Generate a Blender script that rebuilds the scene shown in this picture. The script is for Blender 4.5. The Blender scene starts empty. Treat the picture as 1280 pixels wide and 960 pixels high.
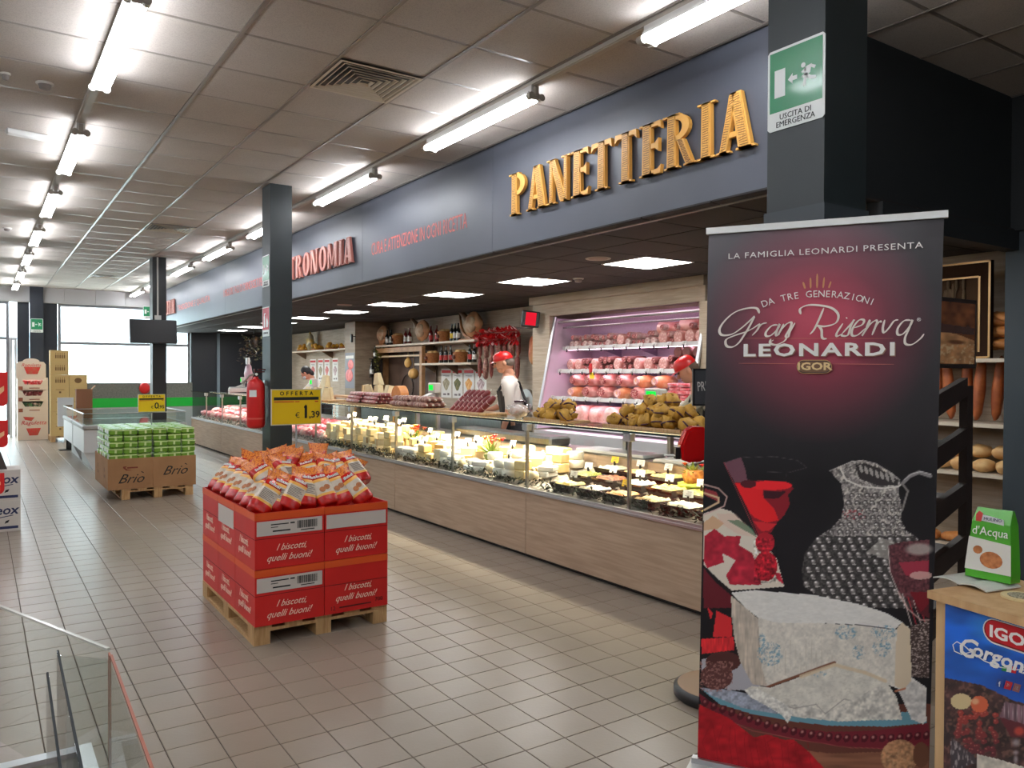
import bpy, bmesh, math, random
import numpy as np
from mathutils import Vector, Matrix, noise
random.seed(7); R = math.radians
S = bpy.context.scene
COL = S.collection

# ---------------- camera, world, exposure ----------------
FPX = 982.8; CAMH = 1.5148
YAW, PITCH, ROLL = R(34.085), R(.785), R(.185)
_f = Vector((math.sin(YAW)*math.cos(PITCH), math.cos(YAW)*math.cos(PITCH), -math.sin(PITCH)))
_r0 = Vector((math.cos(YAW), -math.sin(YAW), 0)); _u0 = _r0.cross(_f)
_r = _r0*math.cos(ROLL)+_u0*math.sin(ROLL); _u = -_r0*math.sin(ROLL)+_u0*math.cos(ROLL)
C0 = Vector((0, 0, CAMH))
cam = bpy.data.objects.new('camera', bpy.data.cameras.new('camera')); COL.objects.link(cam)
cam.data.sensor_width = 36; cam.data.lens = FPX/1280*36; cam.data.clip_start = .05; cam.data.clip_end = 200
cam.matrix_world = Matrix(((_r.x,_u.x,-_f.x,C0.x),(_r.y,_u.y,-_f.y,C0.y),(_r.z,_u.z,-_f.z,C0.z),(0,0,0,1)))
S.camera = cam
W = bpy.data.worlds.new('world'); S.world = W; W.use_nodes = True
W.node_tree.nodes['Background'].inputs[0].default_value = (.84,.94,1,1)
W.node_tree.nodes['Background'].inputs[1].default_value = 16.0
S.view_settings.view_transform = 'Standard'; S.view_settings.look = 'None'
S.view_settings.exposure = -0.02; S.view_settings.gamma = 1.0
try: S.view_settings.use_curve_mapping = False
except Exception: pass
S.cycles.max_bounces = 7; S.cycles.diffuse_bounces = 4; S.cycles.transparent_max_bounces = 16
S.cycles.caustics_reflective = False; S.cycles.caustics_refractive = False; S.cycles.sample_clamp_indirect = 6

TUBE_W = 50.0      # emission strength of the fluorescent tubes
PANEL_W = 24.0      # flush panels over the counter
STRIP_W = 50.0     # strip light inside the counters, watts per module
CAB_W = 16.0       # shelf strips of the wall fridge, emission

# ---------------- helpers ----------------
def ray(x, y): return _f*FPX + _r*(x-640) - _u*(y-480)
def on_y(x, y, Y): d = ray(x, y); return C0+d*(Y/d.y)
def on_x(x, y, X): d = ray(x, y); return C0+d*(X/d.x)
def on_z(x, y, Z): d = ray(x, y); return C0+d*((Z-CAMH)/d.z)
def to_px(X, Y, Z):
    v = Vector((X, Y, Z))-C0; d = v.dot(_f); return 640+FPX*v.dot(_r)/d, 480-FPX*v.dot(_u)/d, d
def lin(c): c = c/255.; return c/12.92 if c <= .04045 else ((c+.055)/1.055)**2.4
def rgb(c): return (lin(c[0]), lin(c[1]), lin(c[2]), 1)

MATS = {}
def mat(name, c=(200,200,200), rough=.6, metal=0, c2=None, scale=8, bump=0, bscale=None, emit=0, trans=0, coat=0, stretch=None, spec=None, kind='noise', contrast=(.35,.65), vary=0):
    if name in MATS: return MATS[name]
    m = bpy.data.materials.new(name); m.use_nodes = True; nt = m.node_tree; N, L = nt.nodes, nt.links
    b = N['Principled BSDF']; b.inputs['Base Color'].default_value = rgb(c); b.inputs['Roughness'].default_value = rough
    b.inputs['Metallic'].default_value = metal
    if spec is not None: b.inputs['Specular IOR Level'].default_value = spec
    if coat: b.inputs['Coat Weight'].default_value = coat; b.inputs['Coat Roughness'].default_value = .08
    if trans: b.inputs['Transmission Weight'].default_value = trans
    if emit:
        b.inputs['Emission Color'].default_value = rgb(c); b.inputs['Emission Strength'].default_value = emit
    if c2 is not None or bump or vary:
        tc = N.new('ShaderNodeTexCoord'); mp = N.new('ShaderNodeMapping'); L.new(tc.outputs['Object'], mp.inputs[0])
        if stretch: mp.inputs['Scale'].default_value = stretch
    if c2 is not None:
        if kind == 'voronoi':
            t = N.new('ShaderNodeTexVoronoi'); t.inputs['Scale'].default_value = scale; out = t.outputs['Distance']
        else:
            t = N.new('ShaderNodeTexNoise'); t.inputs['Scale'].default_value = scale; t.inputs['Detail'].default_value = 5; out = t.outputs[0]
        L.new(mp.outputs[0], t.inputs['Vector'])
        rp = N.new('ShaderNodeValToRGB'); rp.color_ramp.elements[0].color = rgb(c); rp.color_ramp.elements[1].color = rgb(c2)
        rp.color_ramp.elements[0].position, rp.color_ramp.elements[1].position = contrast
        L.new(out, rp.inputs[0]); src = rp.outputs[0]; L.new(src, b.inputs['Base Color'])
        if emit: L.new(src, b.inputs['Emission Color'])
    if vary:   # each copy its own brightness
        oi = N.new('ShaderNodeObjectInfo'); hs = N.new('ShaderNodeHueSaturation')
        mr = N.new('ShaderNodeMapRange'); mr.inputs[3].default_value = 1-vary; mr.inputs[4].default_value = 1+vary
        L.new(oi.outputs['Random'], mr.inputs[0]); L.new(mr.outputs[0], hs.inputs['Value'])
        if c2 is not None: L.new(src, hs.inputs['Color'])
        else: hs.inputs['Color'].default_value = rgb(c)
        L.new(hs.outputs[0], b.inputs['Base Color'])
    if bump:
        t2 = N.new('ShaderNodeTexNoise'); t2.inputs['Scale'].default_value = bscale or scale*3; t2.inputs['Detail'].default_value = 4
        L.new(mp.outputs[0], t2.inputs['Vector']); bp = N.new('ShaderNodeBump'); bp.inputs['Strength'].default_value = bump
        bp.inputs['Distance'].default_value = .01; L.new(t2.outputs[0], bp.inputs['Height']); L.new(bp.outputs[0], b.inputs['Normal'])
    MATS[name] = m; return m
def glow(name, c, s):
    if name in MATS: return MATS[name]
    m = bpy.data.materials.new(name); m.use_nodes = True; nt = m.node_tree; nt.nodes.clear()
    e = nt.nodes.new('ShaderNodeEmission'); e.inputs[0].default_value = rgb(c); e.inputs[1].default_value = s
    o = nt.nodes.new('ShaderNodeOutputMaterial'); nt.links.new(e.outputs[0], o.inputs[0]); MATS[name] = m; return m
def thin_glass(name, tint=(250,253,252), refl=.08, rough=.02):
    if name in MATS: return MATS[name]
    m = bpy.data.materials.new(name); m.use_nodes = True; nt = m.node_tree; N, L = nt.nodes, nt.links; N.clear()
    t = N.new('ShaderNodeBsdfTransparent'); t.inputs[0].default_value = rgb(tint)
    g = N.new('ShaderNodeBsdfGlossy'); g.inputs[0].default_value = (1,1,1,1); g.inputs[1].default_value = rough
    fr = N.new('ShaderNodeFresnel'); fr.inputs[0].default_value = 1.45
    mu = N.new('ShaderNodeMath'); mu.operation = 'MULTIPLY_ADD'; mu.inputs[1].default_value = .8; mu.inputs[2].default_value = refl*.3
    mx = N.new('ShaderNodeMixShader'); o = N.new('ShaderNodeOutputMaterial')
    ge = N.new('ShaderNodeNewGeometry'); iv = N.new('ShaderNodeMath'); iv.operation = 'SUBTRACT'; iv.inputs[0].default_value = 1; L.new(ge.outputs['Backfacing'], iv.inputs[1])
    fm = N.new('ShaderNodeMath'); fm.operation = 'MULTIPLY'; L.new(mu.outputs[0], fm.inputs[0]); L.new(iv.outputs[0], fm.inputs[1])
    fr.inputs[0].default_value = 1.4; L.new(fr.outputs[0], mu.inputs[0]); L.new(fm.outputs[0], mx.inputs[0]); L.new(t.outputs[0], mx.inputs[1]); L.new(g.outputs[0], mx.inputs[2]); L.new(mx.outputs[0], o.inputs[0])
    MATS[name] = m; return m
def vcol_mat(name, rough=.5, coat=0, spec=.5):
    if name in MATS: return MATS[name]
    m = bpy.data.materials.new(name); m.use_nodes = True; nt = m.node_tree; b = nt.nodes['Principled BSDF']
    a = nt.nodes.new('ShaderNodeAttribute'); a.attribute_name = 'print'; nt.links.new(a.outputs['Color'], b.inputs['Base Color'])
    b.inputs['Roughness'].default_value = rough; b.inputs['Specular IOR Level'].default_value = spec
    if coat: b.inputs['Coat Weight'].default_value = coat; b.inputs['Coat Roughness'].default_value = .25
    MATS[name] = m; return m

class MB:
    def __init__(s): s.v = []; s.f = []; s.m = []; s.M = Matrix.Identity(4); s.sm = []
    def add(s, vs, fs, m=0, smooth=False):
        o = len(s.v); s.v += [tuple(s.M @ Vector(p)) for p in vs]
        s.f += [tuple(i+o for i in f) for f in fs]; s.m += [m]*len(fs); s.sm += [smooth]*len(fs); return s
    def box(s, x0, y0, z0, x1, y1, z1, m=0):
        if x1 < x0: x0, x1 = x1, x0
        if y1 < y0: y0, y1 = y1, y0
        if z1 < z0: z0, z1 = z1, z0
        return s.add([(x0,y0,z0),(x1,y0,z0),(x1,y1,z0),(x0,y1,z0),(x0,y0,z1),(x1,y0,z1),(x1,y1,z1),(x0,y1,z1)],
            [(0,3,2,1),(4,5,6,7),(0,1,5,4),(1,2,6,5),(2,3,7,6),(3,0,4,7)], m)
    def rbox(s, x0, y0, z0, x1, y1, z1, b=.01, m=0):   # box with chamfered vertical and top edges
        ps = []
        for z, i in ((z0,b),(z0+b,0),(z1-b,0),(z1,b)):
            ps += [(x0+i,y0+i+b*(i==0),z),(x0+i+b*(i==0),y0+i,z),(x1-i-b*(i==0),y0+i,z),(x1-i,y0+i+b*(i==0),z),(x1-i,y1-i-b*(i==0),z),(x1-i-b*(i==0),y1-i,z),(x0+i+b*(i==0),y1-i,z),(x0+i,y1-i-b*(i==0),z)]
        fs = [tuple(range(7,-1,-1)), tuple(range(24,32))]
        for k in range(3):
            for j in range(8): a = k*8+j; c = k*8+(j+1)%8; fs.append((a,c,c+8,a+8))
        return s.add(ps, fs, m)
    def cyl(s, p0, p1, r0, r1=None, n=12, m=0, caps=True, smooth=True):
        r1 = r0 if r1 is None else r1; p0, p1 = Vector(p0), Vector(p1); d = (p1-p0); q = d.to_track_quat('Z', 'Y').to_matrix()
        vs = []
        for p, r in ((p0,r0),(p1,r1)):
            for k in range(n): a = 2*math.pi*k/n; vs.append(p+q@Vector((r*math.cos(a), r*math.sin(a), 0)))
        fs = [(k,(k+1)%n,n+(k+1)%n,n+k) for k in range(n)]; s.add(vs, fs, m, smooth)
        if caps: s.add(vs, [tuple(range(n-1,-1,-1)), tuple(range(n,2*n))], m)
        return s
    def tube(s, pts, r, n=8, m=0):
        for a, b in zip(pts[:-1], pts[1:]): s.cyl(a, b, r if not callable(r) else r(a), None, n, m)
        return s
    def lathe(s, prof, n=16, m=0, c=(0,0,0), sx=1, sy=1):
        vs = []
        for r, z in prof:
            for k in range(n): a = 2*math.pi*k/n; vs.append((c[0]+r*sx*math.cos(a), c[1]+r*sy*math.sin(a), c[2]+z))
        fs = []
        for i in range(len(prof)-1):
            for k in range(n): fs.append((i*n+k, i*n+(k+1)%n, (i+1)*n+(k+1)%n, (i+1)*n+k))
        s.add(vs, fs, m, True)
        s.add(vs, [tuple(range(n-1,-1,-1)), tuple(range((len(prof)-1)*n, len(prof)*n))], m); return s
    def ball(s, c, r, n=10, k=6, m=0, jit=0, seed=0):
        r = (r,r,r) if not hasattr(r, '__len__') else r; prof = []
        vs = []; fs = []
        for i in range(k+1):
            t = math.pi*i/k
            for j in range(n):
                a = 2*math.pi*j/n; d = Vector((math.sin(t)*math.cos(a), math.sin(t)*math.sin(a), -math.cos(t)))
                w = 1+(jit*noise.noise(d*1.7+Vector((seed*3.1,seed,0))) if jit else 0)
                vs.append((c[0]+r[0]*d.x*w, c[1]+r[1]*d.y*w, c[2]+r[2]*d.z*w))
        for i in range(k):
            for j in range(n):
                q = (i*n+j, i*n+(j+1)%n, (i+1)*n+(j+1)%n, (i+1)*n+j); fs.append(q)
        return s.add(vs, fs, m, True)
    def prism(s, poly, d, m=0, plane='XZ', off=0):
        # poly in 2D, extruded by d along the third axis
        n = len(poly)
        def P(a, b, t):
            return {'XZ':(a,t,b),'XY':(a,b,t),'YZ':(t,a,b)}[plane]
        vs = [P(a,b,off) for a,b in poly]+[P(a,b,off+d) for a,b in poly]
        return s.add(vs, [tuple(range(n-1,-1,-1)), tuple(range(n,2*n))]+[(k,(k+1)%n,n+(k+1)%n,n+k) for k in range(n)], m)
    def mesh(s, name, mats):
        me = bpy.data.meshes.new(name); me.from_pydata(s.v, [], s.f); me.validate(verbose=False)
        if not isinstance(mats, (list, tuple)): mats = [mats]
        for m in mats: me.materials.append(m)
        if len(me.polygons) == len(s.m):
            me.polygons.foreach_set('material_index', s.m); me.polygons.foreach_set('use_smooth', s.sm)
        bm = bmesh.new(); bm.from_mesh(me); bmesh.ops.recalc_face_normals(bm, faces=bm.faces); bm.to_mesh(me); bm.free()
        return me
def link(name, me, parent=None, loc=(0,0,0), rot=(0,0,0)):
    o = bpy.data.objects.new(name, me); COL.objects.link(o); o.parent = parent; o.location = loc; o.rotation_euler = rot; return o
def thing(name, label, cat, loc=(0,0,0), rz=0, group=None, rot=None):
    o = bpy.data.objects.new(name, None); COL.objects.link(o); o.location = loc; o.rotation_euler = rot or (0,0,rz)
    o.empty_display_size = .1; return tag(o, label, cat, group)
def tag(o, label, cat, group=None):
    o['label'] = label; o['category'] = cat
    if group: o['group'] = group
    return o
def part(name, mb, mats, parent, label=None, stuff=False, loc=(0,0,0), rot=(0,0,0)):
    o = link(name, mb.mesh(name, mats), parent, loc, rot)
    if label: o['label'] = label
    if stuff: o['kind'] = 'stuff'
    return o
def single(name, mb, mats, label, cat, loc=(0,0,0), rz=0, group=None, rot=None):
    return tag(link(name, mb.mesh(name, mats), None, loc, rot or (0,0,rz)), label, cat, group)
def struct(name, mb, mats, label=None):
    o = link(name, mb.mesh(name, mats)); o['kind'] = 'structure'; o['label'] = label or name.replace('_', ' '); return o
def kids(o): return [c for c in ALLKIDS(o)]
def ALLKIDS(o): return o.children
def dup(o, loc=None, rz=None, label=None, group=None, rot=None):
    c = o.copy(); COL.objects.link(c)
    for ch in o.children:
        d = ch.copy(); COL.objects.link(d); d.parent = c
        for g in ch.children: e = g.copy(); COL.objects.link(e); e.parent = d
    if loc is not None: c.location = loc
    if rot is not None: c.rotation_euler = rot
    elif rz is not None: c.rotation_euler = (0,0,rz)
    if label: c['label'] = label
    if group: c['group'] = group
    return c
def B(*a): return MB().box(*a)
ORD = ['first','second','third','fourth','fifth','sixth','seventh','eighth','ninth','tenth','eleventh','twelfth','thirteenth','fourteenth','fifteenth']
def nth(i): return ORD[i] if i < 15 else f'{i+1}th'
def text(s, size, m, parent, loc, rot=(R(90),0,0), ext=.0006, align='CENTER', shear=0, xs=1, name='lettering', space=1, ys=1, bold=0):
    cu = bpy.data.curves.new(name, 'FONT'); cu.body = s; cu.size = size; cu.extrude = ext; cu.align_x = align; cu.align_y = 'CENTER'
    cu.shear = shear; cu.space_character = space; cu.resolution_u = 2; cu.offset = bold*size; cu.materials.append(m)
    o = link(name, cu, parent, loc, rot); o.scale = (xs, ys, 1); return o
FACE_MX = (R(90),0,R(-90))    # text on a plane facing -X
FACE_MY = (R(90),0,0)         # text on a plane facing -Y

# --- numpy painter for flat print (posters, packs): paints sRGB into points (px, py) ---
class Paint:
    def __init__(s, X, Y, base): s.X, s.Y = X, Y; s.c = np.empty(X.shape+(3,)); s.c[:] = base
    def mask(s, poly):
        x, y = s.X, s.Y; p = np.array(poly, float); ins = np.zeros(x.shape, bool)
        for (x0,y0),(x1,y1) in zip(p, np.roll(p,-1,0)):
            if y0 == y1: continue
            c = ((y0 > y) != (y1 > y)) & (x < (x1-x0)*(y-y0)/(y1-y0)+x0); ins ^= c
        return ins
    def poly(s, poly, col, a=1): m = s.mask(poly); s.c[m] = s.c[m]*(1-a)+np.array(col)*a; return m
    def ell(s, cx, cy, rx, ry, col, a=1, soft=0, ang=0, only=None):
        dx, dy = s.X-cx, s.Y-cy
        if ang: dx, dy = dx*math.cos(ang)+dy*math.sin(ang), -dx*math.sin(ang)+dy*math.cos(ang)
        d = np.sqrt((dx/rx)**2+(dy/ry)**2)
        w = np.clip((1-d)/soft, 0, 1) if soft else (d < 1).astype(float)
        if only is not None: w = w*only
        w = (w*a)[..., None]; s.c = s.c*(1-w)+np.array(col)*w
    def line(s, pts, wd, col, a=1):
        for (x0,y0),(x1,y1) in zip(pts[:-1], pts[1:]):
            L2 = (x1-x0)**2+(y1-y0)**2+1e-9; t = np.clip(((s.X-x0)*(x1-x0)+(s.Y-y0)*(y1-y0))/L2, 0, 1)
            d = np.hypot(s.X-x0-t*(x1-x0), s.Y-y0-t*(y1-y0)); w = (np.clip((wd-d)/.8, 0, 1)*a)[..., None]
            s.c = s.c*(1-w)+np.array(col)*w
    def tex(s, m, f, amp, seed=0, col=None, fy=None):
        n = vnoise(s.X*f, s.Y*(fy or f), seed); w = (m*1.)[..., None]
        if col is None: s.c = s.c*(1+w*amp*(n[..., None]-.5)*2)
        else: k = np.clip((n-.55)*6, 0, 1)[..., None]*w*amp; s.c = s.c*(1-k)+np.array(col)*k
def vnoise(x, y, seed=0):
    def h(i, j):
        v = np.sin(i*127.1+j*311.7+seed*74.7)*43758.5453; return v-np.floor(v)
    r = 0; t = 0
    for o, a in ((1,.6),(2.1,.4)):
        X, Y = x*o, y*o; i, j = np.floor(X), np.floor(Y); u, v = X-i, Y-j; u = u*u*(3-2*u); v = v*v*(3-2*v)
        r = r+a*((h(i,j)*(1-u)+h(i+1,j)*u)*(1-v)+(h(i,j+1)*(1-u)+h(i+1,j+1)*u)*v); t += a
    return r/t
def paint_grid(name, P, col, m, parent, label=None):
    # P: (h,w,3) points, col: (h,w,3) sRGB 0-255
    h, w = P.shape[:2]; me = bpy.data.meshes.new(name); idx = np.arange(h*w).reshape(h, w)
    q = np.stack([idx[:-1,:-1], idx[:-1,1:], idx[1:,1:], idx[1:,:-1]], -1).reshape(-1, 4)
    me.vertices.add(h*w); me.vertices.foreach_set('co', P.reshape(-1)); me.loops.add(q.size); me.loops.foreach_set('vertex_index', q.reshape(-1))
    me.polygons.add(len(q)); me.polygons.foreach_set('loop_start', np.arange(len(q))*4); me.polygons.foreach_set('loop_total', np.full(len(q), 4))
    me.update(); me.validate(); c = np.clip(col/255., 0, 1); c = np.where(c <= .04045, c/12.92, ((c+.055)/1.055)**2.4)
    a = me.color_attributes.new('print', 'FLOAT_COLOR', 'POINT')
    a.data.foreach_set('color', np.concatenate([c, np.ones((h,w,1))], -1).reshape(-1).astype(np.float32)); me.materials.append(m)
    me.polygons.foreach_set('use_smooth', [True]*len(me.polygons))
    o = link(name, me, parent)
    if label: o['label'] = label
    return o

# ---------------- common materials ----------------
SLATE = mat('slate_paint', (66,69,79), .45, c2=(71,74,84), scale=2)
DARKCOL = mat('dark_green_paint', (24,33,35), .45, c2=(28,37,39), scale=3)
DARKCOL2 = mat('grey_green_paint', (46,53,58), .5)
BLACK = mat('black_plastic', (18,18,20), .4); BLACKMATT = mat('matt_black', (12,13,15), .8)
WHITE = mat('white_plastic', (225,225,222), .4); OFFW = mat('off_white', (205,203,196), .5)
STEEL = mat('brushed_steel', (190,190,188), .28, 1, c2=(165,165,163), scale=6, stretch=(1,30,1)); ALU = mat('aluminium', (200,202,205), .35, 1)
WOODL = mat('pale_laminate', (176,152,128), .5, c2=(158,134,111), scale=5, stretch=(3,.5,9))
WOODW = mat('grey_wood_cladding', (184,168,148), .6, c2=(164,148,127), scale=5, stretch=(2,.6,9))
PINE = mat('pine', (196,160,112), .6, c2=(170,130,84), scale=7, stretch=(8,8,1), bump=.2)
CARD = mat('brown_cardboard', (170,128,88), .8, c2=(158,117,79), scale=4)
RED = mat('red_paint', (196,24,24), .35); REDCARD = mat('red_card', (208,32,28), .45, c2=(198,28,26), scale=3)
ORANGE = mat('orange_band', (220,84,30), .45); YELLOW = mat('yellow_card', (238,200,20), .4); PAPER = mat('white_paper', (228,226,220), .6)
INK = mat('black_ink', (20,20,20), .6); WINK = mat('white_ink', (235,232,226), .5); REDINK = mat('red_ink', (200,40,40), .5); BLUEINK = mat('navy_ink', (30,40,80), .5)
SIGNGREEN = mat('sign_green', (20,128,80), .3, coat=.3); SIGNWHITE = mat('sign_white', (222,226,222), .35)
GLASS = thin_glass('clear_glass'); GLASSE = mat('glass_edge', (120,160,150), .2, trans=.4)
# ---------------- the room ----------------
T = .2; ZC = 3.485; ZD = 2.535; XF = 3.705
def cell_mat(name, c, c2, cell, off, rough, amt=.05, speck=None, bump=.05):
    m = mat(name, c, rough, c2=c2, scale=1.3, bump=bump, bscale=60); nt = m.node_tree; N, L = nt.nodes, nt.links
    b = N['Principled BSDF']; src = b.inputs['Base Color'].links[0].from_socket
    g = N.new('ShaderNodeNewGeometry'); a = N.new('ShaderNodeVectorMath'); a.operation = 'MULTIPLY_ADD'
    a.inputs[1].default_value = (1/cell, 1/cell, 0); a.inputs[2].default_value = (-off[0]/cell, -off[1]/cell, 0)
    fl = N.new('ShaderNodeVectorMath'); fl.operation = 'FLOOR'; wn = N.new('ShaderNodeTexWhiteNoise'); wn.noise_dimensions = '2D'
    mr = N.new('ShaderNodeMapRange'); mr.inputs[3].default_value = 1-amt; mr.inputs[4].default_value = 1+amt
    hs = N.new('ShaderNodeHueSaturation'); L.new(g.outputs['Position'], a.inputs[0]); L.new(a.outputs[0], fl.inputs[0]); L.new(fl.outputs[0], wn.inputs['Vector'])
    L.new(wn.outputs['Value'], mr.inputs[0]); L.new(mr.outputs[0], hs.inputs['Value']); L.new(src, hs.inputs['Color'])
    o = hs.outputs[0]
    if speck:
        t = N.new('ShaderNodeTexNoise'); t.inputs['Scale'].default_value = 160; L.new(g.outputs['Position'], t.inputs['Vector'])
        rp = N.new('ShaderNodeValToRGB'); rp.color_ramp.elements[0].position = .40; rp.color_ramp.elements[1].position = .5
        rp.color_ramp.elements[0].color = (speck,speck,speck,1); L.new(t.outputs[0], rp.inputs[0])
        mx = N.new('ShaderNodeMix'); mx.data_type = 'RGBA'; mx.blend_type = 'MULTIPLY'; mx.inputs[0].default_value = 1
        L.new(o, mx.inputs[6]); L.new(rp.outputs[0], mx.inputs[7]); o = mx.outputs[2]
    L.new(o, b.inputs['Base Color']); return m
FLM = cell_mat('floor_tile_ceramic', (142,130,116), (133,121,107), .2, (.007,.165), .30, .035)
GROUT = mat('dark_grout', (78,66,56), .9)
CEM = cell_mat('mineral_ceiling_tile', (188,180,172), (180,171,162), .6, (2.47,4.69), .9, .02, speck=.86)
TBAR = mat('ceiling_grid_bar', (128,119,110), .28)
BLT = mat('black_ceiling_tile', (40,34,32), .8, c2=(33,28,27), scale=40, vary=.08)

def tiles(parent, name, x0, x1, y0, y1, cell, px, py, z, h, gap, bev, m, up=True, skip=(), limit=300, zt=0, inside=None):
    """a field of square tiles: the 300 that show largest as objects, the rest joined"""
    a = cell/2-gap/2; s = 1 if up else -1
    def tb(mb, cx, cy, cz):
        vs = [(cx-a,cy-a,cz-s*h),(cx+a,cy-a,cz-s*h),(cx+a,cy+a,cz-s*h),(cx-a,cy+a,cz-s*h),(cx-a,cy-a,cz-s*bev),(cx+a,cy-a,cz-s*bev),(cx+a,cy+a,cz-s*bev),(cx-a,cy+a,cz-s*bev)]
        c = a-bev; vs += [(cx-c,cy-c,cz),(cx+c,cy-c,cz),(cx+c,cy+c,cz),(cx-c,cy+c,cz)]
        mb.add(vs, [(0,1,5,4),(1,2,6,5),(2,3,7,6),(3,0,4,7),(4,5,9,8),(5,6,10,9),(6,7,11,10),(7,4,8,11),(8,9,10,11)], 0)
    cells = []
    i0, i1 = math.floor((x0-px)/cell), math.ceil((x1-px)/cell); j0, j1 = math.floor((y0-py)/cell), math.ceil((y1-py)/cell)
    for i in range(i0, i1):
        for j in range(j0, j1):
            cx, cy = px+(i+.5)*cell, py+(j+.5)*cell
            if cx < x0 or cx > x1 or cy < y0 or cy > y1: continue
            if any(abs(cx-sx) < cell/2 and abs(cy-sy) < cell/2 for sx, sy in skip): continue
            if inside and not inside(cx, cy): continue
            u, v, d = to_px(cx, cy, z); vis = d > .3 and -60 < u < 1340 and -60 < v < 1020
            cells.append((d if vis else 1e3+d, cx, cy))
    cells.sort(); proto = MB(); tb(proto, 0, 0, 0); me = proto.mesh(name, m)
    for k, (d, cx, cy) in enumerate(cells[:limit]):
        if d >= 1e3: limit = k; break
        link(name, me, parent, (cx, cy, z))
    rest = MB()
    for d, cx, cy in cells[limit:]: tb(rest, cx, cy, z)
    if rest.v: part(name+'_field', rest, m, parent, stuff=True)
floor = struct('floor', B(-7,-5,-.06,7,21.8,-.004), GROUT, 'beige ceramic tiled shop floor')
tiles(floor, 'tile', -3, 7, -1, 21.7, T, .007, .165, 0, .006, .0045, .0012, FLM)
ceiling = struct('ceiling', B(-7,-5,ZC+.02,XF+.05,21.8,ZC+.08).box(XF,-5,ZC+.02,7,2.7,ZC+.08), mat('ceiling_slab', (90,86,80), .9), 'suspended ceiling of square mineral tiles')
VENTS = [(2.17,4.99), (2.17,11.59), (2.17,18.19)]
tiles(ceiling, 'tile', -7, 6.3, -5, 21.7, .6, 2.47, 4.69, ZC, .015, .022, .004, CEM, up=False, skip=VENTS, inside=lambda x, y: (x < XF-.02 or y < 2.7))
# grid bars
for k in range(-16, 7):
    x = 2.47+.6*k
    y1 = 21.4 if x < XF else 2.7
    if x < -7 or x > 6.1: continue
    part('grid_bar', B(x-.012,-5,ZC-.004,x+.012,y1,ZC+.02), TBAR, ceiling)
mb = MB()
for k in range(-16, 28):
    y = 4.69+.6*k
    if -5 < y < 21.4: mb.box(-7,y-.011,ZC+.001,(XF if y > 2.7 else 6.12),y+.011,ZC+.02)
part('cross_bars', mb, TBAR, ceiling, stuff=True)
# lowered black ceiling above the counters
low = struct('trim_1', B(XF+.06,2.7,ZD+.02,7,21.8,ZD+.06), BLACKMATT, 'lowered black ceiling above the food counters')
PANELS = [(5.11, 5.33+1.8*k) for k in range(-1, 9)]
tiles(low, 'tile', XF+.1, 6.95, 2.72, 21.6, .6, 4.81, 5.03, ZD, .015, .012, .004, BLT, up=False, skip=PANELS)
# blue-grey fascia in panels, with the dark return towards the right wall
fas = struct('trim_2', B(XF+.012,2.7,ZD,XF+.06,21.4,ZC+.02), SLATE, 'long blue-grey fascia above the counters')
ys = [2.7, 5.784, 8.6, 11.7, 14.8, 17.9, 21.4]
for a, b in zip(ys[:-1], ys[1:]): part('panel', B(XF,a+.0015,ZD+.004,XF+.0115,b-.0015,ZC), SLATE, fas)
part('edge_strip', B(XF-.004,2.7,ZD-.006,XF+.02,21.4,ZD+.003), mat('edge_metal', (150,146,138), .4, .6), fas)
struct('trim_3', B(XF,2.66,ZD,6.14,2.72,ZC+.02).box(4.4,2.62,2.40,6.14,2.72,ZD).box(6.08,-5,ZD,6.14,2.7,ZC+.02), mat('black_wall_paint', (17,21,23), .7), 'black return of the fascia towards the right wall')
struct('wall_right', B(6.121,-5,0,6.22,2.71,ZC), mat('petrol_wall', (40,50,56), .7), 'dark petrol wall strip at the right edge')
# cladded wall behind the counters, in boards
wallb = struct('wall_behind_counter', B(6.97,2.7,0,7.1,21.6,ZD+.03), WOODW, 'grey wood-look wall behind the counters')
y = 2.75
while y < 21.3:
    y2 = min(y+1.22, 21.4); part('panel', B(6.95,y+.003,0,6.968,y2-.003,ZD), WOODW, wallb); y += 1.22
struct('wall_side', B(6.22,2.62,0,7.1,2.70,ZC+.05), mat('black_wall_paint', (17,21,23), .7), 'dark wall end beside the bread shelves')
struct('wall_left', B(-7.1,-5,0,-7,21.8,ZC+.05), OFFW); struct('wall_front', B(-7,-5.1,0,6.2,-5,ZC+.05), OFFW)
# pilaster between cheese and meat section
struct('trim_4', B(6.2,14.75,0,6.95,15.28,ZD), mat('pilaster_wood', (150,134,114), .6, c2=(128,112,92), scale=2, stretch=(2,.6,9)), 'wood-clad pilaster on the wall behind the counter')
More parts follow.
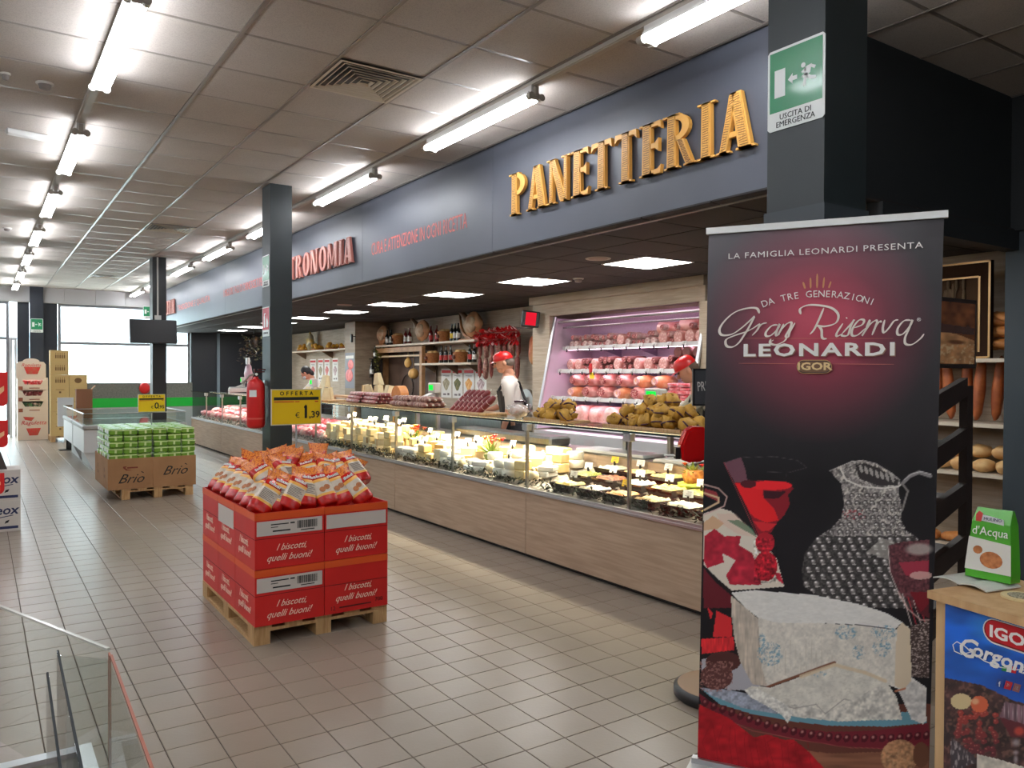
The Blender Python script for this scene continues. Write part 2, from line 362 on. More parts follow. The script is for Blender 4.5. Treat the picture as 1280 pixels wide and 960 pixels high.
# far end: white bulkhead, windows, dark panels
bulk = struct('trim_5', B(-7,21.45,3.13,XF+.06,21.6,ZC+.04), OFFW, 'pale bulkhead above the far windows')
x = -2.3
while x < 3.7: part('panel', B(x+.004,21.41,3.135,min(x+.66,3.7)-.004,21.45,ZC-.002), mat('bulkhead_panel', (176,176,176), .5), bulk); x += .66
DP = mat('dark_blue_panel', (26,32,42), .5)
struct('wall_back', B(.72,21.55,0,.96,21.66,3.14).box(1.23,21.55,0,1.53,21.66,3.14).box(4.52,21.45,0,5.15,21.6,ZD).box(5.22,21.45,0,7.1,21.6,ZD).box(-7,21.55,0,-1.2,21.66,3.14).box(3.765,21.5,ZD,7.1,21.6,ZC+.05), DP, 'dark blue panels between the far windows')
FRM = mat('window_frame_grey', (120,122,126), .4, .3)
def window(name, x0, x1, z0, z1, mulls, trans, label):
    w = struct(name, B(x0,21.5,z0,x0+.06,21.6,z1).box(x1-.06,21.5,z0,x1,21.6,z1).box(x0+.06,21.5,z0,x1-.06,21.6,z0+.06).box(x0+.06,21.5,z1-.06,x1-.06,21.6,z1), FRM, label)
    for i, z in enumerate(trans): part('transom', B(x0+.06,21.51,z-.03,x1-.06,21.59,z+.03), FRM, w)
    for i, x in enumerate(mulls): part('mullion', B(x-.02,21.51,z0+.06,x+.02,21.59,z1-.06), FRM, w)
    xs = [x0+.06]+list(mulls)+[x1-.06]; zs = [z0+.06]+list(trans)+[z1-.06]
    for a, b in zip(xs[:-1], xs[1:]):
        for c, d in zip(zs[:-1], zs[1:]): part('pane', B(a+.02,21.54,c+.02,b-.02,21.55,d-.02), GLASS, w)
    return w
window('window_1', 1.54, 4.5, .15, 3.13, [], [2.2], 'wide far shop window glaring with daylight')
window('window_2', -1.2, .56, .05, 3.13, [-.3], [2.28], 'far window by the left edge')
d = struct('door_1', B(.56,21.5,0,.62,21.6,2.3).box(.66,21.5,0,.71,21.6,2.3).box(.62,21.5,2.24,.66,21.6,2.3), ALU, 'grey door post beside the far left window')
struct('trim_6', B(5.15,21.4,0,5.22,21.5,ZD), mat('pale_blue_post', (120,136,150), .5), 'pale blue post between dark far panels')
# outside: pavement and a pale building across the street
struct('ground_outside', B(-30,21.8,-.2,40,60,-.06), mat('pavement', (190,190,186), .8), 'pale pavement outside the windows')
hb = thing('building', 'pale building across the street seen through the far windows', 'building', (4,40,0))
part('facade', B(-12,0,-.06,10,6,7), mat('pale_facade', (226,236,238), .8), hb)
for k in range(6): part('window', B(-9+3*k,-.05,1.6,-8.2+3*k,0,2.6), mat('far_pane', (170,196,204), .3), hb)
part('canopy', B(-12,-1.2,3.0,10,-.01,3.15), mat('far_canopy', (150,170,178), .6), hb)
# columns
def column(x0, y0, w, d, label, mm, clad=None):
    c = struct('column', B(x0,y0,0,x0+w,y0+d,ZC), mm, label); return c
column(2.55, 1.745, .265, .25, 'dark green square column behind the roll-up banner', DARKCOL)
cc = struct('column', B(2.542,1.737,0,2.823,2.003,2.14), DARKCOL2, 'grey lower cladding of the dark column behind the banner')
column(2.51, 8.21, .23, .28, 'dark green square column with the fire extinguisher', DARKCOL)
column(2.45, 14.6, .22, .27, 'dark square column carrying the television', mat('near_black_paint', (22,24,26), .45))
column(.962, 21.3, .268, .2, 'dark blue far column with an exit sign', DP)
# ---------------- ceiling fittings ----------------
TUBE = glow('fluorescent_tube_light', (244,248,255), TUBE_W); PANG = glow('panel_light', (255,253,250), PANEL_W)
GREYCAP = mat('lamp_cap_grey', (170,164,154), .5); RAILM = mat('trunking', (176,170,160), .4)
def make_lamp():
    t = thing('fluorescent_lamp', 'x', 'ceiling lamp', (0,0,0))
    part('batten', MB().box(-.03,-.75,.03,.03,.75,.075).box(-.05,-.74,.018,.05,.74,.032), WHITE, t)
    for s in (-1, 1): part('tube', MB().cyl((s*.042,-.735,-.004),(s*.042,.735,-.004),.0145,None,10), TUBE, t)
    for s in (-1, 1):
        mb = MB().cyl((-.042,s*.735,-.004),(-.042,s*.775,-.004),.024).cyl((.042,s*.735,-.004),(.042,s*.775,-.004),.024).box(-.042,s*.74,-.018,.042,s*.77,.01).box(-.015,s*.745,.0,.015,s*.775,.06)
        part('end_cap', mb, GREYCAP, t)
    return t
lamp = None
for row, x in (('left', .66), ('middle', 3.11), ('far', -1.8), ('far', -4.25)):
    ysr = [-1.95, .64, 3.42, 5.98, 8.45, 11.0, 13.55, 16.1, 18.65] if row != 'middle' else [-3.25, -.65, 1.95+.55, 5.08, 7.68, 10.3, 12.9, 15.5, 18.1, 20.5]
    if row == 'left': ysr = [-2.1, .45, 3.05+.55, 5.1, 7.73, 10.2, 12.85, 15.4, 18.0, 20.3]; ysr = [-2.6, -.05, 2.5, 5.08, 7.73, 10.2, 12.8, 15.35, 17.95, 20.3]
    for i, y in enumerate(ysr):
        lab = {'left': f'{ORD[i]} fluorescent tube lamp along the ceiling row over the left aisle', 'middle': f'{ORD[i]} fluorescent tube lamp on the ceiling rail beside the blue-grey fascia'}.get(row)
        if row == 'far': lab = f'{ORD[i]} fluorescent tube lamp over the {"next" if x > -3 else "outer"} aisle'
        if lamp is None: lamp = make_lamp(); lamp['label'] = lab; lamp['group'] = 'fluorescent lamps over the left aisle'; lamp.location = (x,y,ZC-.105)
        else: dup(lamp, (x,y,ZC-.105), 0, lab, {'left':'fluorescent lamps over the left aisle','middle':'fluorescent lamps beside the fascia','far':'fluorescent lamps over the other aisles'}[row])
for x, lab in ((.66, 'left'), (3.11, 'right'), (-1.8, 'second'), (-4.25, 'third')):
    single('lamp_rail', MB().box(x-.03,-4.5,ZC-.03,x+.03,21.35,ZC-.002).box(x-.018,-4.5,ZC-.034,x+.018,21.35,ZC-.03), RAILM,
        {'left':'long pale ceiling rail carrying the left aisle lamps','right':'long pale ceiling rail carrying the lamps beside the fascia','second':'long pale ceiling rail over the next aisle','third':'long pale ceiling rail over the outer aisle'}[lab], 'lamp rail', group='ceiling lamp rails')
for i, (x, y) in enumerate(PANELS):
    t = thing('panel_light', f'square flush light panel in the black ceiling, {ORD[i]} from the banner end', 'ceiling light', (x,y,ZD), group='flush light panels over the counters')
    part('frame', MB().box(-.3,-.3,-.004,.3,-.285,.02).box(-.3,.285,-.004,.3,.3,.02).box(-.3,-.285,-.004,-.285,.285,.02).box(.285,-.285,-.004,.3,.285,.02), WHITE, t)
    part('diffuser', B(-.285,-.285,-.001,.285,.285,.012), PANG, t)
for i, (x, y) in enumerate(VENTS):
    t = thing('ceiling_vent', ['square louvred ceiling vent nearest the banner, between two tiles','square louvred ceiling vent in front of the television column','small looking louvred ceiling vent near the far bulkhead'][i], 'ceiling vent', (x,y,ZC), group='ceiling air vents')
    part('plate', B(-.3,-.3,.01,.3,.3,.018), BLACK, t)
    for k in range(7):
        a = .29-.04*k; mb = MB()
        for q in range(4):
            mb.M = Matrix.Rotation(q*math.pi/2, 4, 'Z')
            w = .007 if k else .020
            mb.add([(-a,-a,-.012),(a,-a,-.012),(a-w,-a+w,-.012),(-a+w,-a+w,-.012),(-a+.012,-a+.022,.0),(a-.012,-a+.022,.0),(-a+w+.012,-a+w+.012,.0),(a-w-.012,-a+w+.012,.0)] , [(0,1,2,3),(3,2,7,6)])
        part('louvre', mb, mat('vent_cream', (196,184,164), .5), t)
def detector(x, y, z, label, r=.055):
    t = thing('smoke_detector', label, 'smoke detector', (x,y,z))
    part('base', MB().lathe([(r*.9,-.012),(r,-.008),(r,0)], 20), OFFW, t); part('sensor', MB().lathe([(r*.35,-.045),(r*.6,-.04),(r*.7,-.02),(r*.75,-.012)], 20), mat('sensor', (120,112,108), .5), t)
detector(.377, 6.26, ZC, 'round smoke detector by the second lamp of the left row'); detector(.15, 6.2, ZC, 'small round button detector at the left edge of the ceiling', .03)
detector(.32, 12.84, ZC, 'far small smoke detector left of the lamp row'); detector(5.32, 6.6, ZD, 'pale smoke detector on the black ceiling beside a light panel', .06)
for (x, y, l) in ((4.545,5.36,'near'), (4.54,11.2,'far')):
    t = thing('ceiling_speaker', f'flat round ceiling speaker in the black ceiling, {l} one', 'speaker', (x,y,ZD)); part('grille', MB().lathe([(.08,-.008),(.085,-.004),(.1,0)], 24), mat('speaker_grille', (150,132,122), .6), t)
    part('ring', MB().lathe([(.1,-.003),(.112,-.006),(.115,0)], 24), mat('speaker_ring', (170,160,150), .5), t)
single('emergency_light', MB().rbox(-.15,-.03,-.05,.15,.03,0,.01), WHITE, 'slim white emergency lamp across the ceiling left of the lamps', 'emergency lamp', (.33,7.6,ZC-.001), R(10))
# ---------------- signs on the columns ----------------
def exit_sign(name_label, loc, rot, w=.25, h=.31, group='green emergency exit signs'):
    t = thing('exit_sign', name_label, 'exit sign', loc, group=group, rot=rot)   # faces local -Y
    k = w/.25
    part('plate', MB().prism([(-w/2+.01,-h/2),(w/2-.01,-h/2),(w/2,-h/2+.01),(w/2,h/2-.01),(w/2-.01,h/2),(-w/2+.01,h/2),(-w/2,h/2-.01),(-w/2,-h/2+.01)], .003), SIGNWHITE, t)
    part('green_field', MB().box(-w/2+.01*k,-.0006,-h/2+.07*k,w/2-.01*k,.0001,h/2-.01*k), SIGNGREEN, t)
    z = .025*k
    part('door_symbol', MB().box(-.093*k,-.0012,z-.055*k,-.045*k,-.0005,z+.05*k), SIGNWHITE, t)
    part('arrow', MB().prism([(-.033*k,z),(-.012*k,z+.02*k),(-.012*k,z+.008*k),(.008*k,z+.008*k),(.008*k,z-.008*k),(-.012*k,z-.008*k),(-.012*k,z-.02*k)], .0006, off=-.0012), SIGNWHITE, t)
    man = MB(); P = lambda pts: man.prism([(a*k,b*k+z) for a, b in pts], .0006, off=-.0012)
    man.cyl((.034*k,-.0012,z+.035*k),(.034*k,-.0006,z+.035*k),.0095*k,None,12)
    P([(.042,.026),(.07,.03),(.064,.0),(.05,-.008),(.036,-.004)]); P([(.066,.03),(.088,.018),(.082,.008),(.064,.02)]); P([(.03,-.002),(.052,.004),(.05,-.012),(.044,-.045),(.034,-.045),(.036,-.014),(.026,-.008)])
    P([(.05,0),(.066,-.012),(.088,-.018),(.09,-.03),(.062,-.026),(.046,-.012)]); P([(.044,.024),(.026,.012),(.03,.004),(.048,.012)])
    part('running_figure', man, SIGNWHITE, t)
    text('USCITA DI', .03*k, INK, t, (0,-.0008,-h/2+.047*k)); text('EMERGENZA', .03*k, INK, t, (0,-.0008,-h/2+.02*k)); return t
exit_sign('green emergency exit sign on the big column above the banner', (2.545,1.866,2.606), (0,0,R(-90)))
exit_sign('narrow-looking green exit sign on the column above the extinguisher', (2.505,8.35,2.585), (0,0,R(-90)), .24, .33)
exit_sign('small green exit sign on the far dark column', (1.098,21.295,2.585), (0,0,0), .25, .32)
exit_sign('green exit sign on the far pillar behind the television', (3.5,21.405,3.0), (0,0,0), .25, .32)
t = thing('extinguisher_sign', 'red fire extinguisher sign on the column above the extinguisher', 'safety sign', (2.505,8.35,2.05), rot=(0,0,R(-90)))
part('plate', MB().box(-.12,0,-.155,.12,.003,.155), SIGNWHITE, t); part('red_field', MB().box(-.11,-.0006,-.085,.11,.0001,.145), mat('sign_red', (190,30,50), .4), t)
part('extinguisher_symbol', MB().box(-.07,-.0012,-.06,-.025,-.0005,.06).box(-.06,-.0012,.06,-.035,-.0005,.09).box(-.035,-.0012,.08,0,-.0005,.09), SIGNWHITE, t)
part('flame_symbol', MB().prism([(.02,-.06),(.07,-.06),(.085,-.02),(.07,.03),(.06,0),(.05,.07),(.035,.02),(.02,.04),(.012,-.02)], .0006, off=-.0012), SIGNWHITE, t)
text('ESTINTORE', .03, INK, t, (0,-.0008,-.12))
# extinguisher hung on the column
t = thing('fire_extinguisher', 'red fire extinguisher hung on the dark column', 'fire extinguisher', (2.40,8.35,.93))
part('cylinder', MB().lathe([(.06,0),(.085,.012),(.092,.04),(.092,.42),(.085,.47),(.06,.50),(.028,.52),(.024,.54)], 24), RED, t)
part('lower_band', MB().lathe([(.0925,.095),(.0935,.10),(.0935,.105),(.0925,.11)], 24), mat('faded_band', (205,90,80), .5), t)
part('valve', MB().cyl((0,0,.53),(0,0,.575),.02).box(-.02,-.012,.56,.05,.012,.585), BLACK, t)
part('handle', MB().box(-.02,-.008,.585,.09,.008,.597).box(.02,-.008,.61,.1,.008,.622).box(-.02,-.008,.585,-.005,.008,.622), mat('lever_red', (90,24,20), .4), t)
part('gauge', MB().cyl((0,-.02,.565),(0,-.03,.565),.014), SIGNWHITE, t)
part('hose', MB().tube([(-.02,0,.565),(-.07,0,.55),(-.11,-.01,.50),(-.15,-.03,.47)], .011), mat('hose_grey', (150,140,132), .5), t)
mb = MB(); mb.add([(.0936*math.cos(a), .0936*math.sin(a), z) for z in (.33,.40) for a in [R(-150+8*k) for k in range(7)]], [(k,k+1,8+k,7+k) for k in range(6)])
part('label', mb, SIGNWHITE, t); part('bracket', B(.085,-.03,.44,.11,.03,.50), STEEL, t)
# television on the second column
t = thing('television', 'flat black television on the dark column, tilted down', 'television', (2.40,14.22,2.19), rot=(R(-10),0,R(2)))
part('casing', MB().rbox(-.365,-.03,-.2,.365,.03,.2,.01), BLACK, t); part('screen', B(-.345,-.032,-.185,.345,-.029,.18), mat('screen_off', (8,8,10), .45), t)
part('wall_arm', MB().box(.08,.03,-.05,.25,.36,.05), BLACK, t)
single('cable_conduit', MB().box(-.012,-.02,-1.0,.012,0,0).box(-.05,-.05,-1.09,.05,0,-1.0), OFFW, 'thin white cable conduit with a socket box above the television', 'conduit', (2.53,14.599,ZC))
# ---------------- writing on the fascia ----------------
GOLD = mat('gold_letter_face', (222,170,84), .5, c2=(196,140,62), scale=30, stretch=(1,9,1)); GRIM = mat('gold_letter_rim', (226,168,80), .5)
PINKF = mat('salmon_letter_face', (226,180,166), .5, c2=(214,158,146), scale=30, stretch=(1,9,1)); PRIM = mat('salmon_letter_rim', (190,120,108), .5)
SCR = mat('letter_scribble', (120,80,40), .6); SCRP = mat('letter_scribble_pink', (190,100,90), .6)
def stem(x, w=.2): return [(x,0),(x+w,0),(x+w*.94,1),(x+w*.06,1)]
def arc(cx, cz, rx, rz, a0, a1, n=10): return [(cx+rx*math.cos(R(a0+(a1-a0)*k/n)), cz+rz*math.sin(R(a0+(a1-a0)*k/n))) for k in range(n+1)]
def serif(x0, x1, z): return [(x0-.04,z-.0),(x1+.04,z),(x1+.03,z+.035),(x0-.03,z+.035)]
GL = {
 'P': (.56,[stem(.06,.2), [(.2,.93)]+arc(.24,.72,.3,.26,88,-88)+[(.2,.46),(.2,.55)]+arc(.24,.72,.14,.16,-88,88)+[(.2,.88)], serif(.04,.28,0), serif(.0,.3,.965)]),
 'A': (.62,[[(.02,0),(.16,0),(.34,1),(.22,1)], [(.22,1),(.42,1),(.62,0),(.38,0)], [(.12,.24),(.5,.24),(.48,.33),(.14,.33)], serif(.0,.18,0), serif(.37,.64,0)]),
 'N': (.66,[stem(.05,.11), [(.05,1),(.22,1),(.6,0),(.4,0)], stem(.5,.11), serif(.02,.2,0), serif(.46,.66,.965), serif(.0,.2,.965)]),
 'E': (.5,[stem(.06,.22), [(.2,0),(.48,0),(.5,.16),(.42,.09),(.2,.09)], [(.2,.91),(.42,.91),(.5,.84),(.48,1),(.2,1)], [(.2,.5),(.36,.5),(.44,.42),(.44,.68),(.36,.6),(.2,.6)], serif(.03,.3,0), serif(.03,.3,.965)]),
 'T': (.56,[stem(.18,.2), [(.0,.82),(.08,.9),(.48,.9),(.56,.82),(.54,1),(.02,1)], serif(.15,.41,0)]),
 'R': (.64,[stem(.06,.2), [(.2,.93)]+arc(.24,.74,.3,.25,88,-88)+[(.2,.48),(.2,.56)]+arc(.24,.74,.15,.15,-88,88)+[(.2,.88)], [(.26,.52),(.42,.5),(.6,.06),(.66,.0),(.48,0)], serif(.04,.28,0), serif(.46,.66,0), serif(.0,.3,.965)]),
 'I': (.34,[stem(.07,.2), serif(.03,.31,0), serif(.03,.31,.965)]),
 'O': (.66,[arc(.33,.5,.31,.5,90,270)+arc(.33,.5,.12,.38,270,90), arc(.33,.5,.31,.5,-90,90)+arc(.33,.5,.1,.38,90,-90)]),
 'M': (.78,[stem(.04,.11), [(.04,1),(.2,1),(.44,.1),(.34,.1)], [(.34,.1),(.42,.1),(.66,1),(.56,1)], stem(.56,.2), serif(.0,.18,0), serif(.52,.78,0)]),
 'S': (.5,[arc(.26,.74,.22,.26,20,270,8)+arc(.26,.74,.08,.14,270,20,8), arc(.26,.26,.22,.26,90,-160,8)+arc(.26,.26,.08,.14,-160,90,8)]),
 'G': (.64,[arc(.34,.5,.32,.5,50,310,12)+arc(.34,.5,.12,.36,310,50,12), [(.34,.4),(.6,.4),(.6,.08),(.46,.08),(.46,.3),(.34,.3)]]),
 'C': (.58,[arc(.34,.5,.32,.5,50,310,12)+arc(.34,.5,.12,.36,310,50,12)]),
 'L': (.48,[stem(.06,.2), [(.2,0),(.46,0),(.48,.2),(.4,.1),(.2,.1)], serif(.03,.29,.965)]),
}
def word(s, y0, y1, z0, h, face, rim, scr, label, depth=.03, gap=.07):
    tot = sum(GL[c][0]+gap for c in s)-gap; k = (y0-y1)/tot     # runs from large y (left in view) to small y
    t = thing('shop_sign', label, 'sign', (XF,y0,z0)); x = 0
    for c in s:
        w, polys = GL[c]; L = MB(); Fc = MB(); Sc = MB()
        for i, p in enumerate(polys):
            q = [(-(x+a)*k, b*h) for a, b in p]
            L.prism(q, depth, plane='YZ', off=-depth-.012)
            cx = sum(a for a, b in q)/len(q); cz = sum(b for a, b in q)/len(q)
            if len(q) <= 8 and abs(max(b for a,b in q)-min(b for a,b in q)) > .3*h:
                Fc.prism([(cx+(a-cx)*.78, cz+(b-cz)*.93) for a, b in q], .004, plane='YZ', off=-depth-.016)
                zs = [b for a, b in q]; n = 22
                for j in range(n):
                    f = (j+.5)/n; zz = min(zs)+(max(zs)-min(zs))*(.04+.92*f)
                    xs = []
                    for (a0,b0),(a1,b1) in zip(q, q[1:]+q[:1]):
                        if (b0-zz)*(b1-zz) < 0: xs.append(a0+(a1-a0)*(zz-b0)/(b1-b0))
                    if len(xs) == 2:
                        lo, hi = sorted(xs); m_ = (hi-lo)*.2; r_ = random.uniform(-.004,.004)
                        Sc.prism([(lo+m_,zz+r_),(hi-m_,zz-r_),(hi-m_,zz-r_+.0035),(lo+m_,zz+r_+.0035)], .002, plane='YZ', off=-depth-.018)
        L.sm = [False]*len(L.sm); lo = part('letter', L, rim, t)
        if Fc.v: part('letter_face', Fc, face, lo)
        if Sc.v: part('scribble', Sc, scr, lo)
        x += w+gap
    return t
word('PANETTERIA', 5.455, 2.975, 2.822, .342, GOLD, GRIM, SCR, 'raised golden capital letters spelling PANETTERIA on the fascia')
word('GASTRONOMIA', 11.95, 8.81, 2.825, .318, PINKF, PRIM, SCRP, 'raised salmon capital letters spelling GASTRONOMIA on the fascia')
word('MACELLERIA', 22.0-.75, 19.15, 2.86, .33, PINKF, PRIM, SCRP, 'raised reddish capital letters at the far end of the fascia')
def slogan(s, y0, y1, z, h, label):
    t = thing('slogan_lettering', label, 'sign', (XF-.0012, (y0+y1)/2, z)); o = text(s, h*1.35, mat('slogan_red', (206,104,96), .6), t, (0,0,0), FACE_MX, .0008)
    bpy.context.view_layer.update(); w = o.dimensions.x; o.scale = ((y0-y1)/w, 1, 1)
slogan('CURA E ATTENZIONE IN OGNI RICETTA', 8.34, 6.22, 2.91, .15, 'thin red slogan between the salmon and the golden letters')
slogan('I MIGLIORI TAGLI DI CARNE SCELTI PER VOI', 14.9, 12.2, 2.95, .14, 'thin red slogan left of the extinguisher column'); slogan('TRADIZIONE E QUALITA', 18.95, 15.95, 2.95, .13, 'faint far red slogan near the television')
# ---------------- refrigerated counters ----------------
ML = 2.46; Y0 = 2.81; LEDW = glow('counter_strip_light', (255,226,180), 6)
DECK = mat('counter_deck', (150,140,126), .5); RUBBER = mat('dark_plinth', (24,22,20), .7)
def deck_z(x): return .565+(x-XF-.06)*.2
def make_counter():
    t = thing('display_counter', 'x', 'display counter', (XF,Y0,0))
    part('cabinet', MB().box(.02,.001,.03,1.12,ML-.001,.54).box(.04,.001,0,1.1,ML-.001,.03), RUBBER, t)
    part('front_panel', B(0,.003,.035,.02,ML-.003,.54), WOODL, t)
    part('bottom_rail', MB().box(-.016,0,.54,.03,ML,.556).box(-.008,0,.556,.014,ML,.575), ALU, t)
    mb = MB(); mb.add([(.03,.002,.56),(.03,ML-.002,.56),(.76,ML-.002,.705),(.76,.002,.705),(.03,.002,.545),(.03,ML-.002,.545),(.76,ML-.002,.545),(.76,.002,.545)], [(0,1,2,3),(7,6,5,4),(0,3,7,4),(1,5,6,2),(2,6,7,3),(0,4,5,1)])
    part('display_deck', mb, DECK, t)
    part('rear_board', B(.76,.002,.545,.785,ML-.002,.80), WOODL, t); part('work_ledge', MB().box(.785,.002,.54,1.12,ML-.002,.79).box(.76,.002,.80,1.14,ML-.002,.812), STEEL, t)
    for k in (0, 1):
        y = k*ML/2
        part('glass_pane', B(0,y+.012,.575,.006,y+ML/2-.012,1.105), GLASS, t)
        p = part('post', MB().box(.012,y+.004,.56,.036,y+.024,1.10), STEEL, t)
        part('clamp', MB().rbox(-.01,y-.025,1.045,.045,y+.045,1.105,.005).cyl((-.012,y-.012,1.08),(.0,y-.012,1.08),.012).cyl((-.012,y+.032,1.08),(.0,y+.032,1.08),.012), ALU, p)
    part('glass_shelf', B(-.005,.002,1.108,.46,ML-.002,1.118), thin_glass('shelf_glass', (240,246,243), .2), t)
    part('shelf_edge', B(-.012,.002,1.106,-.005,ML-.002,1.12), mat('glass_edge_dark', (30,46,44), .15), t)
    part('light_channel', B(.36,.01,1.085,.42,ML-.01,1.106), ALU, t); part('light_strip', B(.365,.02,1.081,.415,ML-.02,1.0845), LEDW, t)
    return t
cn = ['deli section counter nearest the banner','cheese counter section holding the flower basket','cheese counter section behind the red biscuit pallet','meat counter section beside the extinguisher column','meat counter section beyond the extinguisher column','farthest meat counter section with glass end']
for k in range(6):
    lab = 'glazed wood-fronted '+cn[k]
    if k == 0: ctr = make_counter(); ctr['label'] = lab; ctr['group'] = 'glazed display counters'; o = ctr
    else: o = dup(ctr, (XF,Y0+ML*k,0), 0, lab, 'glazed display counters')
    ld = bpy.data.lights.new('counter_light', 'AREA'); ld.shape = 'RECTANGLE'; ld.size = .05; ld.size_y = ML-.1
    ld.color = (1,.84,.62) if k < 3 else (1,.86,.84); ld.energy = STRIP_W*(1.25 if k == 1 else 1.1 if k == 2 else .42 if k == 0 else .3)
    ld.spread = R(128); lo = bpy.data.objects.new('counter_light', ld); COL.objects.link(lo); lo.location = (XF+.39,Y0+ML*(k+.5),1.079)
part('end_panel', MB().box(0,-.025,.0,1.12,0,.56).box(.03,-.02,.56,.8,-.012,1.1), WOODL, ctr)
single('counter_end_glass', MB().box(0,Y0+6*ML+.002,.0,1.12,Y0+6*ML+.03,.56), WOODL, 'end board closing the far meat counter', 'counter end', (XF,0,0))
GLEAF = mat('dark_leaf', (20,28,13), .6, c2=(36,46,20), scale=30)
for k in range(6):
    mb = MB(); rnd = random.Random(k)
    for j in range(420 if k < 3 else 150):
        x = rnd.uniform(.03,.11); y = rnd.uniform(.04,ML-.04); z = .566+rnd.uniform(0,.07); a = rnd.uniform(0,6.3); l = rnd.uniform(.03,.06); q = rnd.uniform(-.4,.9)
        d = Vector((math.cos(a)*.4, math.sin(a), q)).normalized()*l; w = Vector((-d.y,d.x,0)).normalized()*l*.22 if abs(d.x)+abs(d.y) > 1e-4 else Vector((.01,0,0))
        p = Vector((max(x,.055),y,z)); d.x = max(d.x, .02-p.x) ; mid = p+d*.5+Vector((0,0,.004)); mb.add([p, mid+w, p+d, mid-w, mid-Vector((0,0,.006))], [(0,1,4),(1,2,4),(2,3,4),(3,0,4)])
    g = single('leaf_garland', mb, GLEAF, 'dark green leaf garland along the foot of the glass, '+cn[k].split(' counter')[0]+f' {ORD[k]} from the banner', 'foliage', (XF,Y0+ML*k,0)); g['kind'] = 'stuff'
# --- price cards ---
def make_card(m, w=.07, h=.05):
    t = thing('price_card', 'x', 'price tag', (0,0,0))
    part('card', MB().add([(-.012,-w/2,.03),(-.012,w/2,.03),(.006,w/2,.03+h),(.006,-w/2,.03+h),(-.010,-w/2,.03),(-.010,w/2,.03),(.008,w/2,.03+h),(.008,-w/2,.03+h)], [(0,3,2,1),(4,5,6,7),(0,1,5,4),(2,3,7,6),(1,2,6,5),(3,0,4,7)]), m, t)
    part('holder', MB().box(-.014,-.008,0,-.004,.008,.04), BLACK, t)
    mb = MB()
    for r_ in range(3): mb.add([(-.0128+.006*r_,-w*.32,.042+.012*r_),(-.0128+.006*r_,w*(.32-.12*r_),.042+.012*r_),(-.0118+.006*r_,w*(.32-.12*r_),.045+.012*r_),(-.0118+.006*r_,-w*.32,.045+.012*r_)], [(0,1,2,3)])
    part('handwriting', mb, mat('grey_ink', (90,90,96), .6), t); return t
cw = make_card(PAPER); cy_ = make_card(YELLOW); cw['label'] = 'white price card on a deli bowl, nearest the banner'; cw['group'] = 'white price cards in the counter'
cy_['label'] = 'yellow price card standing among the deli bowls'; cy_['group'] = 'yellow price cards'
ncard = [0, 0]
def card(x, y, z, lab=None, yellow=False, rz=None):
    p = cy_ if yellow else cw; i = 1 if yellow else 0; rz = random.uniform(-.25,.25)+R(20) if rz is None else rz; ncard[i] += 1
    if ncard[i] == 1: p.location = (x,y,z); p.rotation_euler = (0,0,rz); o = p
    else: o = dup(p, (x,y,z), rz)
    if lab: o['label'] = lab
    return o
# --- deli bowls ---
BOWL = mat('dark_bowl', (46,18,14), .18, coat=.4); foods = [('yellow potato salad',(226,192,96),(240,214,130)),('white mayonnaise salad',(236,230,206),(220,205,170)),('red bean salad',(120,36,34),(190,150,130)),('green olives',(96,100,40),(150,150,70)),('orange seafood salad',(214,126,60),(236,190,130)),('cream pasta salad',(230,208,160),(206,170,110)),('dark aubergine slices',(90,50,36),(150,96,60))]
def food_mb(w, d, seed, amp=.012):
    mb = MB(); n, m_ = 9, 8; rnd = random.Random(seed); vs = []
    for i in range(n):
        for j in range(m_):
            e = min(i,n-1-i,j,m_-1-j); vs.append((-w/2+w*i/(n-1), -d/2+d*j/(m_-1), .0 if e == 0 else .012+rnd.uniform(0,amp*1.4)))
    return mb.add(vs, [(i*m_+j,(i+1)*m_+j,(i+1)*m_+j+1,i*m_+j+1) for i in range(n-1) for j in range(m_-1)], 0, False)
protos = {}
def bowl(k, x, y, w, d, h, lab, rz=0):
    z = deck_z(x-w/2-.02)+.004; key = (round(w,2),round(d,2),round(h,2))
    if key not in protos:
        mb = MB(); o_, i_ = [], []
        for (f, zz) in ((.8,0),(1,h)): o_ += [(-w/2*f,-d/2*f,zz),(w/2*f,-d/2*f,zz),(w/2*f,d/2*f,zz),(-w/2*f,d/2*f,zz)]
        g = .92
        for (f, zz) in ((g,h),(.78,h*.5)): o_ += [(-w/2*f,-d/2*f,zz),(w/2*f,-d/2*f,zz),(w/2*f,d/2*f,zz),(-w/2*f,d/2*f,zz)]
        fs = [(3,2,1,0),(12,13,14,15)]
        for k_ in range(3):
            for j in range(4): fs.append((k_*4+j,k_*4+(j+1)%4,(k_+1)*4+(j+1)%4,(k_+1)*4+j))
        mb.add(o_, fs); protos[key] = mb.mesh('bowl', BOWL)
    t = thing('salad_bowl', lab, 'bowl', (x,y,z), rz, 'dark salad bowls in the deli counter'); link('bowl', protos[key], t)
    nm, c1, c2 = foods[k]; part('food', food_mb(w*.88,d*.88,int(y*100)+k), mat('food_'+nm.replace(' ','_'), c1, .4, c2=c2, scale=45, contrast=(.45,.55)), t, nm, loc=(0,0,h*.8)); return t, z
rnd = random.Random(3)
rows = [(3.90,'front'),(4.14,'middle'),(4.36,'rear')]; seq = [[2,0,1,5,4,1,0],[0,5,3,0,1,6,3],[4,6,2,6,0,5,1]]
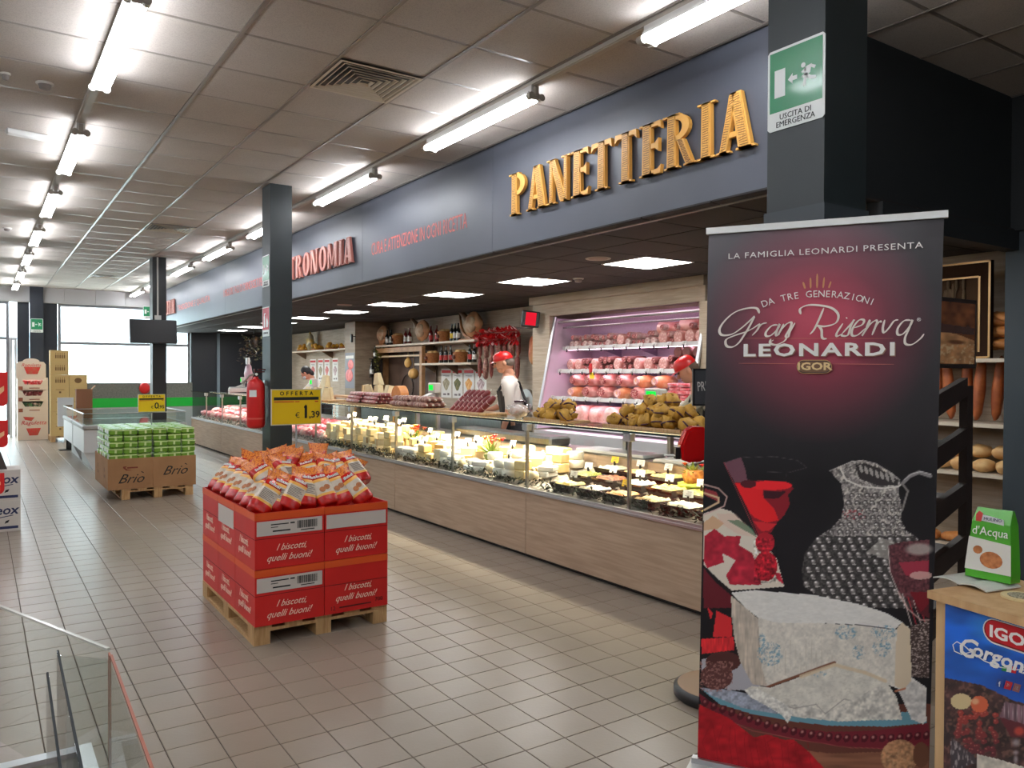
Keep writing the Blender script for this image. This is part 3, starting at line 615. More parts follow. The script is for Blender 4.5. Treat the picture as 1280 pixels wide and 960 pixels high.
for ri, (bx, rn) in enumerate(rows):
    for ci in range(7):
        y = 3.07+.31*ci+(.08 if ri == 1 else 0)
        if ri == 2 and ci in (2, 3): continue
        t, z = bowl(seq[ri][ci], bx, y, .22, .27, .075 if ri else .07, f'dark salad bowl of {foods[seq[ri][ci]][0]}, {rn} row, {ORD[ci]} from the banner end')
        if not (ri == 0 and ci % 2): card(bx+.06 if ri else bx+.08, y+.05, z+.075, f'{"yellow" if (ri==0 and ci==4) else "white"} price card on the {rn} row deli bowl, {ORD[ci]} from the banner end', yellow=(ri == 0 and ci == 4) or (ri == 2 and ci == 6))
# fruit and the flower basket
for i, (x, y, dz) in enumerate(((4.33,3.66,0),(4.36,3.78,0),(4.42,3.71,.0))):
    z = deck_z(4.35); single('orange', MB().ball((0,0,.045),.045,14,10), mat('orange_peel', (226,130,40), .5, bump=.3, bscale=80), f'orange in the deli counter, {ORD[i]} of three beside the carved melon', 'fruit', (x,y,deck_z(x)+.002), group='oranges in the counter')
FY1, FY2 = on_x(614,560,4.12).y, on_x(519,540,4.15).y
def flowers(x, y, z, lab, s=1.0, melon=False):
    t = thing('flower_basket', lab, 'flower arrangement', (x,y,z)); rnd = random.Random(int(y*10))
    if melon:
        part('carved_melon', MB().lathe([(.03,0),(.07,.03),(.085,.08),(.07,.12)], 12), mat('melon', (216,150,70), .5, c2=(150,80,40), scale=30), t)
        part('lettuce', MB().ball((-.03,0,.01),(.09,.09,.03),12,6,0,.5,2), mat('lettuce', (150,170,60), .5), t)
    else: part('basket', MB().lathe([(.05,0),(.07,.04),(.075,.06)], 12), mat('green_basket', (90,110,40), .6), t)
    top = .13 if melon else .08
    lf = MB()
    for j in range(26):
        a = rnd.uniform(0,6.28); l = rnd.uniform(.07,.13)*s; e = rnd.uniform(.2,1.2); d = Vector((math.cos(a)*math.cos(e), math.sin(a)*math.cos(e), math.sin(e)))*l; p = Vector((0,0,top*.7)); w = d.cross(Vector((0,0,1))).normalized()*.013
        lf.add([p,p+d*.5+w,p+d,p+d*.5-w,p+d*.5+Vector((0,0,-.008))], [(0,1,4),(1,2,4),(2,3,4),(3,0,4)])
    part('leaves', lf, mat('bouquet_leaf', (130,150,60), .5), t, stuff=True)
    for j in range(11):
        a = rnd.uniform(0,6.28); rr = rnd.uniform(.0,.075)*s; c = Vector((math.cos(a)*rr, math.sin(a)*rr, top+rnd.uniform(.02,.09)*s)); f = MB()
        for q in range(7):
            b = q*.9; d = Vector((math.cos(b)*.8,math.sin(b)*.8,.6))*.026*s; w = Vector((-math.sin(b),math.cos(b),0))*.011*s
            f.add([c,c+d*.6+w,c+d,c+d*.6-w], [(0,1,2,3)])
        f.ball(c+Vector((0,0,.006)),.009*s,6,4)
        part('flower', f, [mat('petal_orange',(226,96,40),.5),mat('petal_red',(200,44,40),.5),mat('petal_yellow',(236,190,90),.5)][j % 3], t)
    return t
flowers(4.33, 4.02, deck_z(4.33)+.01, 'carved melon basket of orange and red flowers beside the price cards', 1.1, True)
flowers(4.12, FY1, deck_z(4.12)+.03, 'red and orange flower basket in the cheese counter, behind the hooked glass post', 1.7)
flowers(4.15, FY2, deck_z(4.15)+.03, 'red flower basket in the middle of the cheese counter', 1.6)
# --- cheeses ---
CH = [mat('cheese_cream',(236,222,184),.5,c2=(226,206,160),scale=12), mat('cheese_white',(238,232,214),.5), mat('cheese_gold',(230,206,150),.5,c2=(216,184,120),scale=10), mat('cheese_rind',(190,150,90),.6), mat('film_wrap',(236,234,226),.12,coat=.5)]
def cheese_mesh(kind):
    mb = MB()
    if kind == 'wedge': mb.prism([(-.07,-.05),(.07,0),(-.07,.05)], .07, 0, 'XY').prism([(-.075,-.053),(-.068,-.05),(-.068,.05),(-.075,.053)], .07, 1, 'XY'); return mb, [CH[0], CH[3]]
    if kind == 'block': mb.rbox(-.05,-.065,0,.05,.065,.08,.008); return mb, [CH[2]]
    if kind == 'wheel': mb.lathe([(.066,0),(.075,.01),(.075,.06),(.066,.07)], 20); return mb, [CH[1]]
    if kind == 'ball': mb.ball((0,0,.045),(.05,.05,.045),12,8).ball((0,0,.095),(.02,.02,.018),8,5); return mb, [CH[0]]
    if kind == 'pack': mb.rbox(-.06,-.08,0,.06,.08,.05,.012); return mb, [CH[4]]
cm = {k: (lambda r: r[0].mesh('cheese', r[1]))(cheese_mesh(k)) for k in ('wedge','block','wheel','ball','pack')}
rnd = random.Random(11); cnt = 0
secn = {0:'behind the pane nearest the salad bowls',1:'behind the second cheese pane',2:'behind the third cheese pane',3:'behind the fourth cheese pane'}
for y in np.arange(5.40, 10.1, .165):
    for ri, x in enumerate((3.88,4.02,4.17,4.33)):
        if abs(y-FY1) < .17 and ri >= 1: continue
        if abs(y-FY2) < .17 and ri >= 1: continue
        far = y > 7.9; k = rnd.choice(['block','block','wedge','wedge'] if far else ['wheel','pack','wedge','ball','pack','block'])
        n = 3 if (far and ri < 3) else 2 if rnd.random() < (.75 if ri else .9) else 1
        z = deck_z(x)+.012
        for q in range(n):
            yy, xx = float(y)+rnd.uniform(-.02,.02), x+rnd.uniform(-.01,.01)
            o = link('cheese', cm[k], None, (xx,yy,z), (0,0,rnd.uniform(0,6.3) if k != 'block' else rnd.uniform(-.3,.3)))
            z += {'wedge':.07,'block':.08,'wheel':.07,'ball':.11,'pack':.05}[k]+.001
            s_ = min(3, int((y-5.27)/1.22)); kd = {'wedge':'cream cheese wedge with brown rind','block':'golden cheese block','wheel':'small round white cheese','ball':'pear-shaped cream cheese','pack':'film-wrapped white cheese'}[k]
            tag(o, f'{kd} in the {["front","second","third","rear"][ri]} row, {nth(int(round((y-5.4)/.165)))} stack along'[:200], 'cheese', 'cheeses in the counter'); cnt += 1
            if k == 'ball': break
        if rnd.random() < .28 and ri > 0: card(x+.0, float(y)+.08, z, f'white price card over the cheeses, row {ri+1}, {secn[s_]}')
# --- meat ---
MEAT = mat('pink_meat', (214,96,104), .35, c2=(240,190,190), scale=18, contrast=(.5,.62)); MEAT2 = mat('red_meat', (176,50,56), .35, c2=(232,170,168), scale=22, contrast=(.55,.64)); MEAT3 = mat('pale_meat', (232,150,140), .35, c2=(244,210,200), scale=15)
mm = []
for i, m_ in enumerate((MEAT,MEAT2,MEAT3,MEAT)): mm.append(MB().ball((0,0,.05),(.075,.11,.055),12,7,0,.55,i+1).mesh('meat_cut', m_))
rnd = random.Random(5); trays = B(-.1,-.14,0,.1,.14,.012).mesh('tray', WHITE)
for y in np.arange(10.35, 17.4, .3):
    for ri, x in enumerate((3.9,4.13,4.36)):
        s_ = 'near the extinguisher' if y < 12.6 else 'between the columns' if y < 15 else 'at the far glass end'
        for q in range(1 if y > 14 else 2):
            dy = (q-.5)*.13 if y <= 14 else 0; i = rnd.randrange(4)
            o = link('meat_cut', mm[i], None, (x,float(y)+dy,deck_z(x)+.02), (0,0,rnd.uniform(0,3))); tag(o, f'{["marbled pink","red","pale","marbled pink"][i]} meat cut {s_}, {["front","middle","rear"][ri]} row', 'meat', 'meat cuts in the counter')
        if rnd.random() < .3: card(x+.07, float(y)+.15, deck_z(x)+.02, f'white price card among the meat {s_}, {["front","middle","rear"][ri]} row')
# cutting boards and papers on the work ledge
single('cutting_board', MB().rbox(-.14,-.42,0,.14,.42,.03,.006), WHITE, 'long white cutting board on the ledge behind the deli bowls', 'cutting board', (4.62,5.15,.813), R(2))
single('paper_stack', MB().box(-.13,-.18,0,.13,.18,.012).box(-.12,-.19,.012,.14,.17,.02), PAPER, 'stack of white wrapping paper beside the cutting board', 'paper', (4.62,4.42,.813), R(8))
single('steel_box', MB().rbox(-.12,-.3,0,.12,.3,.13,.01), STEEL, 'white and steel box behind the carved melon', 'box', (4.63,3.75,.813))
single('steel_basin', MB().rbox(-.13,-.9,0,.13,.9,.09,.02), STEEL, 'long steel basin on the ledge behind the cheeses', 'basin', (4.63,6.9,.813))
# ---------------- things standing on the glass shelf ----------------
ZS = 1.1185; YP = mat('ochre_wrapping_paper', (196,150,54), .6, c2=(162,118,40), scale=18, bump=.7, bscale=40); BOW = mat('dark_ribbon', (70,30,44), .5)
def make_packet():
    t = thing('wrapped_cake', 'x', 'wrapped cake', (0,0,0)); part('paper', MB().ball((0,0,.047),(.062,.056,.05),9,6,0,.75,3).cyl((0,0,.085),(.006,0,.104),.010,.018,7), YP, t)
    part('ribbon', MB().lathe([(.060,.040),(.063,.045),(.060,.050)], 12, 0, (0,0,0), 1, .92).add([(-.035,.0,.085),(0,-.008,.098),(0,.008,.098),(-.03,.012,.105),(.035,.004,.088),(.03,-.014,.108)],[(0,1,2),(3,1,2),(4,2,1),(5,2,1)]), BOW, t); return t
pk = make_packet(); pk['group'] = 'ochre wrapped cakes on the counter'; first = True; rnd = random.Random(2)
def pile(y0, y1, x0, rows, nm):
    global first
    tr = single('wooden_tray', MB().box(-.16,(y0-y1)/2-.05,0,.16,(y1-y0)/2+.05,.012).box(-.16,(y0-y1)/2-.05,.012,-.15,(y1-y0)/2+.05,.025), PINE, f'shallow tray under the {nm}', 'tray', (x0,(y0+y1)/2,ZS), group='trays on the glass shelf'); n = 0
    for l in range(rows):
        ny = int((y1-y0)/.108)-l*2+1
        for c in range(ny):
            for dx in ((-.075,.05) if l < 2 else (0,)):
                y = (y0+y1)/2+(c-(ny-1)/2)*.108; loc = (x0+dx+l*.03, y, ZS+.013+l*.070); r_ = (rnd.uniform(-.7,.7), rnd.uniform(-.7,.7), rnd.uniform(0,6)); n += 1
                lab = f'ochre wrapped cake, {nm}, layer {l+1}, {ORD[c]} from banner{" in front" if dx < 0 else ""}'
                if first: pk.location = loc; pk['label'] = lab; first = False; pk.rotation_euler = r_
                else: dup(pk, loc, rot=r_, label=lab)
pile(3.72, 4.40, 3.98, 3, 'large pile beside the red dispenser'); pile(5.02, 5.42, 3.98, 3, 'small pile beside the clear bag')
t = thing('gift_bag', 'clear cellophane bag of rolls tied with dark ribbon on the counter', 'bag', (3.95,5.72,ZS))
part('contents', MB().ball((0,0,.06),(.08,.09,.055),12,8,0,.5,4), mat('rolls', (206,166,140), .6, c2=(236,220,210), scale=20), t); part('cellophane', MB().ball((0,0,.075),(.1,.12,.072),14,9,0,.4,8), thin_glass('cellophane', (240,240,240), .5, .1), t); part('ribbon', MB().box(-.05,-.01,.14,.05,.01,.155), BOW, t)
# salami stacks
SAL = mat('dark_red_salami', (110,30,34), .35, c2=(140,60,58), scale=16); SALG = mat('floury_salami', (178,140,122), .6, c2=(120,70,62), scale=25, contrast=(.4,.6)); STRG = mat('white_string', (220,215,200), .7)
def sausage(m_, l, r):
    t = thing('salami', 'x', 'salami', (0,0,0)); part('skin', MB().lathe([(r*.3,-l/2),(r*.8,-l/2+r*.6),(r,-l/2+r*1.6),(r,l/2-r*1.6),(r*.8,l/2-r*.6),(r*.3,l/2)], 12), m_, t)
    part('string', MB().lathe([(r*.32,l/2),(r*.2,l/2+.02)], 8).lathe([(r*1.02,-.03),(r*1.06,-.028),(r*1.02,-.026)], 12).lathe([(r*1.02,.05),(r*1.06,.052),(r*1.02,.054)], 12), STRG, t); return t
def board(x, y, w, l, lab): return single('wooden_board', MB().rbox(-w/2,-l/2,0,w/2,l/2,.022,.004), PINE, lab, 'board', (x,y,ZS), group='wooden boards on the glass shelf')
board(3.98, 6.62, .32, .85, 'wooden board under the dark red salamis'); board(3.98, 7.75, .32, .9, 'wooden board under the floury salamis'); board(3.98, 9.05, .32, 1.2, 'wooden board under the red sausages'); board(4.0, 10.7, .36, 1.0, 'wooden board under the tall cheese wedges')
s0 = sausage(SAL, .30, .03); s0['group'] = 'dark red salamis in a heap'; k = 0
for j in range(7):
    for l in range(2 if 0 < j < 6 else 1):
        loc = (3.98+.02*l, 6.33+.085*j+.04*l, ZS+.085+.05*l); r_ = (R(52),0,R(20)); lab = f'dark red salami leaning in the heap, {ORD[j]} from the banner end, {"upper" if l else "lower"}'
        if k == 0: s0.location = loc; s0.rotation_euler = r_; s0['label'] = lab
        else: dup(s0, loc, rot=r_, label=lab)
        k += 1
s1 = sausage(SALG, .42, .032); s1['group'] = 'floury salamis lying on the board'; k = 0
for l in range(2):
    for j in range(4-l):
        for e in range(2):
            loc = (3.88+.066*j+.033*l, 7.54+.44*e, ZS+.055+.056*l); r_ = (R(90),0,R(2*j)); lab = f'floury salami lying on the wooden board, {["near","far"][e]} half, {["bottom","top"][l]} layer, {ORD[j]} from the glass'
            if k == 0: s1.location = loc; s1.rotation_euler = r_; s1['label'] = lab
            else: dup(s1, loc, rot=r_, label=lab)
            k += 1
s2 = sausage(mat('thin_red_sausage', (140,50,52), .4, c2=(190,130,124), scale=22), .5, .024); s2['group'] = 'thin red sausages in a flat heap'; k = 0
for l in range(3):
    for j in range(5-l):
        for e in range(2):
            loc = (3.88+.052*j+.026*l, 8.8+.5*e, ZS+.047+.042*l); r_ = (R(90),0,R(3*j-5)); lab = f'thin red sausage in the flat heap, {["near","far"][e]} half, layer {l+1}, {ORD[j]} from the glass'
            if k == 0: s2.location = loc; s2.rotation_euler = r_; s2['label'] = lab
            else: dup(s2, loc, rot=r_, label=lab)
            k += 1
def wedge_tall(h, r):
    t = thing('cheese_wedge', 'x', 'cheese', (0,0,0)); part('paste', MB().add([(-r,-r*.6,0),(r*.8,-r*.25,0),(r*.8,r*.25,0),(-r,r*.6,0),(-r*.35,-r*.36,h),(r*.62,-r*.17,h*.93),(r*.62,r*.17,h*.93),(-r*.35,r*.36,h)], [(3,2,1,0),(4,5,6,7),(0,1,5,4),(1,2,6,5),(2,3,7,6),(3,0,4,7)]), CH[0], t)
    part('rind', MB().add([(r*.8,-r*.25,0),(r*.86,-r*.25,0),(r*.86,r*.25,0),(r*.8,r*.25,0),(r*.62,-r*.17,h*.93),(r*.68,-r*.17,h*.93),(r*.68,r*.17,h*.93),(r*.62,r*.17,h*.93)], [(3,2,1,0),(4,5,6,7),(0,1,5,4),(1,2,6,5),(2,3,7,6),(3,0,4,7)]), CH[3], t); return t
w0 = wedge_tall(.17, .085); w0['group'] = 'tall parmesan-like wedges'; k = 0
for (x, y, z, sx) in ((3.92,10.35,0,1),(4.04,10.5,0,1),(3.92,10.68,0,1),(4.04,10.86,0,1),(3.92,11.02,0,1)):
    lab = f'tall cream cheese wedge beside the yellow price board, {ORD[k]} from the near side'
    if k == 0: w0.location = (x,y,ZS+.023); w0['label'] = lab
    else: dup(w0, (x,y,ZS+.023), R([0,75,20,100,50][k]), lab)
    k += 1
o = dup(w0, (3.99,10.52,ZS+.194), R(30), 'cream cheese wedge topping the tall wedges by the yellow price board')
# a stand behind the glass shelf with more wedges and an orange half wheel
single('cheese_stand', MB().box(-.2,-1.1,0,.2,1.1,.03).box(-.18,-1.05,-.33,-.15,-1.02,0).box(.15,1.02,-.33,.18,1.05,0).box(.15,-1.05,-.33,.18,-1.02,0).box(-.18,1.02,-.33,-.15,1.05,0), PINE, 'low wooden stand behind the glass shelf holding cheese wedges', 'stand', (4.62,10.35,1.145))
k = 0
for y in (9.78,9.94,10.1,10.3,10.5,10.7):
    for dz in ((0,.171) if k == 3 else (0,)):
        dup(w0, (4.62+.05*(k % 2),y,1.176+dz), R(35*k), f'cheese wedge on the rear wooden stand, {ORD[k]} from the scale{", on top" if dz else ""}')
    k += 1
single('half_cheese_wheel', MB().prism([(.15*math.cos(a), .17*math.sin(a)) for a in [math.pi*q/14 for q in range(15)]], .12, 0, 'YZ', -.06), mat('orange_rind', (204,130,50), .5, c2=(186,110,40), scale=8), 'orange half wheel of cheese beside the green-lit scale', 'cheese', (4.62,9.48,1.176))
# scales
def scale(x, y, z, lab, rz):
    t = thing('counter_scale', lab, 'scale', (x,y,z), rz)
    part('base', MB().rbox(-.17,-.18,0,.17,.18,.08,.01), OFFW, t); part('plate', MB().rbox(-.16,-.17,.082,.16,.17,.095,.004), STEEL, t)
    part('pole', B(.10,-.03,.08,.14,.03,.20), OFFW, t); h = part('display_head', MB().rbox(.06,-.12,.17,.15,.12,.30,.01), OFFW, t); part('display', B(.055,-.075,.21,.0605,.075,.275), glow('green_display', (30,235,70), 1.4), h)
    part('printer', MB().add([(-.16,.19,0),(.16,.19,0),(.16,.36,0),(-.16,.36,0),(-.16,.19,.03),(.16,.19,.17),(.16,.36,.17),(-.16,.36,.03)], [(3,2,1,0),(4,5,6,7),(0,1,5,4),(1,2,6,5),(2,3,7,6),(3,0,4,7)]), OFFW, t); return t
single('scale_shelf', MB().box(-.2,-.24,0,.18,.42,.03).box(.1,-.2,-.246,.14,-.16,0).box(.1,.34,-.246,.14,.38,0), STEEL, 'steel bracket shelf under the near scale', 'shelf', (4.6,on_x(806,486,4.6).y,1.06)); scale(4.6, on_x(806,486,4.6).y, 1.091, 'white counter scale with green display behind the large pile of wrapped cakes', R(-14))
single('scale_shelf', MB().box(-.2,-.24,0,.18,.42,.03).box(.1,-.2,-.246,.14,-.16,0).box(.1,.34,-.246,.14,.38,0), STEEL, 'steel bracket shelf under the scale by the floury salamis', 'shelf', (4.6,on_x(533,484,4.6).y+.1,1.06)); scale(4.6, on_x(533,484,4.6).y, 1.091, 'white counter scale with green display behind the floury salamis', R(-10))
for i, y in enumerate((12.3, 16.4)): scale(4.35, y, ZS-.0, f'small white scale on the meat counter, {"near" if not i else "far"} one', R(-10))
t = thing('meat_bag_stand', 'white stand with a pinkish carrier bag over the meat counter', 'bag stand', (4.3,15.5,ZS)); part('pole', MB().cyl((0,0,0),(0,0,.62),.012), OFFW, t); part('head', MB().rbox(-.03,-.05,.55,.03,.05,.68,.01), WHITE, t); part('bag', MB().ball((0,-.05,.38),(.06,.17,.17),12,8,0,.3,2), mat('pinkish_bag', (206,160,170), .4), t)
# ---------------- wall fridge with cold meats ----------------
PINKL = glow('pink_shelf_light', (255,214,240), CAB_W)
WY0, WY1 = 5.62, 8.68
t = thing('wall_fridge', 'open wall fridge of cold meats lit pink, framed in pale wood', 'refrigerator', (0,0,0))
part('header', MB().box(6.21,WY0,2.27,6.27,WY1,ZD-.002).box(6.16,WY0-.02,2.43,6.2095,WY1+.02,ZD-.002), WOODW, t)
part('side_board', MB().box(6.21,8.30,0,6.27,WY1,2.269).box(6.27,8.62,0,6.945,WY1,2.45), WOODW, t); part('side_board', MB().box(6.21,5.38,0,6.27,5.70,2.269).box(6.27,5.38,0,6.945,5.44,ZD-.01), WOODW, t)
PINKB = mat('fridge_back_panel', (206,186,204), .5, c2=(192,170,190), scale=60)
part('back_panel', B(6.90,5.72,.3,6.93,8.28,2.30), PINKB, t)
part('ceiling_panel', B(6.275,5.72,2.34,6.90,8.28,2.36), PINKB, t)
for y in (5.70, 8.28): part('side_glass', MB().add([(6.30,y,2.24),(6.90,y,2.24),(6.90,y,.8),(6.0,y,.8),(6.30,y+.02,2.24),(6.90,y+.02,2.24),(6.90,y+.02,.8),(6.0,y+.02,.8)], [(0,1,2,3),(7,6,5,4),(0,4,5,1),(1,5,6,2),(2,6,7,3),(3,7,4,0)]), mat('side_panel_pink', (196,176,190), .4), t)
for y in (5.68, 8.29): part('front_edge', MB().cyl((6.30,y,2.26),(5.99,y,.8),.022), ALU, t)
part('light_rail', MB().cyl((6.34,5.74,2.19),(6.34,8.27,2.19),.02).cyl((6.42,5.74,2.12),(6.42,8.27,2.12),.012), STEEL, t)
part('lower_body', B(5.98,5.64,0,6.90,8.32,.78), mat('fridge_white', (210,206,208), .4), t)
SHZ = [(1.85,6.42),(1.55,6.34),(1.20,6.24),(.86,6.08)]
for i, (z, x) in enumerate(SHZ):
    part('shelf', MB().box(x,5.73,z-.02,6.89,8.27,z).box(x-.012,5.73,z-.03,x,8.27,z+.02), WHITE, t)
    part('shelf_light', B(x+.02,5.8,z-.030,x+.05,8.2,z-.021), PINKL, t)
    for y in (6.35, 7.0, 7.65): part('bracket', MB().add([(x+.1,y,z-.021),(6.89,y,z-.021),(6.89,y,z-.12),(x+.1,y+.01,z-.021),(6.89,y+.01,z-.021),(6.89,y+.01,z-.12)], [(0,1,2),(5,4,3),(0,3,4,1),(1,4,5,2),(2,5,3,0)]), mat('bracket_lilac', (150,130,160), .4), t)
part('top_light', B(6.275,5.9,2.305,6.30,8.1,2.33), glow('dim_pink_light', (255,214,240), 10), t)
CM = [mat('mortadella', (212,150,140), .35, c2=(244,206,196), scale=35, contrast=(.5,.6)), mat('pink_ham', (202,122,112), .3, c2=(232,190,178), scale=9), mat('dark_salami_cut', (150,60,60), .5, c2=(214,160,150), scale=60, contrast=(.5,.6)), mat('white_netting_salami', (224,206,198), .5, c2=(180,120,116), scale=26), mat('orange_ham', (214,130,76), .4, c2=(238,196,150), scale=8), mat('red_pack', (200,50,56), .3, c2=(240,200,200), scale=14), mat('brown_salami', (120,62,56), .5, c2=(90,44,40), scale=20)]
def roll(m1, m2, l, r):
    mb = MB().lathe([(r*.85,-l/2),(r,-l/2+.012),(r,l/2-.012),(r*.6,l/2)], 14).lathe([(r*.8,-l/2-.003),(r*.84,-l/2)], 14, 1); return mb.mesh('cold_meat', [m1,m2])
rolls = {'small salami roll':roll(CM[3],CM[2],.24,.035), 'brown salami roll':roll(CM[6],CM[2],.26,.042), 'large dark salami':roll(CM[6],CM[6],.3,.065), 'pale mortadella roll':roll(CM[1],CM[0],.28,.075), 'white netted salami':roll(CM[3],CM[3],.3,.045)}
hamm = MB().ball((0,0,.075),(.16,.10,.078),14,9,0,.35,3).cyl((-.14,0,.08),(-.165,0,.082),.055,.05,12,1).mesh('cold_meat', [CM[1],CM[2]]); hamo = MB().ball((0,0,.07),(.16,.09,.07),14,9,0,.35,6).cyl((-.14,0,.075),(-.162,0,.077),.05,.045,12,1).mesh('cold_meat', [CM[4],CM[0]])
packm = MB().rbox(-.08,-.07,0,.08,.07,.04,.01).mesh('cold_meat', CM[5]); mort = MB().lathe([(.06,-.17),(.115,-.15),(.125,-.12),(.125,.12),(.115,.15),(.06,.17)], 18).mesh('cold_meat', CM[1])
rnd = random.Random(21)
def cm(me, loc, rot, lab): o = link('cold_meat', me, None, loc, rot); tag(o, lab+' in the pink-lit wall fridge', 'cold meat', 'cold meats in the wall fridge')
sh = ['top','second','third','bottom']
y = 5.84; n1 = 0
while y < 8.15:   # top shelf: rolls seen from the end, some lying on top
    k = rnd.choice(['small salami roll','pale mortadella roll','small salami roll','white netted salami']) if y < 7.3 else rnd.choice(['white netted salami','small salami roll'])
    r_ = {'small salami roll':.036,'pale mortadella roll':.078,'white netted salami':.047}[k]
    cm(rolls[k], (6.60,y+r_,1.851+r_), (0,R(90),rnd.uniform(-.1,.1)), f'{k}, {nth(n1)} on the top shelf from the right'); n1 += 1
    if rnd.random() < .75: cm(rolls['small salami roll'], (6.58,y+r_,1.851+2*r_+.04), (0,R(90),rnd.uniform(-.3,.3)), f'small salami roll above the {nth(n1-1)} piece of the top shelf')
    y += 2*r_+.008
for y_, z_ in ((6.15,2.06),(6.5,2.04)): cm(rolls['pale mortadella roll'], (6.6,y_,z_), (R(90),0,R(20)), f'pale mortadella roll lying crosswise on the top shelf, {"right" if y_ < 6.3 else "middle"} one')
y = 5.84; i = 0
while y < 8.15:
    k = 'large dark salami' if y < 6.15 else rnd.choice(['brown salami roll','small salami roll','brown salami roll','pale mortadella roll']); r_ = {'large dark salami':.067,'brown salami roll':.044,'small salami roll':.036,'pale mortadella roll':.078}[k]
    cm(rolls[k], (6.56,y+r_,1.551+r_), (0,R(90),rnd.uniform(-.1,.1)), f'{k}, {nth(i)} on the second shelf from the right')
    if k != 'pale mortadella roll': cm(rolls['brown salami roll' if k[0] != 'l' else k], (6.54,y+r_,1.551+2*r_+(.046 if k[0] != 'l' else .068)), (0,R(90),rnd.uniform(-.1,.1)), f'{k}, {nth(i)} in the second shelf upper layer')
    i += 1; y += 2*r_+.008
for j in range(7):
    y = 8.10-.3*j-.05
    if j < 6: cm(hamm if j % 3 else hamo, (6.50,y,1.202), (0,0,R(8)), f'boned ham, third shelf lower row, {ORD[j]} from left'); cm(hamo if j > 3 else hamm, (6.52,y-.05,1.352), (0,0,R(-5)), f'boned ham, third shelf upper row, {ORD[j]} from left')
for j in range(5):
    for l in range(4): cm(packm, (6.42+.03*(l%2),6.22-.16*(j%3)-.0*l,1.202+.042*l+(.0 if j < 3 else .168)), (0,0,rnd.uniform(-.2,.2)), f'red vacuum pack on the third shelf, column {j % 3+1}, layer {l+(4 if j > 2 else 0)+1}') if j < 3 or l < 1 else None
for j in range(7): cm(mort, (6.40,8.0-.28*j,.987), (0,R(90),0) if j % 2 else (R(90),0,0) if j not in (0,) else (0,R(90),0), f'thick pink mortadella on the bottom shelf, {ORD[j]} from left')
for i, (z, x) in enumerate(SHZ[:3]):
    for j in range(11):
        y = 5.85+.23*j+.04*i; o = dup(cw, (x-.03,y,z-.055), R(0), f'white price card on the {sh[i]} shelf edge of the wall fridge, {nth(j)} from the right'); o['group'] = 'price cards on the wall fridge shelves'
for y, z in ((7.55,1.50),(5.98,1.52)): single('promo_flag', MB().box(-.005,-.04,-.05,.005,.04,.03).box(-.005,-.0,.0,.004,.05,.14,1), [YELLOW,RED], f'red and yellow promotion flag on the fridge shelf, {"near the pilaster" if y > 7 else "near the red cap"}', 'promotion flag', (6.31,y,z))
# ---------------- shelves, hams and bottles on the back wall ----------------
def wshelf(y0, y1, z, lab, x0=6.6):
    t = thing('wall_shelf', lab, 'shelf', (6.945,y0,z)); part('board', B(x0-6.945,0,-.035,0,y1-y0,0), mat('pale_shelf', (206,192,170), .5), t)
    for k in range(3): y = (y1-y0)*(.12+.38*k); part('bracket', MB().add([(-.28,y,-.036),(-.001,y,-.036),(-.001,y,-.2),(-.28,y+.02,-.036),(-.001,y+.02,-.036),(-.001,y+.02,-.2)], [(0,1,2),(5,4,3),(0,3,4,1),(1,4,5,2),(2,5,3,0)]), mat('bracket_brown', (120,96,76), .6), t)
wshelf(10.85, 14.72, 2.06, 'upper wall shelf with hams, baskets and bottles'); wshelf(10.95, 12.95, 1.69, 'lower wall shelf with baskets and bottles'); wshelf(15.4, 20.3, 2.05, 'wall shelf with yellow goods beyond the pilaster')
HAM = mat('cured_ham', (176,120,78), .5, c2=(206,160,116), scale=6); HAMC = mat('ham_cut_face', (210,190,160), .5, c2=(176,136,104), scale=9); STW = mat('ham_stand_wood', (178,122,76), .5)
def ham_stand(px, lab, s=1.0, wood=True):
    y = on_x(px, 430, 6.74).y; t = thing('ham_on_stand', lab, 'ham', (6.74,y,2.061), group='cured hams on stands')
    if wood:
        mb = MB(); prev = None
        for p in [(0,yy*s,zz*s) for yy, zz in ((.02,0),(.14,.03),(.24,.09),(.30,.18),(.33,.28),(.33,.38),(.30,.46))]:
            if prev: mb.add([(-.02,prev[1],max(prev[2],0)),(.02,prev[1],max(prev[2],0)),(.02,p[1],max(p[2],0)),(-.02,p[1],max(p[2],0)),(-.02,prev[1],max(prev[2],0)+.05),(.02,prev[1],max(prev[2],0)+.05),(.02,p[1],max(p[2],0)+.05),(-.02,p[1],max(p[2],0)+.05)], [(3,2,1,0),(4,5,6,7),(0,1,5,4),(1,2,6,5),(2,3,7,6),(3,0,4,7)])
            prev = p
        part('curved_arm', mb, STW, t); part('stand_base', B(-.09,-.25*s,0,.09,.25*s,.02), STW, t)
    part('ham', MB().ball((0,-.03*s,.22*s),(.09*s,.22*s,.17*s),16,10,0,.3,4), HAM, t); part('cut_face', MB().ball((-.05*s,-.03*s,.22*s),(.055*s,.165*s,.12*s),16,8), HAMC, t)
    part('shank', MB().cyl((0,.12*s,.30*s),(.0,.42*s,.47*s),.055*s,.018*s,10).cyl((0,.42*s,.47*s),(0,.47*s,.50*s),.026*s,.02*s,8), mat('ham_shank', (120,90,66), .6), t); return t
ham_stand(478, 'cured ham on a curved wooden stand at the left end of the upper shelf'); ham_stand(527, 'round cured ham in the middle of the upper shelf', 1.05, False); ham_stand(590, 'large cured ham on a curved stand at the right end of the upper shelf', 1.15)
WIC = mat('wicker', (176,112,56), .7, c2=(130,76,36), scale=40, stretch=(1,1,3), bump=.8, bscale=70); BRD = mat('bread_roll', (206,168,110), .6)
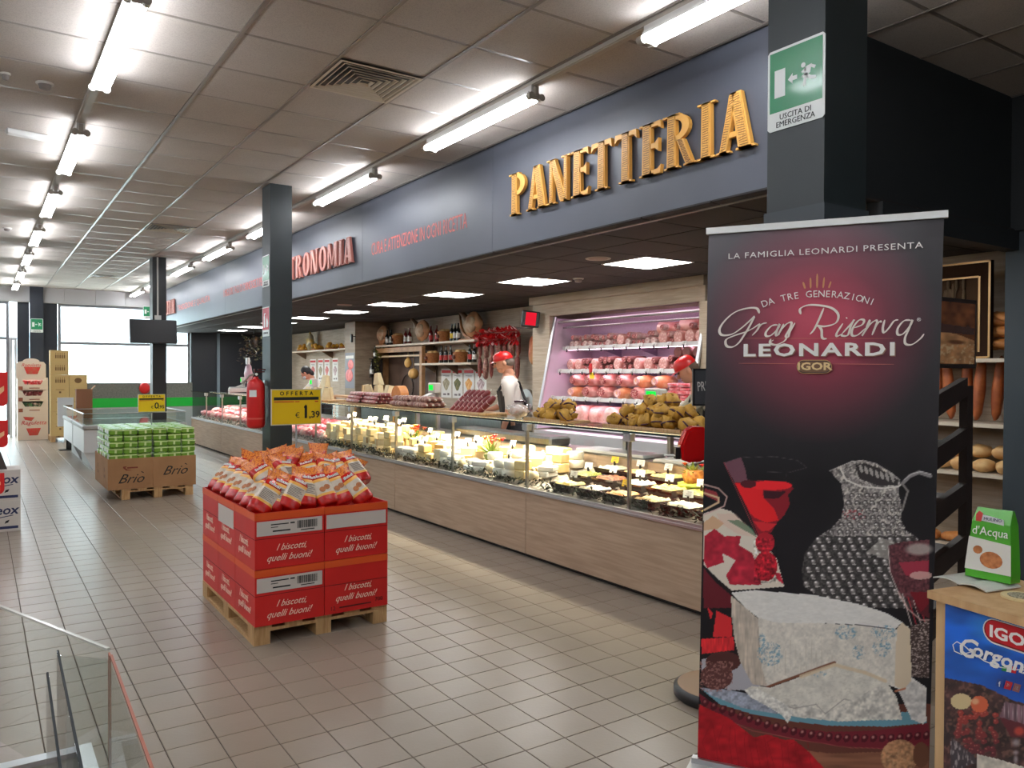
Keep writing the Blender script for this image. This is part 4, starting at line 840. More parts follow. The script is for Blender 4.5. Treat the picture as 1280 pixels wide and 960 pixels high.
def basket(px, z, lab):
    y = on_x(px, 440, 6.74).y; t = thing('wicker_basket', lab, 'basket', (6.74,y,z), group='wicker baskets on the wall shelves')
    part('basket', MB().lathe([(.10,0),(.135,.17),(.14,.18),(.125,.18),(.1,.12)], 16), WIC, t); rb = MB()
    for k in range(5): rb.ball((.055*math.cos(k*1.26),.055*math.sin(k*1.26),.19),(.05,.045,.035),8,6)
    part('contents', rb, BRD, t); part('ribbon', MB().box(-.15,-.03,.06,-.13,.03,.12).ball((-.145,.0,.09),(.02,.05,.03),8,5), mat('brown_ribbon', (90,44,24), .5), t)
def bottle(px, z, lab, c, x=6.7, lblc=PAPER, s=1.0, y=None):
    y = on_x(px, 440, x).y if y is None else y; t = thing('bottle', lab, 'bottle', (x,y,z), group='bottles on the back wall')
    part('glass', MB().lathe([(.036*s,0),(.038*s,.01),(.038*s,.17*s),(.03*s,.2*s),(.014*s,.23*s),(.014*s,.29*s),(.016*s,.3*s)], 14), c, t); part('label', MB().lathe([(.0385*s,.05*s),(.039*s,.055*s),(.039*s,.13*s),(.0385*s,.135*s)], 14), lblc, t)
BG = mat('dark_bottle', (18,20,18), .12, coat=.6); BR = mat('red_bottle', (96,16,16), .15, coat=.5); REDL = mat('red_label', (180,50,44), .5)
for i, (px, c, l) in enumerate(((484,BG,PAPER),(489,BG,PAPER),(507,BR,PAPER),(512,BR,PAPER),(538.5,BR,REDL),(546,BR,REDL),(565,BG,YELLOW),(569,BG,PAPER),(573,BG,PAPER))): bottle(px, 2.061, f'bottle on the upper wall shelf, {ORD[i]} from the pilaster side', c, 6.72, l)
for i, (px, c, l) in enumerate(((531,BG,REDL),(552,BG,REDL),(557.5,BG,REDL),(563.5,BG,REDL),(587.5,BG,REDL),(593,BG,PAPER))): bottle(px, 1.691, f'bottle on the lower wall shelf, {ORD[i]} from the pilaster side', c, 6.72, l)
basket(498, 2.061, 'wicker basket on the upper shelf beside the left ham'); basket(556, 2.061, 'wicker basket on the upper shelf beside the right ham'); basket(541, 1.691, 'wicker basket at the left end of the lower shelf'); basket(576, 1.691, 'wicker basket at the right end of the lower shelf')
# framed niche under the shelf
t = thing('framed_niche', 'wooden framed niche under the upper shelf with hanging cheeses', 'frame', (6.6,12.66,.92)); FW = mat('frame_wood', (176,134,90), .5, c2=(150,108,68), scale=6)
for y in (0, 1.98): part('frame_post', B(0,y,0,.07,y+.09,1.08), FW, t)
part('frame_top', MB().box(0,.09,.99,.07,1.98,1.08), FW, t); part('inner_bead', MB().box(.02,.1,.90,.05,1.97,.93), mat('bead', (214,190,150), .5), t)
part('backing', B(.30,.02,0,.32,2.05,1.07), mat('niche_back', (96,74,60), .6, c2=(76,56,44), scale=3), t); part('side', B(.07,2.03,0,.30,2.07,1.05), FW, t)
single('provolone', MB().ball((0,0,-.28),(.07,.07,.09),14,9).ball((0,0,-.18),(.03,.03,.04),8,6).cyl((0,0,-.15),(0,0,0),.004), mat('provolone', (222,180,104), .4), 'pear-shaped provolone hanging in the wooden niche', 'cheese', (6.70,on_x(510,450,6.7).y,1.98))
single('provolone', MB().ball((0,0,-.48),(.1,.1,.1),14,9).cyl((0,0,-.4),(0,0,0),.004), mat('provolone2', (206,160,92), .4), 'round netted provolone hanging lower in the wooden niche', 'cheese', (6.70,on_x(517,450,6.7).y,1.98))
single('wooden_hoop', MB().tube([(0,.24*math.cos(R(a)),.24+.24*math.sin(R(a))) for a in range(0,361,20)], .015), mat('dark_hoop', (50,34,28), .5), 'dark wooden hoop standing at the back of the niche', 'hoop', (6.86,on_x(506,465,6.8).y,1.0))
t = thing('wine_rack', 'narrow dark rack with wine bottles against the pilaster corner', 'rack', (6.62,14.66,0)); part('frame', MB().box(-.1,-.08,0,.1,.0,1.80).box(-.16,-.10,1.42,.1,.0,1.44).box(-.16,-.10,1.78,.1,.0,1.80), mat('rack_dark', (34,26,24), .6), t)
bottle(0, 1.4415, 'wine bottle on the lower ledge of the dark rack', BG, 6.49, PAPER, 1.05, 14.605); bottle(0, 1.8015, 'wine bottle on top of the dark rack', BG, 6.56, PAPER, .85, 14.6)
ivy = MB(); rnd = random.Random(9)
for j in range(90):
    p = Vector((6.58+rnd.uniform(-.06,.05), 14.5+rnd.gauss(0,.1), 1.78+rnd.uniform(-.35,.22))); d = Vector((rnd.uniform(-1,.2),rnd.uniform(-1,1),rnd.uniform(-1,1))).normalized()*.06; w = d.cross(Vector((0,.3,1))).normalized()*.02
    ivy.add([p,p+d*.5+w,p+d,p+d*.5-w], [(0,1,2,3)])
o = single('hanging_vine', ivy, mat('vine_leaf', (60,80,36), .5, c2=(130,120,40), scale=20), 'trailing green vine leaves beside the wine rack', 'foliage'); o['kind'] = 'stuff'
# posters
def wposter(x, y, z, w, h, lab, food, head=REDINK, grp='narrow food posters on the wall'):
    t = thing('poster', lab, 'poster', (x,y,z), group=grp); part('sheet', B(-.004,-w/2,-h/2,0,w/2,h/2), PAPER, t); part('header', B(-.0055,-w/2+.015,h/2-.08,-.004,w/2-.015,h/2-.03), head, t)
    part('food_picture', MB().prism([(w*.32*math.cos(R(a))*(1+.2*math.sin(3*R(a))), -.02+h*.19*math.sin(R(a))*(1+.15*math.cos(4*R(a)))) for a in range(0,360,20)], .0015, 0, 'YZ', -.0055), food, t)
    part('small_print', MB().box(-.0055,-w*.3,h*.25,-.004,w*.3,h*.265).box(-.0055,-w*.3,h*.22,-.004,w*.1,h*.23).box(-.0055,-w*.32,-h*.42,-.004,-w*.12,-h*.34).box(-.0055,.0,-h*.42,-.004,w*.3,-h*.36), mat('print_grey', (120,110,110), .6), t)
fd = [mat('food_pic_grey', (140,130,104), .6, c2=(190,180,150), scale=20), mat('food_pic_green', (70,80,50), .6, c2=(130,120,70), scale=20), mat('food_pic_orange', (214,140,60), .6, c2=(236,190,120), scale=20), mat('food_pic_mix', (150,120,120), .6, c2=(220,200,200), scale=20), mat('food_pic_red', (190,70,70), .6, c2=(230,170,160), scale=20)]
for i, (a, b) in enumerate(((551,564.2),(565,578),(579,592.5),(593.5,608))):
    y0, y1 = on_x(a,480,6.94).y, on_x(b,480,6.94).y; wposter(6.948, (y0+y1)/2, 1.335, y0-y1-.02, .52, f'white food poster with red header beside the niche, {ORD[i]} from left', fd[i])
for i, (a, b) in enumerate(((387,395),(397,404),(405,412),(415,422.5))):
    y0, y1 = on_x(a,460,6.94).y, on_x(b,460,6.94).y; wposter(6.948, (y0+y1)/2, 1.58, (y0-y1)*.9, .54, f'narrow white food poster beyond the pilaster, {ORD[i]} from the television side', fd[[4,0,4,3][i]])
t = thing('poster', 'tall poster with red tomatoes on the pilaster', 'poster', (6.199,15.015,1.56)); part('sheet', B(-.004,-.24,-.36,0,.24,.36), mat('poster_grey', (120,122,128), .5), t)
part('tomatoes', MB().ball((-.006,-.05,.12),(.004,.15,.1),12,8).ball((-.006,.02,-.10),(.004,.19,.13),12,8), mat('tomato', (196,50,44), .4, c2=(226,110,100), scale=12), t); part('header', B(-.006,-.2,.24,-.004,.2,.3), PAPER, t)
single('small_bracket_sign', MB().box(-.04,-.02,-.08,.0,.02,.08).box(0,-.008,.03,.06,.008,.045), BLACK, 'small black hanging sign on the pilaster', 'sign', (6.14,14.73,2.2))
# goods beyond the pilaster
rnd = random.Random(4); YG = mat('yellow_fruit', (220,170,40), .5, c2=(190,130,30), scale=12)
for i, y in enumerate((15.9, 16.6, 17.5, 18.4, 19.4)):
    mb = MB()
    for j in range(9): mb.ball((rnd.uniform(-.1,.1), rnd.uniform(-.2,.2), .05+rnd.uniform(0,.09)), .05, 8, 6)
    t = thing('fruit_heap_basket', f'flat basket of yellow fruit on the far wall shelf, {ORD[i]} from the pilaster', 'basket', (6.76,y,2.051), group='yellow goods on the far wall shelf'); part('basket', MB().lathe([(.13,0),(.15,.04),(.14,.04)], 14, 0, (0,0,0), 1, 1.5), WIC, t); part('fruit', mb, YG, t)
for i, y in enumerate((16.15, 18.9)): single('hanging_cluster', MB().ball((0,0,.2),(.09,.16,.2),12,8,0,.5,i+3).ball((0,0,.42),(.03,.03,.06),8,5), mat('brown_cluster', (110,64,44), .6, c2=(60,36,30), scale=20) if i == 0 else mat('pale_flask', (150,150,140), .4, c2=(200,160,60), scale=8), ['dark brown net-wrapped piece on the far wall shelf next to the pilaster','tall pale flask among yellow fruit on the far wall shelf'][i], 'food', (6.76,y,2.051))
# hanging salami with red bows
by0, by1 = 9.62, 10.80
t = thing('hanging_rail', 'steel rail with a thick row of red bows', 'rail', (6.68,by0,2.19)); part('bar', MB().cyl((0,-.55,0),(0,by1-by0,0),.012).box(0,0,-.005,.27,.02,.015).box(0,by1-by0-.02,-.005,.27,by1-by0,.015), STEEL, t)
rnd = random.Random(8); RB = mat('red_bow', (206,22,30), .35); RB2 = mat('bow_edge_white', (232,190,190), .4)
for j in range(26):
    y = .02+(by1-by0-.04)*j/25; mb = MB()
    for k in range(12):
        a = rnd.uniform(0,6.28); e = rnd.uniform(-1.3,1.0); d = Vector((math.cos(a)*math.cos(e)*.6-.35, math.sin(a)*math.cos(e), math.sin(e)))*rnd.uniform(.09,.14); w = d.cross(Vector((0,.2,1))).normalized()*.036; c = Vector((-.05,y,-.05-.11*(j % 2)))
        mb.add([c-w*.3,c+d*.6+w,c+d,c+d*.6-w,c+d*.5+Vector((-.012,0,0))], [(0,1,4),(1,2,4),(2,3,4),(3,0,4)], 1 if k in (6,11) else 0)
    part('bow', mb, [RB,RB2], t)
hs = MB().lathe([(.006,0),(.012,-.02),(.03,-.05),(.034,-.12),(.032,-.26),(.026,-.31),(.008,-.34),(.004,-.36)], 10).mesh('hanging_salami', mat('hanging_salami_skin', (104,40,36), .5, c2=(150,84,74), scale=26)); hp = MB().lathe([(.006,0),(.012,-.02),(.036,-.05),(.05,-.2),(.042,-.34),(.012,-.38)], 10).mesh('hanging_salami', SALG)
for l in range(2):
    for j in range(13):
        if l == 1 and j in (5,6,7,8): continue
        y = by0+.05+.09*j+.02*l; o = link('hanging_salami', hp if (j % 4 == 2) else hs, None, (6.66+.05*(j % 2),y,2.12-.33*l), (0,0,0)); tag(o, f'{"floury" if j % 4 == 2 else "dark red"} salami hanging behind the red-capped man, {["upper","lower"][l]} row, {ORD[j]} from the fridge', 'salami', 'salami hanging under the red bows')
single('hanging_ham', MB().ball((0,0,-.35),(.09,.12,.24),14,9,0,.3,2).cyl((0,0,-.15),(0,0,.0),.05,.02,10).cyl((0,0,0),(0,0,.06),.004), mat('hanging_ham_skin', (206,160,110), .5, c2=(170,90,50), scale=5), 'whole cured ham hanging beside the wood pilaster of the fridge', 'ham', (6.62,9.17,2.19))
single('price_strip', B(-.004,-.05,-.2,0,.05,.2), PAPER, 'narrow white notice under the hanging ham', 'notice', (6.93,9.28,1.55))
t = thing('queue_number_display', 'black queue number display glowing red beside the fridge', 'display', on_x(664,399,6.08), rot=(0,R(6),R(-35))); part('case', MB().rbox(-.13,-.05,-.105,.11,.05,.105,.012), BLACK, t); part('red_screen', B(-.075,-.053,-.085,.065,-.049,.085), glow('red_screen', (225,30,50), 1.1), t); part('wall_arm', MB().box(.02,.06,-.02,.06,.16,.02), BLACK, t)
single('slicer', MB().rbox(-.2,-.25,0,.2,.25,.06,.01).cyl((0,-.05,.25),(.05,-.05,.25),.17,None,20).box(-.05,-.05,.06,.1,.1,.3), STEEL, 'steel slicer on the rear bench behind the man in the red cap', 'slicer', (6.5,9.3,.8705)); single('rear_bench', MB().box(-.35,-1.6,.0,.35,1.6,.95).box(-.38,-1.62,.95,.38,1.62,1.0), [STEEL], 'steel rear bench along the back wall', 'bench', (6.56,11.0,0)) if False else None
single('rear_bench', MB().box(-.32,-2.9,.0,.32,2.9,.84).box(-.34,-2.92,.84,.34,2.92,.87), STEEL, 'low steel bench along the back wall under the posters', 'bench', (6.58,11.7,0))
# hanging plant by the far dark wall
pl = thing('hanging_plant', 'dark trailing plant hanging by the extinguisher column', 'plant', (on_y(317,450,16.5).x,16.5,ZD)); part('cord', MB().cyl((0,0,-.35),(0,0,0),.004), BLACK, pl); part('pot', MB().lathe([(.06,-.5),(.09,-.38),(.09,-.35)], 12), mat('dark_pot', (40,30,26), .5), pl)
rnd = random.Random(31); lf = MB()
for j in range(240):
    a = rnd.uniform(0,6.28); rr = rnd.uniform(.02,.3); p = Vector((rr*math.cos(a), rr*math.sin(a), -.35-rnd.uniform(-.1,.5)*(rr/.3)**.5)); d = Vector((rnd.uniform(-1,1),rnd.uniform(-1,1),rnd.uniform(-1,.4))).normalized()*.08; w = d.cross(Vector((0,.3,1))).normalized()*.022; lf.add([p,p+d*.5+w,p+d,p+d*.5-w], [(0,1,2,3)])
part('leaves', lf, mat('dark_plant_leaf', (44,66,40), .5, c2=(90,60,34), scale=10), pl, stuff=True)
# ---------------- people ----------------
SKIN = mat('skin', (206,150,122), .5, c2=(196,138,110), scale=6); SHIRT = mat('white_polo', (226,220,212), .7); TROU = mat('dark_trousers', (34,34,40), .8)
def person(label, loc, rz, lean, arms, shirt=SHIRT, cap=None, hair=None, apron=True, s=1.0, head_down=.15, mask=False, wide=1):
    ln = math.sin(lean); lc = math.cos(lean); k_ = .71*ln*s; loc = (loc[0]-math.sin(rz)*k_, loc[1]+math.cos(rz)*k_, 0); t = thing('person', label, 'person', loc, rz)
    def L(x, z, y=0): d = z-.95; return Vector((x, y-d*ln, .95+d*lc)) if d > 0 else Vector((x, y, z))
    J = {'pel':L(0,.95),'wai':L(0,1.10),'che':L(0,1.30),'nb':L(0,1.44),'neck':L(0,1.52),'hd':L(0,1.57)}
    for sd, k in ((-1,'r'),(1,'l')):
        J['sh'+k] = L(sd*.17,1.40); J['hip'+k] = Vector((sd*.09,0,.90)); J['kn'+k] = Vector((sd*.10,-.01,.50)); J['an'+k] = Vector((sd*.11,.02,.09)); J['toe'+k] = Vector((sd*.13,-.17,.045))
        e, w = arms[k]; J['el'+k] = J['sh'+k]+Vector(e); J['wr'+k] = J['el'+k]+Vector(w); J['ha'+k] = J['wr'+k]+Vector(w).normalized()*.07
    ed = [('pel','wai'),('wai','che'),('che','nb'),('nb','neck'),('neck','hd')]
    for k in 'rl': ed += [('nb','sh'+k),('sh'+k,'el'+k),('el'+k,'wr'+k),('wr'+k,'ha'+k),('pel','hip'+k),('hip'+k,'kn'+k),('kn'+k,'an'+k),('an'+k,'toe'+k)]
    rad = {'pel':(.15,.11),'wai':(.145,.105),'che':(.165,.115),'nb':(.11,.08),'neck':(.055,.055),'hd':(.055,.055)}
    for k in 'rl': rad.update({'sh'+k:(.068,.068),'el'+k:(.042,.042),'wr'+k:(.028,.028),'ha'+k:(.036,.02),'hip'+k:(.095,.095),'kn'+k:(.06,.06),'an'+k:(.045,.045),'toe'+k:(.04,.03)})
    names = list(J); me = bpy.data.meshes.new('body'); me.from_pydata([J[n] for n in names], [(names.index(a),names.index(b)) for a, b in ed], [])
    o = bpy.data.objects.new('body', me); COL.objects.link(o); md = o.modifiers.new('skin', 'SKIN'); md.use_smooth_shade = True; o.modifiers.new('sub', 'SUBSURF').levels = 1
    for i, n in enumerate(names): me.skin_vertices[0].data[i].radius = rad[n]; me.skin_vertices[0].data[i].use_root = (n == 'pel')
    bpy.context.view_layer.update(); dg = bpy.context.evaluated_depsgraph_get(); m2 = bpy.data.meshes.new_from_object(o.evaluated_get(dg)); bpy.data.objects.remove(o)
    # head, ears, nose and hands joined into the same mesh
    hc = L(0,1.66)+Vector((0,-.02,0)); H = MB(); q = Matrix.Translation(hc) @ Matrix.Rotation(lean+head_down, 4, 'X'); H.M = q
    H.ball((0,0,0),(.075,.096,.115),18,12).ball((0,-.035,-.06),(.055,.06,.055),12,8).cyl((0,-.09,.0),(0,-.118,-.028),.009,.017,8).ball((-.077,.0,-.01),(.012,.022,.032),8,6).ball((.077,.0,-.01),(.012,.022,.032),8,6)
    H.ball((-.03,-.088,.012),(.012,.008,.007),8,5,1).ball((.03,-.088,.012),(.012,.008,.007),8,5,1).ball((0,-.092,-.058),(.022,.008,.006),8,4,2).cyl((0,.0,-.05),(0,.02,-.16),.052,.055,12); H.M = Matrix.Identity(4)
    for k in 'rl':
        d = (J['ha'+k]-J['wr'+k]).normalized(); sd = d.cross(Vector((0,0,1))); sd = sd.normalized() if sd.length > .1 else Vector((1,0,0)); dn = d.cross(sd)
        for f, (off, ln_) in enumerate(((-.028,.062),(-.010,.074),(.010,.070),(.028,.054))):
            a = J['ha'+k]+sd*off*.9; b = a+d*ln_*.55; c = b+(d*.7+dn*(-.5 if dn.z > 0 else .5))*ln_*.5; H.cyl(a-d*.02,b,.0095,.0088,7).cyl(b,c,.0088,.0065,7).ball(c,.0068,6,4)
        a = J['wr'+k]+sd*.026+d*.02; b = a+sd*.022+d*.035; H.cyl(a,b,.011,.0095,7).cyl(b,b+d*.03,.0095,.007,7)
    hm = H.mesh('h', [SKIN,mat('eye_dark', (50,36,30), .3),mat('lips', (170,90,84), .5)])
    bm = bmesh.new(); bm.from_mesh(m2)
    segs = [(J[a],J[b],(0 if (a in ('neck',) or a.startswith('el') and True or a.startswith('wr') or a == 'nb' and b == 'neck') else 4 if a[:2] in ('hi','kn') or b[:3] == 'hip' else 5 if a[:2] == 'an' else 3)) for a, b in ed]
    for f in bm.faces:
        c = f.calc_center_median(); best = 9
        for a, b, mi in segs:
            ab = b-a; tt = max(0, min(1, (c-a).dot(ab)/ab.length_squared)); d = (c-a-ab*tt).length
            if mi == 3 and False: pass
            if d < best: best = d; f.material_index = mi
    bm2 = bmesh.new(); bm2.from_mesh(hm); tmp = bpy.data.meshes.new('t'); bm.to_mesh(tmp); bm2.free()
    bm.from_mesh(hm); me = bpy.data.meshes.new('body'); bm.to_mesh(me); bm.free()
    for m_ in (SKIN,MATS['eye_dark'],MATS['lips'],shirt,TROU,mat('shoe', (30,28,28), .4)): me.materials.append(m_)
    for p in me.polygons: p.use_smooth = True
    link('body', me, t)
    if cap:
        c = MB(); c.M = q @ Matrix.Translation((0,0,.03)); prof = [(.092,.0),(.094,.02),(.085,.06),(.06,.09),(.02,.10),(.004,.101)]; c.lathe(prof, 18, 0, (0,0,0), .93, 1.12)
        c.add([(x, -.085-.085*math.cos(x/.075*1.4), -.002) for x in (-.07,-.045,0,.045,.07)]+[(.07,-.06,.006),(.03,-.095,.012),(-.03,-.095,.012),(-.07,-.06,.006)], [tuple(range(9))]); c.ball((0,0,.102),.008,8,5); part('cap', c, cap, t)
    if hair:
        c = MB(); c.M = q; (c.ball((0,.022,.02),(.086,.098,.112),16,10).ball((0,.075,-.06),(.06,.045,.07),12,8)) if not cap else c.ball((0,.030,-.005),(.078,.078,.075),14,8); part('hair', c, hair, t)
    if mask:
        c = MB(); c.M = q; c.ball((0,-.055,-.05),(.062,.062,.045),12,8); part('face_mask', c, mat('mask_blue', (210,220,226), .6), t)
    if apron:
        c = MB(); pts = []
        for z in (.55,.8,1.0,1.15,1.33):
            w = .17 if z < 1.2 else .12
            for x in (-1,-.6,0,.6,1): p = L(x*w,z); yy = -.145 if z > .9 else -.15; c_ = p+Vector((0,(yy+.09*abs(x)**2)*lc,-.0)); pts.append(c_)
        n = 5; c.add(pts+[p+Vector((0,.012,0)) for p in pts], [(i*n+j,i*n+j+1,(i+1)*n+j+1,(i+1)*n+j) for i in range(4) for j in range(4)]+[(25+i*n+j,25+(i+1)*n+j,25+(i+1)*n+j+1,25+i*n+j+1) for i in range(4) for j in range(4)])
        for sd in (-1,1): c.tube([L(sd*.10,1.33)+Vector((0,-.12,0)), L(sd*.085,1.45)+Vector((0,-.03,.02)), L(sd*.06,1.43)+Vector((0,.10,0)), L(-sd*.1,1.2)+Vector((0,.14,0)), L(-sd*.16,1.05)+Vector((0,.09,0))], .016, 6)
        part('apron', c, mat('black_apron', (24,22,24), .8), t)
    t.scale = (s*wide,s*wide,s); return t
# the local -Y of a figure is where it faces
person('man in red cap, white polo and black apron standing behind the glass counter', (5.02,on_x(634,455,5.02).y,0), R(-124), R(8), {'l':((.04,-.0,-.28),(.0,-.07,-.25)),'r':((.02,-.1,-.26),(-.05,-.2,-.08))}, wide=1.14, cap=RED, hair=mat('grey_hair', (110,96,88), .8), s=.99)
person('worker with dark hair in white shirt bending over the counter beyond the extinguisher column', (on_y(384,470,14.1).x,14.1,0), R(-128), R(34), {'r':((0,-.18,-.2),(0,-.2,-.08)),'l':((.03,-.2,-.18),(0,-.2,-.06))}, hair=mat('black_hair', (18,16,18), .5), s=.98, mask=True)
person('worker in red cap and olive shirt half hidden by the black PRENDI sign', (5.15,on_x(862,470,5.15).y,0), R(-130), R(24), {'r':((-.02,-.2,-.18),(.0,-.24,-.02)),'l':((.03,-.2,-.2),(-.03,-.22,-.04))}, shirt=mat('olive_shirt', (150,144,124), .8), cap=RED, hair=mat('brown_hair', (90,70,56), .8), s=.97)
# ---------------- pallets ----------------
def pallet(x, y, w, d, h, lab):
    t = thing('pallet', lab, 'pallet', (x,y,0), group='wooden pallets on the floor'); bw = .09
    for i in range(3):
        px = [0,(w-bw)/2,w-bw][i]; part('runner', B(px,0,0,px+bw,d,.018), PINE, t)
        for j in range(3): py = [0,(d-.12)/2,d-.12][j]; part('block', B(px,py,.018,px+bw,py+.12,h-.036), PINE, t)
    for j in range(3): py = [0,(d-.12)/2,d-.12][j]; part('cross_board', B(0,py,h-.036,w,py+.12,h-.019), PINE, t)
    for i in range(5): px = (w-.1)*i/4; part('deck_board', B(px,0,h-.018,px+.1,d,h), PINE, t)
    return t
pallet(1.245, 4.375, .80, 1.2, .108, 'wooden pallet under the red biscuit cartons')
PX, PY, PZ = 1.245, 4.36, .1085; BWX, BDY, BH = .40, .405, .315
SCW = mat('cream_script', (250,224,204), .6)
def carton(ix, iy, l):
    x, y, z = PX+ix*BWX, PY+iy*BDY, PZ+l*BH; lay = ['bottom','top'][l]
    lab = f'red biscuit carton, {lay} layer, {["left","right"][ix]} column, {["front","middle","back"][iy]} row of the pallet'
    t = thing('red_carton', lab, 'carton', (x,y,z), group='red biscuit cartons'); g = .002
    mb = MB()
    if l == 0: mb.box(g,g,0,BWX-g,BDY-g,BH-.002)
    else: mb.box(g,g,0,BWX-g,BDY-g,BH-.055).box(g,g,BH-.055,BWX-g,.008,BH-.002).box(g,BDY-.008,BH-.055,BWX-g,BDY-g,BH-.002).box(g,.008,BH-.055,.008,BDY-.008,BH-.002).box(BWX-.008,.008,BH-.055,BWX-g,BDY-.008,BH-.002)
    part('box', mb, REDCARD, t)
    oz = (BH-.042, BH-.003)
    part('orange_band', MB().box(g,.0,oz[0],BWX-g,.0018,oz[1]).box(0,g,oz[0],.0018,BDY-g,oz[1]), ORANGE, t)
    part('flap_seam', MB().box(.004,.0008,BH*.53,BWX-.004,.0019,BH*.53+.0025).box(.0008,.004,BH*.53,.0019,BDY-.004,BH*.53+.0025), mat('seam_dark', (70,12,12), .8), t)
    if iy == 0:
        if not (ix == 1 and l == 0):
            s = part('white_sticker', B(.012,-.0006,BH-.13,BWX-.014,.0019,BH-.05), mat('sticker_paper', (206,198,190), .5), t)
            if ix == 0:
                bc = MB(); rr = random.Random(3); q = .24
                while q < .355: w_ = rr.choice((.0015,.003,.0045)); bc.box(q,-.0014,BH-.105,q+w_,-.0007,BH-.062); q += w_+rr.choice((.0015,.003))
                bc.box(.26,-.0014,BH-.118,.34,-.0007,BH-.113); part('barcode', bc, INK, s)
                part('small_print', MB().box(.09,-.0014,BH-.074,.19,-.0007,BH-.068).box(.20,-.0014,BH-.074,.225,-.0007,BH-.066).box(.09,-.0014,BH-.088,.13,-.0007,BH-.084).box(.10,-.0014,BH-.112,.20,-.0007,BH-.104), INK, s)
        dz = .0 if not (ix == 1 and l == 0) else .03
        text('I biscotti,', .052, SCW, t, (.205,-.0008,BH*.36+dz), shear=.5, xs=.9); text('quelli buoni!', .054, SCW, t, (.19,-.0008,BH*.18+dz), shear=.5, xs=.95)
        if ix == 1 and l == 0: text('12', .035, mat('dark_red_ink', (90,14,14), .6), t, (.05,-.0008,.03)); text('700', .035, MATS['dark_red_ink'], t, (.34,-.0008,.045)); part('small_print', MB().box(.09,-.0014,.028,.29,-.0007,.036), MATS['dark_red_ink'], t)
    if ix == 0:
        text('I biscotti,', .06, SCW, t, (-.0008,BDY*.52,BH*.42), FACE_MX, shear=.4, xs=.8); text('quelli buoni!', .06, SCW, t, (-.0008,BDY*.5,BH*.24), FACE_MX, shear=.4, xs=.85)
        if iy == 1 and l == 1: part('white_sticker', B(-.0006,.03,BH-.16,.0019,BDY-.02,BH-.05), MATS['sticker_paper'], t)
    return t
for l in range(2):
    for iy in range(3):
        for ix in range(2): carton(ix, iy, l)
# biscuit bags
BGR = mat('bag_red', (200,24,12), .25, c2=(168,12,8), scale=30, bump=.35, bscale=30); BGW = mat('bag_white', (214,202,184), .32, c2=(196,180,160), scale=25, bump=.35, bscale=30); BGO = mat('bag_orange_crimp', (228,136,46), .35, c2=(170,40,24), scale=110, kind='voronoi', contrast=(.45,.8)); BSC = mat('biscuit_picture', (190,120,66), .6, c2=(150,84,40), scale=60); BYE = mat('bag_yellow_edge', (232,170,70), .35)
def bag_shape(style):
    # upright: base at z 0, width along x, facing -Y; rows of a rounded pack that closes to a crimp
    rows = [(0,.055,.030),(.012,.062,.036),(.055,.064,.040),(.07,.064,.041),(.15,.062,.040),(.17,.062,.038),(.215,.060,.022),(.228,.066,.007),(.276,.086,.004)]
    mi = [0,0,3,1,3,0,2,2]; mb = MB(); n = 12
    vs = []
    for k, (z, w, d) in enumerate(rows):
        for j in range(n):
            a = 2*math.pi*(j+.5)/n; ca, sa = math.cos(a), math.sin(a); e = .5
            x = w*math.copysign(abs(ca)**e, ca); y = d*math.copysign(abs(sa)**.7, sa); y += (.010*math.sin(x*110+k)) if k >= 7 else 0; x += .002*math.sin(k*2.3+j)
            vs.append((x,y,z))
    mb.v = vs
    for k in range(len(rows)-1):
        for j in range(n): mb.f.append((k*n+j,k*n+(j+1)%n,(k+1)*n+(j+1)%n,(k+1)*n+j)); mb.m.append(mi[k]); mb.sm.append(True)
    mb.f.append(tuple(range(n-1,-1,-1))); mb.m.append(0); mb.sm.append(False); return mb
BM = bag_shape(0).mesh('pouch', [BGR,BGW,BGO,BYE])
def dec(style):
    mb = MB()
    if style == 0:
        for cx, cz in ((-.016,.095),(.016,.105)): mb.prism([(cx+.019*math.cos(R(a)), cz+.017*math.sin(R(a))) for a in range(0,360,24)], .002, 0, 'XZ', -.0425)
        return mb.mesh('biscuit_picture', BSC)
    for k in range(7): mb.box(-.042,-.0425,.078+.0095*k,.042-.02*((k*7)%3)/2,-.0405,.0805+.0095*k)
    return mb.mesh('printed_text', mat('bag_print_grey', (120,110,104), .6))
DEC = [dec(0), dec(1)]
def bag(loc, rot, style, lab):
    t = thing('biscuit_bag', lab, 'biscuit bag', loc, group='red and white biscuit bags', rot=rot); link('pouch', BM, t); link('biscuit_picture' if style == 0 else 'printed_text', DEC[style], t)
    mb = MB(); rr = random.Random(int(loc[0]*1e3+loc[1]*77)); 
    q = -.035
    while q < .035: w_ = rr.uniform(.006,.012); h_ = rr.uniform(.01,.02); mb.box(q,-.0395,.178,q+w_*.7,-.037,.178+h_); q += w_
    part('brand_lettering', mb, SIGNWHITE, t)
ZT = PZ+2*BH; rnd = random.Random(14)
fr = [(1.35,1,-28),(1.44,1,-32),(1.555,1,-14),(1.70,0,10),(1.80,0,14),(1.93,0,26),(1.27,1,-38)]
for i, (x, st, ro) in enumerate(sorted(fr)):
    bag((x,4.42+.01*(i%2),ZT-.005), (R(-40),R(-ro*.9),R(ro*.6)), st, f'biscuit bag leaning in the front row on the cartons, {ORD[i]} from the left')
for i in range(6): bag((1.275+.012*(i%2),4.62+.165*i,ZT-.005), (R(-44),R(-6+3*(i%3)),R(-74+3*(i%2))), 0, f'biscuit bag leaning along the aisle side of the cartons, {ORD[i]} from the front corner')
for i in range(6): bag((1.46+.11*i,4.60+.02*(i%3),ZT+.07+.01*(i%2)), (R(-48),R(rnd.uniform(-30,30)),R(rnd.uniform(-30,30))), i % 2, f'biscuit bag in the second row from front, {ORD[i]} from left')
k = 0
